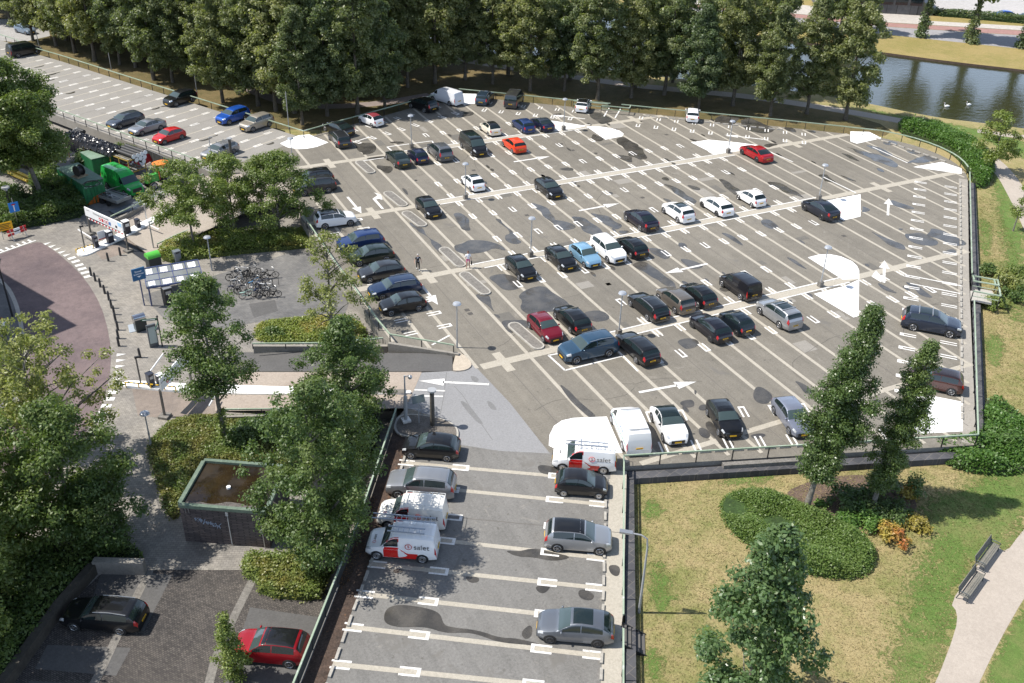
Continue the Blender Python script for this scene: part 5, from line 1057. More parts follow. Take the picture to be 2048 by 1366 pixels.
# ------------------------------------------------------------------ entrance gantries
SIGNW = pmat('sign white', (.76, .77, .78), .5); SIGNB = pmat('sign blue', (.02, .13, .42), .5); SIGNBD = pmat('dark blue sign', (.015, .10, .22), .5); SIGNR = pmat('sign red', (.5, .02, .025), .5); POSTG = pmat('gantry post', (.12, .115, .11), .5, .3); LIGHTB = pmat('light blue sign', (.35, .6, .85), .5)
def gantry(b0, b1, ztop0, label, texts, striped, hh=1.0, face=1):
    p0, p1 = P(*b0, ZW), P(*b1, ZW); d = p1 - p0; L = d.length; ang = math.atan2(d.y, d.x); H = ztop0 - ZW; t = thing('sign_gantry', label, 'sign gantry', p0, ang)
    for x in (0, L):
        b = MB(); b.box((x, 0, H / 2), (.14, .14, H)); b.build('post', POSTG, t); b = MB(); b.box((x, 0, .1), (.75, .75, .2)); b.build('foot', CONCG, t)
    b = MB(); b.bar((0, 0, H), (L, 0, H), .2, .14); b.build('beam', POSTG, t)
    b = MB(); b.box((L / 2, -.1 * face, H + hh / 2 - .05), (L, .1, hh)); bd = b.build('board', SIGNW, t)
    y = -.155 * face; R = Matrix.Rotation(math.pi / 2, 4, 'X') if face > 0 else Matrix.Rotation(math.pi, 4, 'Z') @ Matrix.Rotation(math.pi / 2, 4, 'X')
    for tx, sz, fx, fz in texts: o = link('lettering', textmesh(tx, sz, INK, 'sign lettering'), bd); o.matrix_local = Matrix.Translation((L * fx, y, H + hh * fz)) @ R
    for i, (fx, m, rnd) in enumerate([(.40, SIGNR, 1), (.47, SIGNR, 0), (.54, SIGNW, 2), (.60, SIGNW, 2), (.665, SIGNB, 0), (.83, BLACKP, 3)] if striped else [(.22, SIGNR, 1), (.30, SIGNB, 1)]):
        b = MB(); r = .17
        if rnd in (1, 2): b.cyl((L * fx, y + .02 * face, H + hh * .28), (L * fx, y - .005 * face, H + hh * .28), r, n=14, mi=0)
        else: b.box((L * fx, y, H + hh * (.28 if rnd == 0 else .26)), (.3, .02, .34 if rnd == 0 else .24))
        if rnd == 1: b.box((L * fx, y - .01 * face, H + hh * .28), (.22, .02, .06), mi=1)
        if rnd == 2: b.torus((L * fx, y - .006 * face, H + hh * .28), (0, 1, 0), .15, .025, 14, 4, mi=1)
        b.build('pictogram', [m, SIGNW if rnd == 1 else SIGNR], bd)
    if striped:
        b = MB(); b.box((L * .93, y, H + hh * .68), (L * .09, .02, hh * .42)); b.build('pictogram', LIGHTB, bd)
        n = 22
        b = MB()
        for i in range(n): b.bar((L * .04 + L * .92 * i / n, -.05, H - .34), (L * .04 + L * .92 * (i + 1) / n, -.05, H - .34), .06, .12, mi=i % 2)
        b.build('height_bar', [WHI, SIGNR], t)
        for fx in (.15, .5, .85): b = MB(); b.bar((L * fx, -.05, H - .3), (L * fx, -.05, H), .02, .02); b.build('chain', GALV, t)
    return t
pb = P(182, 467, ZW); gantry((182, 468), (257, 503), zfor(pb, 428), 'entrance gantry with a white sign board and a hanging red and white height bar', [('Parkeergarage Bovendek', .26, .44, .66), ('gemeente', .12, .10, .72)], True, .95)
pb = P(330, 834, ZW); gantry((330, 834), (384, 772), zfor(pb, 781), 'exit gantry with a pale sign board half hidden by the ivy tree', [('Bovendek', .3, .62, .55), ('gemeente', .16, .1, .6)], False, 1.05)
# kerbed median strips with barrier machines
def median(name, label, pts, zf, m=WHITE):
    q = smooth([p for p in pts], 1); b = MB(); b.prism(q, lambda p: zf(p) - .02, lambda p: zf(p) + .14); o = b.build(name, m); return tag(o, label, 'kerb island')
def zf_north(p): X, Y = proj((p[0], p[1], -1.0)); return zn(X) if X > 262 else ZW
def zf_south(p): X, Y = proj((p[0], p[1], -1.0)); return zs(X)
def pw(pts, zf): return [P(x, y, zf(x)) for x, y in pts]
median('kerb_island', 'white kerbed island carrying the entrance barriers', pw([(152, 509), (158, 500), (193, 490), (240, 468), (300, 438), (345, 416), (420, 388), (426, 393), (350, 425), (300, 450), (250, 478), (200, 500), (178, 511), (160, 514)], lambda x: zn(x) if x > 262 else ZW), zf_north)
median('kerb_island', 'white kerbed island carrying the exit barriers and running up the ramp', pw([(243, 771), (247, 766), (262, 763), (360, 769), (430, 773), (500, 776), (620, 779), (740, 781), (818, 783), (824, 786), (818, 789), (740, 790), (620, 790), (500, 790), (430, 788), (350, 785), (262, 776), (248, 775)], zs), zf_south)
for q in [[(505, 783), (620, 784), (740, 785), (812, 786)], ]:
    b = MB(); pts = pw(q, zs)
    for a_, c_ in zip(pts, pts[1:]): b.bar(a_ + Vector((0, 0, .17)), c_ + Vector((0, 0, .17)), .5, .03)
    tag(b.build('gravel_bed', CONCG), 'thin gravel bed inside the white island on the ramp', 'gravel bed')
MACH = pmat('barrier cabinet', (.022, .025, .04), .45)
def cabinet(q, top, label, w=.38, dpt=.5, hood=None, name='barrier_cabinet', cat='barrier machine', rz=.4, m=MACH):
    p = P(*q, ZW + .12); h = zfor(p, top) - ZW - .12; t = thing(name, label, cat, p, rz)
    b = MB(); b.box((0, 0, h / 2 - .03), (w, dpt, h - .06)); b.build('cabinet', m, t); b = MB(); b.box((0, 0, h - .03), (w + .05, dpt + .05, .06)); b.build('lid', hood or m, t)
    b = MB(); b.box((0, -dpt / 2 - .01, h * .72), (w * .7, .02, h * .2)); b.build('panel', hood or GREYP, t); return t, h
def arm(a, za, c, zc, label):
    p0, p1 = P(*a, za), P(*c, zc); b = MB(); d = p1 - p0; n = 8
    for i in range(n): b.bar(d * (i / n), d * ((i + 1) / n), .07, .12, mi=0)
    o = b.build('boom_gate', WHI); o.location = p0; return tag(o, label, 'barrier arm')
cabinet((193, 494), 473, 'dark barrier cabinet nearest the street at the entrance'); cabinet((221.5, 485), 461, 'ticket machine with a white face on the entrance island', .6, .5, WHI, 'ticket_machine', 'ticket machine'); cabinet((255, 468), 441, 'large dark cabinet with a white edge behind the entrance gantry', .6, .6, WHI); cabinet((277, 458), 438, 'dark barrier cabinet farthest up the entrance island')
arm((187, 478), -.75, (156, 459), -.75, 'white barrier arm over the entrance lane near the street'); arm((279, 441), -.65, (318, 459), -.65, 'white barrier arm over the entrance lane up the slope')
cabinet((303, 772), 746, 'dark barrier cabinet on the exit island', .45, .5); cabinet((321, 766), 748, 'ticket machine beside the exit gantry board', .5, .4, WHI, 'ticket_machine', 'ticket machine'); arm((298, 746), -.55, (326, 708), -.55, 'raised white barrier arm over the exit lane')
arm((418, 812), -.9, (431, 790), -.9, 'short white barrier arm beside the trunk of the ivy tree')
def tubes(q, label, z=ZW + .14):
    pts = [P(x, y, z) for x, y in q]; t = thing('guard_rail', label, 'guard rail', pts[0]); o = pts[0]; b = MB(); k = 0
    for a_, c_ in zip(pts, pts[1:]):
        n = 5
        for i in range(n): b.bar(a_.lerp(c_, i / n) - o + Vector((0, 0, .4)), a_.lerp(c_, (i + 1) / n) - o + Vector((0, 0, .4)), .07, .07, mi=k % 2); k += 1
    b.build('bar', [pmat('guard yellow', (.72, .45, .02), .5), BLACKP], t)
    for p in pts: b = MB(); b.cyl(p - o, p - o + Vector((0, 0, .4)), .045, n=6); b.build('post', bpy.data.materials['guard yellow'], t)
tubes([(153, 506), (167, 502), (187, 496)], 'yellow and black guard rail at the street end of the entrance island'); tubes([(252, 773), (278, 775), (302, 777), (330, 780), (352, 782)], 'yellow and black guard rail along the exit island')
for q, top, l in [((170, 497), 455, 'brown post with a small camera at the entrance island'), ((282, 768), 717, 'brown post with a small orange light at the exit island'), ((294, 444), 411, 'steel pole with a white head on the entrance island'), ((308, 500), 445, 'thin grey pole with lights at the plaza side of the entrance ramp')]:
    p = P(*q, ZW + .1); h = zfor(p, top) - ZW; t = thing('camera_post', l, 'post', p); b = MB(); b.cyl((0, 0, 0), (0, 0, h), .07, .06, 8); b.build('pole', POSTG if 'brown' in l else GALV, t, 40); b = MB(); b.box((.1, 0, h), (.4, .16, .14)); b.build('camera', BLACKP if 'brown' in l else WHI, t)
# notice on the entrance island
p = P(207, 487, ZW + .1); t = thing('notice_board', 'small white notice with a red foot beside the ticket machine', 'sign', p, .4); b = MB(); b.box((0, 0, .95), (.85, .04, .9)); b.build('board', SIGNW, t); b = MB(); b.box((0, -.03, .54), (.85, .02, .1)); b.build('red_strip', SIGNR, t); b = MB(); b.cyl((0, 0, 0), (0, 0, .5), .03, n=6); b.build('post', GREYP, t)
# ------------------------------------------------------------------ plaza furniture
def axes(a, c, z): a, c = P(*a, z), P(*c, z); d = c - a; return a, math.atan2(d.y, d.x), d.length
# canopy over the payment machine
zc = zfor(P(301.7, 613.7, ZW), 577); a, ang, L = axes((293.6, 576.7), (407, 557), zc); bk = P(285.6, 538, zc + .05); dep = (bk - a).length
t = thing('glass_canopy', 'blue framed glass canopy with whitewashed panes over the payment machine', 'canopy', (a.x, a.y, ZW), ang); H = zc - ZW; FRB = pmat('canopy frame', (.05, .07, .16), .45)
dv = bk - a; fx = Matrix.Rotation(-ang, 2) @ Vector((dv.x, dv.y)); sx, dep = fx.x, fx.y; W4 = L / 4
for i in range(4):
    for j, (v0, v1) in enumerate(((0.02, .34), (.34, .64), (.64, .98))):
        b = MB(); f = lambda u_, v: (u_ + sx * v, dep * v, H + .05 * v)
        b.quad(f(i * W4 + .05, v0), f((i + 1) * W4 - .05, v0), f((i + 1) * W4 - .05, v1), f(i * W4 + .05, v1))
        b.build('glass_pane', pmat('canopy glass', (.18, .19, .19), .1) if not bpy.data.materials.get('canopy glass') else bpy.data.materials['canopy glass'], t)
        if j != 1:
            rnd = random.Random(i * 3 + j); b = MB(); pts = []; u0, u1 = i * W4 + .22, (i + 1) * W4 - rnd.uniform(.18, .5); va, vb = v0 + .03, v1 - .035
            for k in range(14): pts.append(f(lerp(u0, u1, k / 13), va + rnd.uniform(-.012, .02)))
            for k in range(14): pts.append(f(lerp(u1, u0, k / 13), vb + rnd.uniform(-.02, .015)))
            b.add([(p[0], p[1], p[2] + .012) for p in pts], [tuple(range(28))]); b.build('whitewash', stone('whitewash', (.62, .63, .66), (.82, .82, .83), 9, 3, 1, grain=.15) if not bpy.data.materials.get('whitewash') else bpy.data.materials['whitewash'], t)
b = MB(); f = lambda u_, v: (u_ + sx * v, dep * v, H + .05 * v)
for v in (0, .34, .64, 1): b.bar(f(0, v), f(L, v), .1, .14 if v in (0, 1) else .06)
for i in range(5): b.bar(f(i * W4, 0), f(i * W4, 1), .07, .08)
b.build('frame', FRB, t)
for u_, v in ((.15, .02), (L - .15, .02), (.15, .95), (L - .15, .95)): b = MB(); q = f(u_, v); b.cyl((q[0], q[1], 0), (q[0], q[1], H), .07, n=8); b.build('post', FRB, t, 40)
cabinet((338, 606), 574, 'black payment machine with a steel face under the glass canopy', .7, .6, GALV, 'payment_machine', 'payment machine', .2, BLACKP)
# blue sign on a post
p = P(289, 611, ZW); h = zfor(p, 537) - ZW; t = thing('blue_sign', 'square dark blue sign with white lettering and an arrow beside the glass canopy', 'sign', p, .22); b = MB(); b.cyl((0, 0, 0), (0, 0, h - .9), .06, n=8); b.build('post', FRB, t, 40)
b = MB(); b.box((0, 0, h - .55), (1.15, .12, 1.15)); bd = b.build('board', SIGNBD, t)
for tx, dz in (('Betaal-', .28), ('automaat', .04)): o = link('lettering', textmesh(tx, .24, WHI, 'sign lettering'), bd); o.matrix_local = Matrix.Translation((0, -.066, h - .55 + dz)) @ Matrix.Rotation(math.pi / 2, 4, 'X')
b = MB(); y = -.07; z = h - .86; b.add([(-.22, y, z + .17), (0, y, z), (.22, y, z + .17), (.05, y, z + .13), (0, y, z + .2), (-.05, y, z + .13)], [(0, 1, 3), (1, 2, 3), (0, 1, 5)][:0] + [(0, 1, 2, 3, 4, 5)]); b.build('arrow', WHI, bd)
# litter containers
p = P(309, 535, ZW); h = zfor(p, 504) - ZW; t = thing('recycling_container', 'tall dark recycling container with a bright green rounded top', 'container', p, .25); b = MB(); b.box((0, 0, h * .36), (1.2, 1.0, h * .72)); b.build('body', pmat('container dark', (.02, .025, .028), .5), t)
b = MB(); n = 10; pr_ = [(-.5, h * .72)] + [(-.5 * math.cos(math.pi * i / n), h * .78 + .22 * h * math.sin(math.pi * i / n)) for i in range(n + 1)] + [(.5, h * .72)]
for i in range(len(pr_) - 1): b.quad((-.62, pr_[i][0], pr_[i][1]), (.62, pr_[i][0], pr_[i][1]), (.62, pr_[i + 1][0], pr_[i + 1][1]), (-.62, pr_[i + 1][0], pr_[i + 1][1]))
for x in (-.62, .62): b.add([(x, y, z) for y, z in pr_], [tuple(range(len(pr_)))])
b.build('lid', pmat('lid green', (.08, .42, .05), .45), t)
p = P(356, 524, ZW); t = thing('litter_bin', 'small grey litter bin at the edge of the planting', 'litter bin', p, .25); b = MB(); b.prism([(-.3, -.25), (.3, -.25), (.33, .25), (-.33, .25)], .15, 1.05); b.build('body', pmat('bin grey', (.15, .17, .19), .45), t); b = MB(); b.prism([(-.34, -.3), (.34, -.3), (.34, .28), (-.34, .28)], 1.05, 1.25); b.build('hood', pmat('bin grey hood', (.13, .15, .17), .45), t); b = MB(); b.box((0, -.29, 1.1), (.36, .04, .14)); b.build('opening', BLACKP, t)
q = px([(255.8, 650.8), (291, 644), (294.5, 659), (259, 666)], ZW); b = MB(); b.prism(q, ZW, ZW + .05); tag(b.build('steel_plate', pmat('steel plate', (.46, .50, .53), .45, .5)), 'pale steel plate under the waste bin', 'steel plate')
p = P(281.6, 658, ZW + .05); h = zfor(p, 630) - ZW; t = thing('waste_bin', 'dark waste bin with a shiny steel drum top on a steel plate', 'waste bin', p, .2); b = MB(); b.prism([(-.48, -.4), (.48, -.4), (.44, .4), (-.44, .4)], 0, h * .72); b.build('body', pmat('bin dark', (.02, .028, .03), .4), t); b = MB(); b.cyl((-.5, 0, h * .78), (.5, 0, h * .78), .36, n=14); b.build('drum', pmat('polished steel', (.6, .6, .62), .18, .95), t, 40)
p = P(309, 693, ZW); h = zfor(p, 649) - ZW; t = thing('info_panel', 'tall grey information panel with a glass map face near the waste bin', 'information panel', p, .15); b = MB(); b.box((0, 0, h / 2), (.75, .18, h)); b.build('case', pmat('panel case', (.09, .10, .11), .45), t); b = MB(); b.box((0, -.1, h * .54), (.6, .02, h * .72)); b.build('map', pmat('map glass', (.36, .43, .42), .15, 0, .5), t)
p = P(325, 693, ZW); h = zfor(p, 633) - ZW; t = thing('fingerpost', 'dark fingerpost with two green signs beside the information panel', 'fingerpost', p); b = MB(); b.cyl((0, 0, 0), (0, 0, h), .06, .05, 8); b.ball((0, 0, h), .1, 8, 5); b.build('post', DARKM, t, 40)
for a_, dz in ((2.9, -.25), (-1.9, -.55)):
    b = MB(); b.bar((0, 0, h + dz), (math.cos(a_) * 1.3, math.sin(a_) * 1.3, h + dz), .04, .2); s_ = b.build('finger', pmat('finger green', (.02, .09, .045), .5), t)
    b = MB(); b.bar((math.cos(a_) * .2, math.sin(a_) * .2 - .03, h + dz), (math.cos(a_) * 1.2, math.sin(a_) * 1.2 - .03, h + dz), .04, .04); b.build('text_line', WHI, s_)
# road signs at the left edge
p = P(38, 456, ZW); h = zfor(p, 396) - ZW; t = thing('dead_end_sign', 'square blue dead end road sign on a thin pole in front of the hedge', 'road sign', p, .2); b = MB(); b.cyl((0, 0, 0), (0, 0, h), .04, n=8); b.build('pole', GALV, t, 40); zc = zfor(p, 414) - ZW
b = MB(); b.box((0, -.06, zc), (.95, .03, 1.05)); bd = b.build('board', pmat('sign bright blue', (.01, .20, .62), .45), t); b = MB(); b.box((0, -.09, zc - .15), (.10, .03, .55)); b.box((0, -.09, zc + .2), (.12, .03, .12)); b.build('white_stem', WHI, bd); b = MB(); b.box((0, -.095, zc + .3), (.34, .03, .12)); b.build('red_bar', SIGNR, bd)
p = P(16, 478, ZW); h = zfor(p, 446) - ZW; t = thing('works_sign', 'yellow works sign with black lines of text at the left edge', 'road sign', p, .2); b = MB(); b.box((0, 0, h - .38), (1.45, .05, .85)); bd = b.build('board', pmat('works yellow', (.80, .44, .01), .5), t)
b = MB()
for k in range(4): b.box((-.05 * (k % 2), -.03, h - .14 - k * .16), (1.15 - .2 * (k % 3), .02, .06))
b.build('text_line', BLACKP, bd); b = MB(); b.cyl((-.4, 0, 0), (-.4, 0, h - .7), .03, n=6); b.cyl((.4, 0, 0), (.4, 0, h - .7), .03, n=6); b.build('leg', GALV, t)
a, ang, L = axes((19, 483), (44, 474), ZW); t = thing('road_barrier', 'red and white striped road barrier beside the yellow works sign', 'road barrier', a, ang); L = 2.0
for z in (1.0, .62):
    b = MB()
    for i, m in enumerate((0, 1, 0)): b.box((L * (i + .5) / 3, 0, z), (L / 3, .05, .24), mi=m)
    b.build('board', [SIGNR, WHI], t)
for x in (.3, L - .3): b = MB(); b.bar((x, 0, 1.15), (x, -.4, 0), .05, .05); b.bar((x, 0, 1.15), (x, .4, 0), .05, .05); b.build('leg', GALV, t)
# ------------------------------------------------------------------ bicycles
def bike_meshes():
    M = {}; b = MB()
    b.torus((0, 0, 0), (0, 1, 0), .33, .025, 18, 5); b.torus((0, 0, 0), (0, 1, 0), .30, .012, 18, 4)
    for k in range(10): a_ = math.pi * 2 * k / 10; b.bar((0, 0, 0), (math.cos(a_) * .3, 0, math.sin(a_) * .3), .008, .008)
    M['wheel'] = b.mesh('bicycle wheel', [BLACKP]); b = MB(); P0 = {'bb': (0, 0, .28), 'seat': (-.18, 0, .85), 'head': (.42, 0, .85), 'rear': (-.52, 0, .35), 'front': (.55, 0, .35), 'hl': (.45, 0, .65)}
    for a_, c_ in (('bb', 'seat'), ('bb', 'hl'), ('seat', 'head'), ('bb', 'rear'), ('seat', 'rear'), ('head', 'front')): b.tube([P0[a_], P0[c_]], .025, 6)
    b.bar((-.75, 0, .72), (-.25, 0, .72), .12, .02); b.tube([(-.52, 0, .35), (-.65, 0, .72)], .012, 5); M['frame'] = b.mesh('bicycle frame', [DARKM])
    b = MB(); b.tube([(.42, 0, .85), (.40, 0, 1.02)], .018, 6); b.tube([(.25, -.3, 1.06), (.40, -.18, 1.04), (.43, 0, 1.02), (.40, .18, 1.04), (.25, .3, 1.06)], .016, 6); M['handlebar'] = b.mesh('handlebar', [GALV]); b = MB(); b.ball((-.22, 0, .95), (.15, .09, .05), 8, 5); b.tube([(-.18, 0, .85), (-.2, 0, .93)], .018, 6); M['saddle'] = b.mesh('saddle', [BLACKP]); b = MB(); b.cyl((.05, -.03, .28), (.05, .03, .28), .1, n=12); b.bar((0, .08, .28), (.14, .1, .18), .03, .03); M['crank'] = b.mesh('crank', [DARKM]); return M
BM = bike_meshes(); BC = [pmat('bike ' + n, c, .4, .1) for n, c in (('black', (.015, .015, .016)), ('blue', (.03, .16, .32)), ('mint', (.35, .50, .44)), ('silver', (.45, .46, .47)), ('dark blue', (.02, .03, .07)))]
RK = thing('bicycle_rack', 'low bicycle stand in the middle of the parked bicycles', 'bicycle rack', P(508, 580, ZW)); b = MB()
for i in range(4):
    x = -1.8 + i * 1.2; b.tube([(x, 0, 0), (x, 0, .75), (x + .55, 0, .75), (x + .55, 0, 0)], .025, 6)
b.build('hoops', DARKM, RK)
bl = ['black city bicycle in the cluster on the plaza', 'bright blue framed bicycle in the middle of the cluster', 'pale mint step-through bicycle at the near edge of the cluster', 'silver bicycle in the cluster on the plaza', 'dark blue bicycle in the cluster on the plaza']
for i, (q, a_, ci) in enumerate([((470, 560), 20, 0), ((478, 570), 40, 3), ((474, 585), 15, 4), ((486, 590), -10, 0), ((497, 596), 25, 2), ((492, 558), 70, 0), ((505, 552), 30, 0), ((512, 574), 50, 1), ((520, 560), 15, 0), ((528, 575), 25, 4), ((540, 556), 10, 0), ((536, 582), -15, 3), ((545, 594), 5, 0), ((530, 596), 20, 0), ((516, 588), 80, 4), ((484, 550), -20, 3)]):
    t = thing('bicycle', bl[ci], 'bicycle', P(*q, ZW + .012), rad(a_ - 25), 'bicycles parked on the plaza'); t.rotation_euler.x = random.uniform(-.1, .1)
    for x in (-.52, .55): o = link('wheel', BM['wheel'], t); o.location = (x, 0, .355)
    for k in ('frame', 'handlebar', 'saddle', 'crank'):
        o = link(k, BM[k], t)
        if k == 'frame': setmat(o, 0, BC[ci])
# ------------------------------------------------------------------ brick shed
f0 = P(372, 1082, ZW); HS = zfor(f0, 1010) - ZW; f1 = P(541, 1096, ZW); d = f1 - f0; Wd = d.length; ang = math.atan2(d.y, d.x); bk = P(415, 922, ZW + HS); dv = bk - Vector((f0.x, f0.y, bk.z)); q = Matrix.Rotation(-ang, 2) @ Vector((dv.x, dv.y)); D = q.y
t = thing('brick_shed', 'low dark brick building with a flat wet roof and green roof edge', 'building', f0, ang); GRE = stone('roof edge green', (.10, .145, .11), (.17, .215, .165), 8, 2, .5, rough=.6)
b = MB(); b.prism([(0, 0), (Wd, 0), (Wd, D), (0, D)], 0, HS - .12); wl_ = b.build('wall', SHEDB, t)
RF = wetmat('roof water', (.014, .009, .005), (.03, .02, .01), .03); b = MB(); b.prism([(.15, .15), (Wd - .15, .15), (Wd - .15, D - .15), (.15, D - .15)], HS - .2, HS - .05); rf = b.build('roof', RF, t)
b = MB(); b.bar((0, .0, HS), (Wd, 0, HS), .26, .24); b.bar((0, D, HS), (Wd, D, HS), .26, .24); b.bar((0, .13, HS), (0, D - .13, HS), .26, .236); b.bar((Wd, .13, HS), (Wd, D - .13, HS), .26, .236); b.build('roof_edge', GRE, t)
b = MB(); b.cyl((Wd * .45, D * .45, HS - .05), (Wd * .45, D * .45, HS + .08), .14, n=10); b.build('roof_vent', WHI, rf)
b = MB(); rnd = random.Random(4); b.prism(smooth([(.3 + i * (Wd - .8) / 11, .25 + rnd.uniform(.1, .5)) for i in range(12)] + [(Wd - .3, .2), (.3, .2)], 1), HS - .05, HS - .042, bottom=False); b.build('roof_gravel', stone('roof gravel', (.10, .09, .085), (.2, .18, .165), 16, 3, .5, grain=.5), rf)
b = MB(); b.tube([(Wd * .55, -.06, HS - .3), (Wd * .555, -.06, .1)], .035, 6); b.box((Wd * .55, -.08, HS - .35), (.16, .12, .28)); b.build('drain_pipe', GREYP, t); b = MB(); b.tube([(Wd * .93, -.06, HS - .5), (Wd * .94, -.06, .0)], .03, 6); b.ball((Wd * .93, -.12, HS - .55), .14); b.ball((Wd * .93, -.12, HS * .5), .12); b.build('wall_lamp', GALV, t)
b = MB(); rnd = random.Random(9)
for i in range(44):
    x = Wd * .16 + i * Wd * .28 / 44; z = HS * (.66 - .1 * i / 26); b.bar((x, -.012, z + rnd.uniform(-.1, .1)), (x + rnd.uniform(-.1, .28), -.012, z + rnd.uniform(-.22, .25)), .012, .035)
b.build('graffiti', pmat('graffiti blue', (.30, .36, .45), .6), wl_)
for x in (.35, .55): b = MB(); b.tube([(x, -.06, HS - .1), (x + .05, -.06, HS - .55)], .02, 5); b.build('bracket', GALV, t)
wall('retaining_wall', 'mossy concrete retaining wall beside the lower car park', px([(192, 1143), (292, 1146)], ZW), ZW, ZW + 1.0, .45, CONCW); wall('garden_wall', 'dark low wall along the shrubs of the lower car park', px([(190, 1145), (120, 1225), (20, 1366), (-40, 1450)], ZW), ZW, ZW + .8, .5, stone('mossy wall', (.05, .045, .038), (.09, .08, .065), 10, 1.5, .5))
# ------------------------------------------------------------------ contractor's yard
GRC = stone('container green', (.018, .13, .05), (.028, .18, .07), 3, 1, .4, rough=.5, grain=.12); GRCT = stone('container roof', (.14, .22, .165), (.2, .28, .21), 5, 1.2, .4, rough=.7); ORC = stone('container orange', (.42, .10, .015), (.5, .14, .02), 4, 1, .4, rough=.6)
def container(a, c, L, label, letters=None, H=2.6, Wc=2.44):
    """a: near door corner on the ground, c: the other door corner"""
    p0, p1 = P(*a, ZW), P(*c, ZW); d = (p1 - p0).normalized(); ang = math.atan2(d.y, d.x); t = thing('shipping_container', label, 'container', p0, ang)
    b = MB(); n = 20
    for side_x in (0, Wc):
        for i in range(n): b.box((side_x, L * (i + .5) / n, H / 2), (.06 if i % 2 else .02, L / n, H - .1))
    b.box((Wc / 2, L, H / 2), (Wc - .06, .06, H - .1)); b.build('wall', GRC, t); b = MB(); b.box((Wc / 2, L / 2, H + .01), (Wc + .08, L + .06, .08)); b.build('roof', GRCT, t)
    for i, x in enumerate((Wc * .25, Wc * .75)):
        b = MB(); b.box((x, -.02, H / 2), (Wc / 2 - .04, .06, H - .15)); dr = b.build('door', GRC, t)
        b = MB()
        for z in (.6, 1.25, 1.9): b.box((x, -.06, z), (Wc / 2 - .2, .02, .05))
        for dx in (-.25, .25): b.box((x + dx, -.07, H / 2), (.04, .04, H - .3))
        b.build('lock_bar', pmat('lock bar green', (.02, .11, .05), .5), dr)
        if letters:
            b = MB(); z1 = 1.1; pts = [(x - .55, -.055, .1), (x + .55, -.055, .1), (x + .55, -.055, z1 if i else .9), (x - .55, -.055, .9 if i else .1)]; b.add(pts, [(0, 1, 2, 3)] if i else [(0, 1, 2)]); b.build('orange_base', ORC, dr)
            o = link('lettering', textmesh(letters[i], .34, pmat('pale lettering', (.38, .5, .47), .6), 'container lettering'), dr); o.matrix_local = Matrix.Translation((x, -.10, 2.1)) @ Matrix.Rotation(math.pi / 2, 4, 'X')
    return t
container((172, 413), (208, 403), 6.06, 'green shipping container with orange painted door bases and pale letters', ('NT O', 'OF X'))
container((190, 352), (226, 343), 3.0, 'second green container farther back under the pipe rack', None, 2.0, 2.44)
o = Vector((P(172, 413, ZW) + P(208, 403, ZW)) / 2); b = MB(); b.torus((0, 0, .04), (0, 0, 1), .8, .06, 20, 5); c_ = b.build('hose_ring', BLACKP); c_.location = P(183, 368, ZW + 2.66); tag(c_, 'dark hose ring lying on the green container roof', 'hose')
t = thing('cable_reel', 'black cable reel on a pallet on the green container roof', 'cable reel', P(160, 352, ZW + 2.66), .6); b = MB(); b.cyl((-.35, 0, .65), (-.28, 0, .65), .6, n=18); b.cyl((.28, 0, .65), (.35, 0, .65), .6, n=18); b.cyl((-.28, 0, .65), (.28, 0, .65), .42, n=16); b.build('drum', BLACKP, t, 40); b = MB()
for i in range(4): b.box((0, -.45 + i * .3, .05), (1.3, .2, .1))
b.build('pallet', stone('pallet wood', (.3, .23, .15), (.38, .3, .2), 6, 2, .5), t)
a_ = P(205, 372, ZW); c_ = P(262, 398, ZW); hd = math.degrees(math.atan2((c_ - a_).y, (c_ - a_).x)); cc = (a_ + c_) / 2; n = Vector((-(c_ - a_).y, (c_ - a_).x, 0)).normalized(); n = n if n.dot(cc) > 0 else -n
gv = car('transit', GREENP, cc + n * 1.0, hd, 'bright green high-roofed van in the yard', name='work_van', cat='van', group=None, extra=('panel',))
# tractor
tp = P(322, 370, ZW); t = thing('tractor', 'green tractor with an orange canopy roof in the yard', 'tractor', tp, rad(205)); TG = pmat('tractor green', (.05, .35, .05), .35, 0, .5)
b = MB(); b.prism([(.3, -.38), (1.75, -.34), (1.9, 0), (1.75, .34), (.3, .38)], .75, 1.45); b.prism([(.3, -.3), (1.6, -.26), (1.6, .26), (.3, .3)], 1.45, 1.58); b.build('bonnet', TG, t); b = MB(); b.box((-.3, 0, .8), (1.5, .7, .5)); b.build('chassis', BLACKP, t)
b = MB(); b.prism(smooth([(-1.25, -.75), (.55, -.75), (.55, .75), (-1.25, .75)], 2), 2.45, 2.62); b.build('canopy', pmat('canopy orange', (.72, .20, .03), .45), t)
for x, y in ((-1.0, -.55), (-1.0, .55), (.3, -.5), (.3, .5)): b = MB(); b.bar((x, y, .9), (x, y, 2.5), .06, .06); b.build('canopy_post', pmat('post orange', (.55, .12, .02), .5), t)
for x, r, y in ((-.75, .68, .75), (1.25, .45, .65)):
    for s_ in (1, -1): o = link('wheel', TYREM, t); o.scale = (r, r * .8, r); o.location = (x, s_ * y, r); o.rotation_euler.z = 0 if s_ > 0 else math.pi; link('rim', HUBM, o)
b = MB(); b.box((-.5, 0, 1.25), (.5, .5, .15)); b.box((-.75, 0, 1.5), (.1, .5, .5)); b.build('seat', BLACKP, t)
for s_ in (1, -1): b = MB(); b.prism([(-1.3, s_ * .55), (-.2, s_ * .55), (-.2, s_ * .95), (-1.3, s_ * .95)], 1.36, 1.44); b.build('mudguard', TG, t)
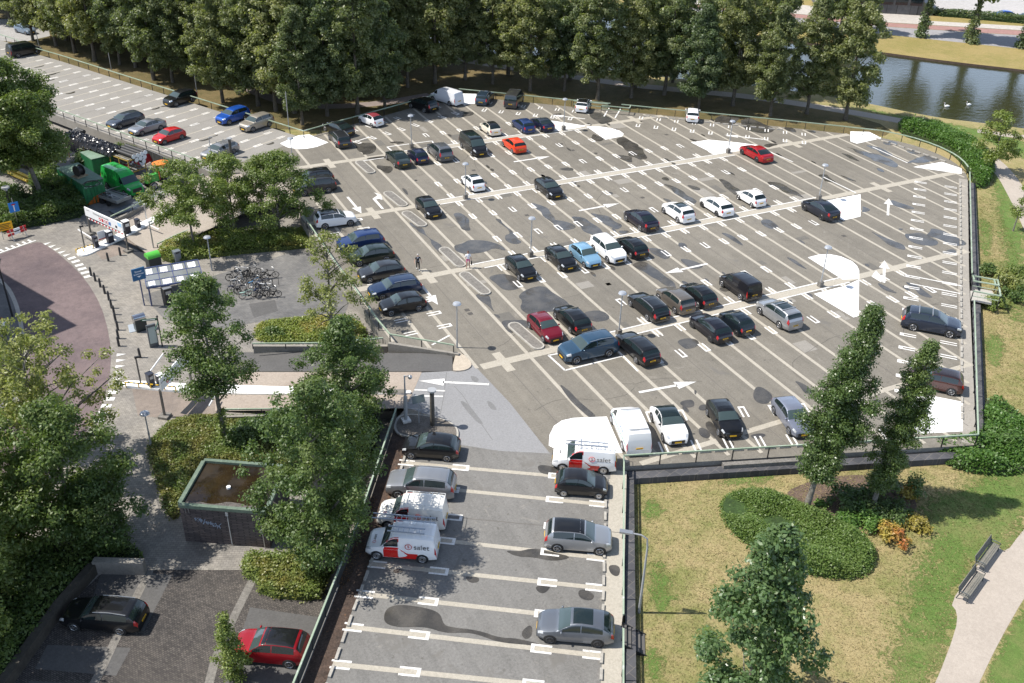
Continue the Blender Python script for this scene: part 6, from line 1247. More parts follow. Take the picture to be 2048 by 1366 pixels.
# pipe rack along the deck wall
ra = P(158, 280, ZW + 1.6); rb = P(292, 340, ZW + .2); d2 = Vector((ULW[3].x - ULW[1].x, ULW[3].y - ULW[1].y, 0)).normalized(); ra = P(150, 268, 1.0); rb = P(274, 312, 1.0); d2 = rb - ra; LR = d2.length; ang = math.atan2(d2.y, d2.x); p0 = Vector((ra.x, ra.y, ZW))
t = thing('storage_rack', 'long yellow framed storage rack of beams beside the upper deck', 'storage rack', p0, ang); b = MB()
for i in range(8):
    x = LR * i / 7
    for y in (-1.3, .9): b.box((x, y, 1.25), (.09, .09, 2.5))
    for z in (.9, 2.35): b.bar((x, -1.3, z), (x, .9, z), .09, .1)
for y in (-1.3, .9): b.bar((0, y, 2.35), (LR, y, 2.35), .07, .08)
b.build('frame', pmat('rack yellow', (.36, .25, .05), .5), t); b = MB()
for y in (-1.25, -.9, -.4, .1, .6): b.bar((0, y, 1.0), (LR, y, 1.0), .22, .1)
for y in (-1.1, -.7): b.bar((LR * .2, y, 2.42), (LR, y, 2.42), .2, .1)
b.build('beams', stone('rack beams', (.22, .21, .18), (.32, .30, .26), 5, 1, .3), t)
TARP = pmat('black tarpaulin', (.014, .015, .02), .25); WROLL = pmat('white pipe end', (.72, .73, .75), .5)
b = MB(); rnd = random.Random(3); nx, ny = 60, 22
def tz(i, j): return 2.6 + .45 * math.sin(j / ny * math.pi) + rnd.uniform(-.12, .12)
G_ = [[(LR * .02 + LR * .75 * i / nx, -1.55 + 2.3 * j / ny, (tz(i, j) if j > 0 else (1.2 if i < 18 else 2.3) + rnd.uniform(-.15, .15))) for j in range(ny + 1)] for i in range(nx + 1)]
b.add([p for r in G_ for p in r], [(i * (ny + 1) + j, (i + 1) * (ny + 1) + j, (i + 1) * (ny + 1) + j + 1, i * (ny + 1) + j + 1) for i in range(nx) for j in range(ny)]); o = b.build('tarpaulin', TARP); o.location = p0; o.rotation_euler.z = ang; tag(o, 'crumpled black plastic sheet over the rack', 'tarpaulin')
for k, (x0, x1, cells) in enumerate(((LR * .72, LR * 1.02, [(-.6, 2.75), (-.05, 2.75), (.5, 2.75), (1.0, 2.8), (-.3, 2.27), (.25, 2.3), (.8, 2.3), (.6, 1.85)]), (-.6, LR * .06, [(-.7, 2.7), (-.2, 2.75), (.4, 2.75), (.8, 2.8)]))):
    for y, z in cells:
        tt = thing('pipe_roll', 'white ended black pipe roll at the ' + ('near' if k == 0 else 'far') + ' end of the rack', 'pipe', p0, ang, 'pipe rolls on the rack'); b = MB(); b.cyl((x0, y, z), (x1, y, z), .25, n=14); b.build('pipe', BLACKP, tt, 40); b = MB(); b.cyl((x1 if k == 0 else x0 - .03, y, z), (x1 + .03 if k == 0 else x0, y, z), .26, n=14); b.build('end_cap', WROLL, tt, 40)
# yard barriers, crates and trailer
a, ang, L = axes((255, 352), (290, 333), ZW)
t = thing('warning_board_stack', 'leaning red and white checked warning panels in the yard', 'warning panels', a, ang); rnd = random.Random(2)
for i in range(6):
    for j in range(3): b = MB(); b.box((.5 + i * .75, .25 * j, .75 - .02 * j), (.68, .05, .9), M=Matrix.Rotation(-.5, 3, 'X')); b.build('panel', WHI if (i + j) % 2 and 0 < i < 5 else pmat('panel red', (.35, .015, .02), .5) if not bpy.data.materials.get('panel red') else bpy.data.materials['panel red'], t)
b = MB(); b.box((0, 0, .35), (1.6, 1.1, .7)); b.box((0, 0, .66), (1.4, .9, .14), mi=1); o = b.build('wooden_crate', [stone('crate wood', (.30, .2, .11), (.4, .28, .16), 6, 2, .5), SOIL]); o.location = P(272, 368, ZW); o.rotation_euler.z = .4; tag(o, 'open wooden crate beside the green van nose', 'crate')
a, ang, L = axes((205, 402), (250, 404), ZW); t = thing('flat_trailer', 'flat trailer loaded with steel bars in front of the green van', 'trailer', P(225, 404, ZW), rad(hd + 6)); b = MB(); b.box((0, 0, .7), (4.2, 1.9, .16)); b.box((0, -.93, .85), (4.2, .05, .3)); b.box((2.1, 0, .85), (.05, 1.9, .3)); b.build('bed', pmat('trailer grey', (.28, .29, .28), .5, .3), t); b = MB(); rnd = random.Random(8)
for i in range(16): y = rnd.uniform(-.8, .8); b.bar((rnd.uniform(-2, -1), y, .85 + rnd.uniform(0, .35)), (rnd.uniform(.2, 1.9), y + rnd.uniform(-.3, .3), .85 + rnd.uniform(0, .3)), .06, .06, mi=i % 2)
b.build('steel_bars', [GALV, DARKM], t)
for x in (-.5, .6):
    for s_ in (1, -1): o = link('wheel', TYREM, t); o.scale = (.32, .32, .32); o.location = (x, s_ * .95, .32)
b = MB(); rnd = random.Random(6)
t = thing('steel_plates', 'flat stack of steel road plates beside the ramp wall', 'steel plates', P(262, 418, ZW), .35); b.box((0, 0, .12), (4.2, 1.6, .24)); b.box((1.2, .5, .3), (1.2, .5, .14)); b.build('plates', pmat('plate steel', (.12, .14, .16), .5, .3), t)
a, ang, L = axes((165, 415), (300, 372), ZW)
t = thing('yard_fence', 'grey steel mesh fence panels around the yard', 'fence', a, ang); b = MB(); n = 5; Lf = L
for i in range(n + 1): b.bar((Lf * i / n, 0, 0), (Lf * i / n, 0, 1.1), .05, .05)
for z in (.15, .6, 1.08): b.bar((0, 0, z), (Lf, 0, z), .04, .04)
b.build('tubes', GALV, t)
a, ang, L = axes((291, 320), (400, 368), ZW); t = thing('yard_fence', 'dark mesh fence panels under the upper deck edge', 'fence', a, ang); b = MB(); n = 6
for i in range(n + 1): b.bar((L * i / n, 0, 0), (L * i / n, 0, 1.5), .05, .05)
b.bar((0, 0, 1.5), (L, 0, 1.5), .06, .06); b.build('tubes', GALV, t); b = MB(); b.box((L / 2, 0, .75), (L, .02, 1.4)); b.build('mesh', PANEL, t)
for i, (q, ln) in enumerate([((30, 352), 5.5), ((48, 352), 5.0)]):
    t = thing('yellow_pipe', ['yellow pipe lying on the grass left of the yard, nearer one', 'yellow pipe lying on the grass left of the yard, farther one'][i], 'pipe', P(*q, ZW + .2), -1.1, 'yellow pipes'); b = MB(); b.cyl((-ln / 2, 0, .1), (ln / 2, 0, .1), .2, n=10); b.build('tube', pmat('pipe yellow', (.75, .5, .03), .45) if not bpy.data.materials.get('pipe yellow') else bpy.data.materials['pipe yellow'], t, 40)
# ------------------------------------------------------------------ building across the canal
t = thing('office_building', 'dark grey panelled building across the canal at the top edge', 'building', P(1700, 30, ZL), 0); a = P(1640, 22, ZL); c = P(1842, 31, ZL); t.location = a; d = c - a; t.rotation_euler.z = math.atan2(d.y, d.x); L = d.length
b = MB(); b.prism([(0, 0), (L, 0), (L, 16), (0, 16)], 0, 7); b.build('wall', brick('grey panels', (.11, .11, .115), (.15, .15, .155), (.05, .05, .05), .35, 0, .9, .7, msz=.012), t)
b = MB()
for i in range(7): b.box((L * (i + .5) / 7, -.03, 2.6), (L / 7 - .5, .08, 1.6))
b.build('window_band', GLASS, t); b = MB(); b.prism([(-.3, -.3), (L + .3, -.3), (L + .3, 16.3), (-.3, 16.3)], 7, 7.4); b.build('roof', DARKM, t)
# ------------------------------------------------------------------ swans
SW = pmat('swan white', (.82, .82, .80), .6); SWB = pmat('swan bill', (.6, .2, .03), .5)
for q, rz, l in [((1893, 214), 2.6, 'white swan on the canal, left one'), ((1937, 211), 2.9, 'white swan on the canal, right one')]:
    t = thing('swan', l, 'swan', P(*q, ZWATER), rz, 'swans on the canal'); t.scale = (.62, .62, .62); bm_ = MB(); bm_.ball((0, 0, .17), (.55, .28, .24), 14, 9); bm_.ball((-.42, 0, .26), (.3, .16, .14), 10, 6)
    bm_.tube([(.38, 0, .22), (.58, 0, .42), (.60, 0, .66), (.52, 0, .84), (.58, 0, .95), (.70, 0, .96)], [.13, .085, .065, .06, .07, .055], 8); bm_.build('body', SW, t, 60)
    for s_ in (1, -1): b = MB(); b.ball((-.12, s_ * .2, .30), (.42, .10, .17), 10, 6); b.build('wing', SW, t, 60)
    b = MB(); b.cyl((.72, 0, .95), (.86, 0, .91), .04, .018, 6); b.build('bill', SWB, t)
# ------------------------------------------------------------------ people
SKIN = pmat('skin', (.45, .27, .2), .6)
def skinned(verts, edges, radii, root=0, sub=1):
    me = bpy.data.meshes.new('skeleton'); me.from_pydata(verts, edges, []); o = bpy.data.objects.new('skeleton', me); COL.objects.link(o)
    m = o.modifiers.new('skin', 'SKIN'); m.use_smooth_shade = True
    for i, r in enumerate(radii): v = me.skin_vertices[0].data[i]; v.radius = (r, r) if not isinstance(r, tuple) else r; v.use_root = i == root
    s_ = o.modifiers.new('sub', 'SUBSURF'); s_.levels = sub; s_.render_levels = sub
    dg = bpy.context.evaluated_depsgraph_get(); out = bpy.data.meshes.new_from_object(o.evaluated_get(dg)); bpy.data.objects.remove(o); return out
def person(p, rz, label, pose, mats, hair, bag=None, lean=0.0):
    """pose: joints; mats: function(co) -> material index into [skin, top, bottom, shoes, socks]"""
    t = thing('person', label, 'person', p, rz)
    J = dict(pel=(0, 0, .95), waist=(lean * .3, 0, 1.1), chest=(lean * .75, 0, 1.33), neck=(lean, 0, 1.50), hb=(lean + .01, 0, 1.58), hm=(lean + .02, 0, 1.66), ht=(lean + .02, 0, 1.73)); J.update(pose)
    order = ['pel', 'waist', 'chest', 'neck', 'hb', 'hm', 'ht']; rr = [(.16, .12), (.14, .11), (.165, .115), .055, .075, .095, .06]
    V = [J[k] for k in order]; E = [(i, i + 1) for i in range(6)]
    def chain(frm, ks, rs):
        last = frm
        for k, r in zip(ks, rs): V.append(J[k]); rr.append(r); E.append((last, len(V) - 1)); last = len(V) - 1
        return last
    for s_ in ('l', 'r'):
        chain(0, ['hip' + s_, 'knee' + s_, 'ank' + s_, 'toe' + s_], [.095, .065, .045, .04]); w = chain(2, ['sh' + s_, 'elb' + s_, 'wri' + s_, 'palm' + s_], [.065, .048, .034, (.042, .02)])
        a_ = Vector(J['wri' + s_]); c_ = Vector(J['palm' + s_]); dd = (c_ - a_).normalized(); sd_ = Vector((1, 0, 0)) if abs(dd.x) < .8 else Vector((0, 0, 1)); sd_ = (sd_ - dd * sd_.dot(dd)).normalized(); inn = dd.cross(sd_) * (1 if s_ == 'l' else -1)
        for k, (off, ln) in enumerate(((-.03, .06), (-.01, .075), (.01, .08), (.03, .072))):
            q0 = c_ + sd_ * off + dd * .02; q1 = q0 + dd * ln * .6; q2 = q1 + dd * ln * .45 + inn * .02; i0 = len(V); V.extend([tuple(q0), tuple(q1), tuple(q2)]); rr.extend([.010, .009, .008]); E.extend([(w, i0), (i0, i0 + 1), (i0 + 1, i0 + 2)])
        q0 = a_.lerp(c_, .4) + sd_ * .045; q1 = q0 + (dd + sd_ * .5).normalized() * .05; i0 = len(V); V.extend([tuple(q0), tuple(q1)]); rr.extend([.012, .010]); E.extend([(w, i0), (i0, i0 + 1)])
    me = skinned(V, E, rr); me.materials.clear()
    for m in mats[1]: me.materials.append(m)
    for pl in me.polygons: pl.material_index = mats[0](pl.center)
    link('body', me, t); hd_ = Vector(J['hm'])
    b = MB(); b.ball(hd_ + Vector((-.03, 0, .03)), (.105, .092, .105) if hair[1] == 0 else (.12, .115, .15), 12, 8); b.build('hair', hair[0], t, 60)
    b = MB(); b.ball(hd_ + Vector((.095, 0, -.01)), (.022, .016, .02), 6, 4); b.build('nose', SKIN, t, 60)
    for s_ in (1, -1): b = MB(); b.ball(hd_ + Vector((.08, s_ * .034, .02)), .012, 6, 4); b.build('eye', BLACKP, t); b = MB(); b.ball(hd_ + Vector((0, s_ * .095, 0)), (.02, .012, .03), 6, 4); b.build('ear', SKIN, t)
    b = MB(); b.box(hd_ + Vector((.088, 0, -.052)), (.01, .04, .008)); b.build('mouth', pmat('lips', (.3, .1, .09), .6) if not bpy.data.materials.get('lips') else bpy.data.materials['lips'], t); return t
walk = dict(hipl=(0, .10, .90), kneel=(.18, .10, .50), ankl=(.14, .10, .09), toel=(.28, .11, .04), hipr=(0, -.10, .90), kneer=(-.02, -.10, .48), ankr=(-.28, -.10, .16), toer=(-.18, -.11, .04), shl=(.10, .2, 1.42), elbl=(-.02, .29, 1.16), wril=(.08, .32, .93), palml=(.12, .32, .86), shr=(.10, -.2, 1.42), elbr=(.08, -.29, 1.15), wrir=(.24, -.32, .96), palmr=(.29, -.32, .90))
def mman(c):
    if c.z < .09: return 3
    if c.z < .24: return 4
    if c.z < 1.0 and abs(c.y) < .24: return 2
    if c.z > 1.0 and abs(c.y) < .27 and c.z < 1.5 and (abs(c.y) < .2 or c.z > 1.22): return 1 if abs(c.y) > .05 or c.x < .05 else 5
    return 0
pm_ = P(836, 541); person(pm_, -1.8, 'man walking in a dark waistcoat, dark three-quarter trousers and white socks', walk, (mman, [SKIN, pmat('dark waistcoat', (.02, .02, .03), .8), pmat('dark trousers', (.012, .012, .014), .8), BLACKP, WHI, pmat('grey shirt', (.3, .32, .36), .8)]), (pmat('grey hair', (.42, .40, .38), .7), 0), lean=.10)
stand = dict(hipl=(0, .10, .90), kneel=(.02, .13, .48), ankl=(0, .15, .08), toel=(.14, .18, .04), hipr=(0, -.10, .90), kneer=(.02, -.13, .48), ankr=(0, -.15, .08), toer=(.13, -.19, .04), shl=(.0, .2, 1.42), elbl=(-.02, .28, 1.15), wril=(.06, .30, .93), palml=(.07, .30, .85), shr=(.0, -.2, 1.42), elbr=(.02, -.28, 1.15), wrir=(.12, -.24, .98), palmr=(.15, -.22, .91))
def mwom(c):
    if c.z < .09: return 3
    if c.z > 1.0 and c.z < 1.5 and (abs(c.y) < .24 or c.z > 1.2): return 1
    if .70 < c.z <= 1.0 and abs(c.y) < .23: return 2
    return 0
pw_ = P(936, 536); person(pw_, -1.75, 'woman in a white T-shirt and pink shorts holding a black bag', stand, (mwom, [SKIN, pmat('white shirt', (.8, .8, .84), .8), pmat('pink shorts', (.62, .16, .30), .8), BLACKP]), (pmat('brown hair', (.10, .045, .03), .7), 0))
t = thing('handbag', 'black handbag hanging from the woman\'s hand', 'handbag', pw_ + Matrix.Rotation(-1.75, 3, 'Z') @ Vector((.08, .31, .42)), -1.75); b = MB(); b.prism(smooth([(-.16, -.06), (.16, -.06), (.16, .06), (-.16, .06)], 1), 0, .26); b.build('body', BLACKP, t); b = MB(); b.tube([(-.1, 0, .26), (-.06, 0, .42), (.06, 0, .42), (.1, 0, .26)], .012, 5); b.build('handle', BLACKP, t)
def mred(c):
    if c.z < .09: return 3
    if c.z > 1.02 and c.z < 1.5 and (abs(c.y) < .24 or c.z > 1.2): return 1
    if c.z <= 1.02 and abs(c.y) < .24: return 2
    return 0
person(P(13, 672, ZW), 1.2, 'person with red hair in a white top and dark trousers walking at the left edge', walk, (mred, [SKIN, bpy.data.materials['white shirt'], pmat('navy trousers', (.012, .014, .03), .8), BLACKP]), (pmat('red hair', (.22, .035, .02), .7), 1))
t = thing('apartment_block', 'tall building left of the street, seen only by its shadow on the red paving', 'building', (0, 0, ZW)); b = MB(); b.prism([(-17.3, 100), (-14.3, 94), (-15, 93.3), (-13.6, 90.3), (-12.9, 88.9), (-42, 76), (-52, 108), (-22, 110)], 0, 20); b.build('wall', SHEDB, t)
# ------------------------------------------------------------------ foliage
def leafmesh(name, C_, Nn, S, m, aspect=.62):
    """many separate leaf-sprig faces; C_ centres, Nn normals, S half sizes"""
    n = len(C_); r = RNG.normal(size=(n, 3)); U = np.cross(Nn, r); U /= np.linalg.norm(U, axis=1)[:, None] + 1e-9; V_ = np.cross(Nn, U)
    S = S[:, None]; a = U * S; b = V_ * S * aspect; fold = Nn * S * .22
    vs = np.stack([C_ - a - fold, C_ - b * .9 + a * .1, C_ + a - fold, C_ + b + a * .15], 1).reshape(-1, 3).astype(np.float32)
    me = bpy.data.meshes.new(name); me.vertices.add(4 * n); me.vertices.foreach_set('co', vs.ravel()); me.loops.add(4 * n); me.loops.foreach_set('vertex_index', np.arange(4 * n, dtype=np.int32))
    me.polygons.add(n); me.polygons.foreach_set('loop_start', np.arange(0, 4 * n, 4, dtype=np.int32)); me.polygons.foreach_set('loop_total', np.full(n, 4, dtype=np.int32)); me.materials.append(m); me.update(calc_edges=True); return me
def unit(a): return a / (np.linalg.norm(a, axis=1)[:, None] + 1e-9)
def clumps_to_leaves(cl, per, size, up=.5, flat=.75):
    Cs, Ns = [], []
    for (x, y, z, r) in cl:
        k = max(6, int(per * r * r)); d = unit(RNG.normal(size=(k, 3))); rad_ = r * RNG.uniform(.3, 1.22, size=(k, 1)); c = np.array([x, y, z]) + d * rad_ * np.array([1, 1, flat])
        Cs.append(c); Ns.append(unit(d * .7 + np.array([0, 0, up]) + RNG.normal(size=(k, 3)) * .45))
    C_ = np.concatenate(Cs); Nn = np.concatenate(Ns); return C_, Nn, size * RNG.uniform(.65, 1.35, size=len(C_))
def crown_shape(kind, v):
    """radius factor at height fraction v"""
    if kind == 'round': return math.sin(math.pi * min(1, .12 + .86 * v)) ** .62
    if kind == 'tall': return (.55 + .45 * math.sin(math.pi * min(1, v * 1.15 + .05))) * (1 if v < .8 else max(.25, 1 - (v - .8) * 3.2))
    if kind == 'poplar': return math.sin(math.pi * min(1, .1 + .86 * v)) ** .8
    if kind == 'cone': return max(.12, (1 - v) ** .75) * min(1, .45 + v * 4)
    if kind == 'maple': return (max(.1, 1 - v) ** .55) * min(1, .55 + v * 3)
    if kind == 'spread': return math.sin(math.pi * min(1, .25 + .72 * v)) ** .6
def tree_meshes(name, H, z0, R_, kind, ncl, per, leaf, lm, bark, tr=.22, lean=(0, 0), cr=(.7, 1.25), seed=1, limbs=14, hollow=.35, bend=0.0, flat=.75, trunk_top=.8, fork=0):
    rnd = random.Random(seed); cl = []
    axis = lambda z: Vector((lean[0] * (z / H) + bend * math.sin(math.pi * z / H), lean[1] * (z / H), z))
    tries = 0
    while len(cl) < ncl and tries < ncl * 20:
        tries += 1; v = rnd.random(); z = z0 + v * (H - z0); rr = R_ * crown_shape(kind, v); a = rnd.uniform(0, 2 * math.pi)
        q = rnd.random() ** hollow * rr * (1 + .16 * math.sin(3 * a + seed) + .10 * math.sin(5 * a + z)); r = rnd.uniform(*cr) * (.75 + .25 * (1 - v)); q = max(0, q - r * .55)
        c = axis(z) + Vector((math.cos(a) * q, math.sin(a) * q, 0)); cl.append((c.x, c.y, min(c.z, H - r * .5), r))
    C_, Nn, S = clumps_to_leaves(cl, per, leaf, flat=flat)
    crown = leafmesh(name + ' crown', C_, Nn, S, lm)
    b = MB(); n = 9; zt = H * trunk_top; pts = [axis(zt * i / n) + Vector((rnd.uniform(-.06, .06), rnd.uniform(-.06, .06), 0)) * (i > 0) for i in range(n + 1)]
    b.tube(pts, [tr * (1.25 if i == 0 else 1) * (1 - .82 * i / n) + .02 for i in range(n + 1)], 8)
    for i in range(limbs):
        c = cl[rnd.randrange(len(cl))]; e = Vector(c[:3]); zb = max(z0 * .7 + .2, min(zt * .95, e.z - (e - axis(e.z)).length * rnd.uniform(.5, 1.1))); s_ = axis(zb); k = tr * (1 - .8 * zb / H) * .5 + .012; m1 = s_.lerp(e, .5) + Vector((0, 0, .12 * (e - s_).length)) * .6
        b.tube([s_, m1, e], [k, k * .6, .012], 5)
    return b.mesh(name + ' trunk', [bark], 60), crown
TREEN = {}
def tree(ms, p, label, name='tree', sc=1.0, rz=None, group=None, cat='tree', sz=1.0):
    t = thing(name, label, cat, p, random.uniform(0, 6.28) if rz is None else rz, group); t.scale = (sc, sc, sc * sz); link('trunk', ms[0], t); link('crown', ms[1], t); return t
# the belt of tall trees between deck and canal
BELT = [tree_meshes('belt tree', 18, 3.0, 4.1, 'tall', 200, 300, .16, LEAF1, BARK, .24, (rnd_ * .8, .3), (.5, 1.05), s_, 20, .45) for s_, rnd_ in ((1, .4), (2, -.3), (3, .5))] + [tree_meshes('belt tree', 17, 2.8, 4.2, 'tall', 200, 300, .16, LEAF2, BARK, .22, (rnd_, -.4), (.5, 1.1), s_, 20, .45) for s_, rnd_ in ((4, .5), (5, -.6))]
front = [(870, 167), (605, 250), (655, 232), (715, 232), (552, 222), (517, 212), (478, 190), (446, 205), (393, 165), (346, 165), (308, 160), (272, 135), (240, 130), (190, 122), (150, 105), (113, 92), (770, 218), (815, 175), (930, 160), (66, 82), (112, 66), (22, 46), (70, 40), (-20, 40), (150, 60), (-60, 20)]
frontb = [(1016, 150), (1060, 182), (1128, 182), (1195, 200), (1262, 196), (1328, 190), (1397, 218), (1465, 212), (1540, 232), (1613, 228), (1690, 240), (985, 168)]
back = [(1010, 110), (1140, 160), (1270, 175), (1090, 120), (945, 120), (1345, 165), (1430, 178), (1520, 190)]
def sc_(): return random.uniform(.82, 1.16)
for i, q in enumerate(front):
    z = ZL; tree(random.choice(BELT), P(*q, z), 'tall leafy tree in the front row behind the upper deck and north-west railing', 'belt_tree', sc_(), None, 'trees behind the upper deck and the north-west railing')
for q in frontb: tree(random.choice(BELT), P(*q, ZL), 'tall leafy tree in the row between the north-east railing and the canal path', 'belt_tree', sc_() * (.92 if q[0] > 1500 else 1), None, 'trees behind the north-east railing')
for q in back: tree(random.choice(BELT), P(*q, ZL), 'tall leafy tree on the canal side of the path, seen between the front trunks', 'belt_tree', sc_(), None, 'trees on the canal side of the path')
# deeper wood in the north-west
k = 0; placed = []
for iy in range(13):
    for ix in range(16):
        x = -34 + ix * 6.6 + random.uniform(-1.6, 1.6) + (iy % 2) * 3; y = 128 + iy * 7.2 + random.uniform(-1.6, 1.6)
        # right of the upper deck fence line, left of canal, north of the NW railing
        fx = 29.6 - (y - 116.8) * .535
        if x < fx + 8.5 or y < 121 + (x - 29.6) * .36 + 7: continue
        cn = 66 - (y - 150) * .52
        if x > cn - 4.5: continue
        if x < 2 and y > 176 and x < -2 + (y - 176) * .35: continue
        t_ = proj((x, y, 17))
        if t_[1] > 420 or t_[0] < -250: continue
        if y > 222: continue
        tree(random.choice(BELT), (x, y, ZL), 'tall tree deep in the wood behind the front row beyond the upper deck', 'belt_tree', sc_() * 1.02, None, 'trees deep in the wood'); k += 1
# far side of the canal: trees with ivy-clad leaning trunks
def ivy_tree(p, label, seed):
    ms = tree_meshes('ivy tree', 17, 8.0, 4.6, 'round', 90, 160, .24, LEAF4 if seed % 2 else LEAF3, BARK, .42, (2.4, .6), (.8, 1.5), seed, 16, .5); t = tree(ms, p, label, 'ivy_tree', 1, 0.3, 'ivy-clad trees on the far bank')
    cl = [(2.4 * z / 17 + random.uniform(-.35, .35) * (2.2 - z / 5), .6 * z / 17 + random.uniform(-.35, .35) * (2.2 - z / 5), z, random.uniform(.5, .8) * (1.35 - z / 11)) for z in [i * .4 for i in range(19)] for _ in (0, 1)]
    C_, Nn, S = clumps_to_leaves(cl, 130, .2); link('ivy', leafmesh('ivy', C_, Nn, S, LEAF2), t)
for i, q in enumerate([(1842, 74), (1938, 86), (2044, 97)]): ivy_tree(P(*q, ZL), 'tree with an ivy-clad leaning trunk on the far bank, ' + ['nearest the grey building', 'middle of the three', 'at the right picture edge'][i], 31 + i)
for i, q in enumerate([(1200, 30), (1320, 38), (1450, 48), (1560, 56), (1680, 64)]): tree(BELT[i % 5], P(*q, ZL), 'tree on the far bank seen through the belt', 'belt_tree', sc_(), None, 'trees on the far bank')
# ------------------------------------------------------------------ single trees
def single(q, z, top, halfw, z0f, label, lm, kind='round', seed=1, bark=BARKG, ncl=70, per=130, leaf=.2, lean=(0, 0), cr=(.55, .95), tr=.16, name='tree', limbs=18, hollow=.45, group=None, bend=0.0, trunk_top=.8, flat=.75):
    p = P(*q, z); H = zfor(p, top) - z; dist = (Vector((p.x, p.y, z + H / 2)) - Vector((0, 0, HC))).length; R_ = halfw * dist / FP
    ms = tree_meshes(name, H, H * z0f, R_, kind, ncl, int(per * 3.0), leaf * .56, lm, bark, tr, lean, cr, seed, limbs, hollow, bend, flat, trunk_top); return tree(ms, p, label, name, 1, 0, group), H, R_
single((88, 404), ZW, 118, 100, .30, 'large yellow green tree with a bare leaning trunk at the left edge beside the yard', LEAF3, 'round', 11, BARKG, 150, 150, .24, (-2.2, .8), (.8, 1.4), .3)
single((10, 330), ZW, 130, 90, .3, 'green tree at the left picture edge behind the large tree', LEAF3, 'round', 12, BARKG, 90, 120, .26, (0, 0), (.8, 1.4), .25)
single((388, 498), ZW, 322, 78, .38, 'small multi-branched tree with bright leaves over the north ramp, left one', LEAF3, 'spread', 13, BARKG, 75, 150, .19, (0, 0), (.5, .9), .11)
single((470, 470), ZW, 310, 85, .35, 'small multi-branched tree over the north ramp, middle one', LEAF3, 'spread', 14, BARKG, 85, 150, .19, (0, 0), (.5, .95), .12)
single((560, 470), ZW, 308, 88, .25, 'bushy tree over the north ramp at the corner of the deck, right one', LEAF5 if False else LEAF3, 'spread', 15, BARKG, 100, 160, .19, (0, 0), (.55, 1.0), .13)
single((666, 672), ZW, 462, 84, .22, 'loose airy tree with forked stem in front of the west railing cars', LEAF4, 'spread', 16, BARKG, 48, 105, .19, (0, 0), (.5, .8), .13, hollow=.6, limbs=34)
t_, H_, R_ = single((452, 885), ZW, 556, 92, .36, 'tree with an ivy-clad trunk between the two ramps', LEAF5, 'round', 17, BARKG, 100, 165, .17, (-.3, 0), (.55, .95), .17)
cl = [(random.uniform(-.22, .22) - .05, random.uniform(-.22, .22), z * .14, random.uniform(.2, .34)) for z in range(22)]; C_, Nn, S = clumps_to_leaves(cl, 500, .1); link('ivy', leafmesh('trunk ivy', C_, Nn, S, LEAF3), t_)
single((700, 880), ZW, 640, 98, .15, 'dense dark green tree beside the ramp rail, behind the larger one', LEAF5, 'tall', 18, BARKG, 120, 170, .17, (0, 0), (.55, 1.0), .2)
single((648, 1150), ZW, 770, 132, .19, 'dense dark green tree with its trunk in the clipped hedge beside the brick building', LEAF5, 'round', 19, BARKG, 240, 165, .16, (0, 0), (.45, .9), .22, hollow=.42)
single((110, 960), ZW, 640, 140, .28, 'loose yellow green tree over the red street', LEAF4, 'spread', 20, BARKG, 120, 105, .2, (0, 0), (.45, .8), .18, hollow=.6, limbs=60)
single((50, 905), ZW, 655, 95, .28, 'yellow green tree at the left edge over the street', LEAF4, 'spread', 27, BARKG, 80, 105, .2, (0, 0), (.45, .8), .16, hollow=.6, limbs=44)
single((160, 1090), ZW, 800, 115, .2, 'dark green bushy tree at the left in front of the street', LEAF3, 'spread', 21, BARKG, 110, 150, .18, (0, 0), (.6, 1.1), .18)
single((20, 1110), ZW, 830, 120, .15, 'dark green bushy tree at the lower left picture edge', LEAF3, 'spread', 28, BARKG, 100, 150, .18, (0, 0), (.6, 1.1), .18)
single((220, 1095), ZW, 955, 70, .1, 'dark bush above the lower car park retaining wall', LEAF5, 'round', 22, BARKG, 60, 170, .16, (0, 0), (.5, .9), .12, name='bush')
single((468, 1356), ZW, 1228, 46, .06, 'small conical bush in front of the red crossover', LEAF3, 'cone', 23, BARKG, 60, 330, .12, (0, 0), (.25, .45), .07, name='bush')
single((1482, 1440), ZL, 1058, 150, .08, 'young maple with glossy leaves at the bottom of the lawn', LEAF7, 'maple', 24, BARKG, 230, 130, .21, (0, 0), (.4, .75), .12, hollow=.5)
single((1612, 1016), ZL, 634, 62, .17, 'large leaning poplar with a pale trunk on the lawn', LEAF6, 'poplar', 25, BARKG, 240, 320, .13, (2.3, .3), (.5, .8), .19, hollow=.55)
single((1742, 1018), ZL, 700, 46, .15, 'smaller leaning poplar right of the large one', LEAF6, 'poplar', 26, BARKG, 180, 320, .13, (1.7, .2), (.42, .66), .15, hollow=.55)
single((1984, 346), ZL, 224, 44, .25, 'small tree beside the canal path at the right', LEAF3, 'round', 29, BARKG, 40, 120, .22, (-.4, .3), (.5, .95), .1, hollow=.55)
single((2026, 462), ZL, 372, 24, .3, 'thin young tree on the slope at the right picture edge', LEAF3, 'round', 30, BARKG, 16, 120, .18, (0, 0), (.35, .6), .06)
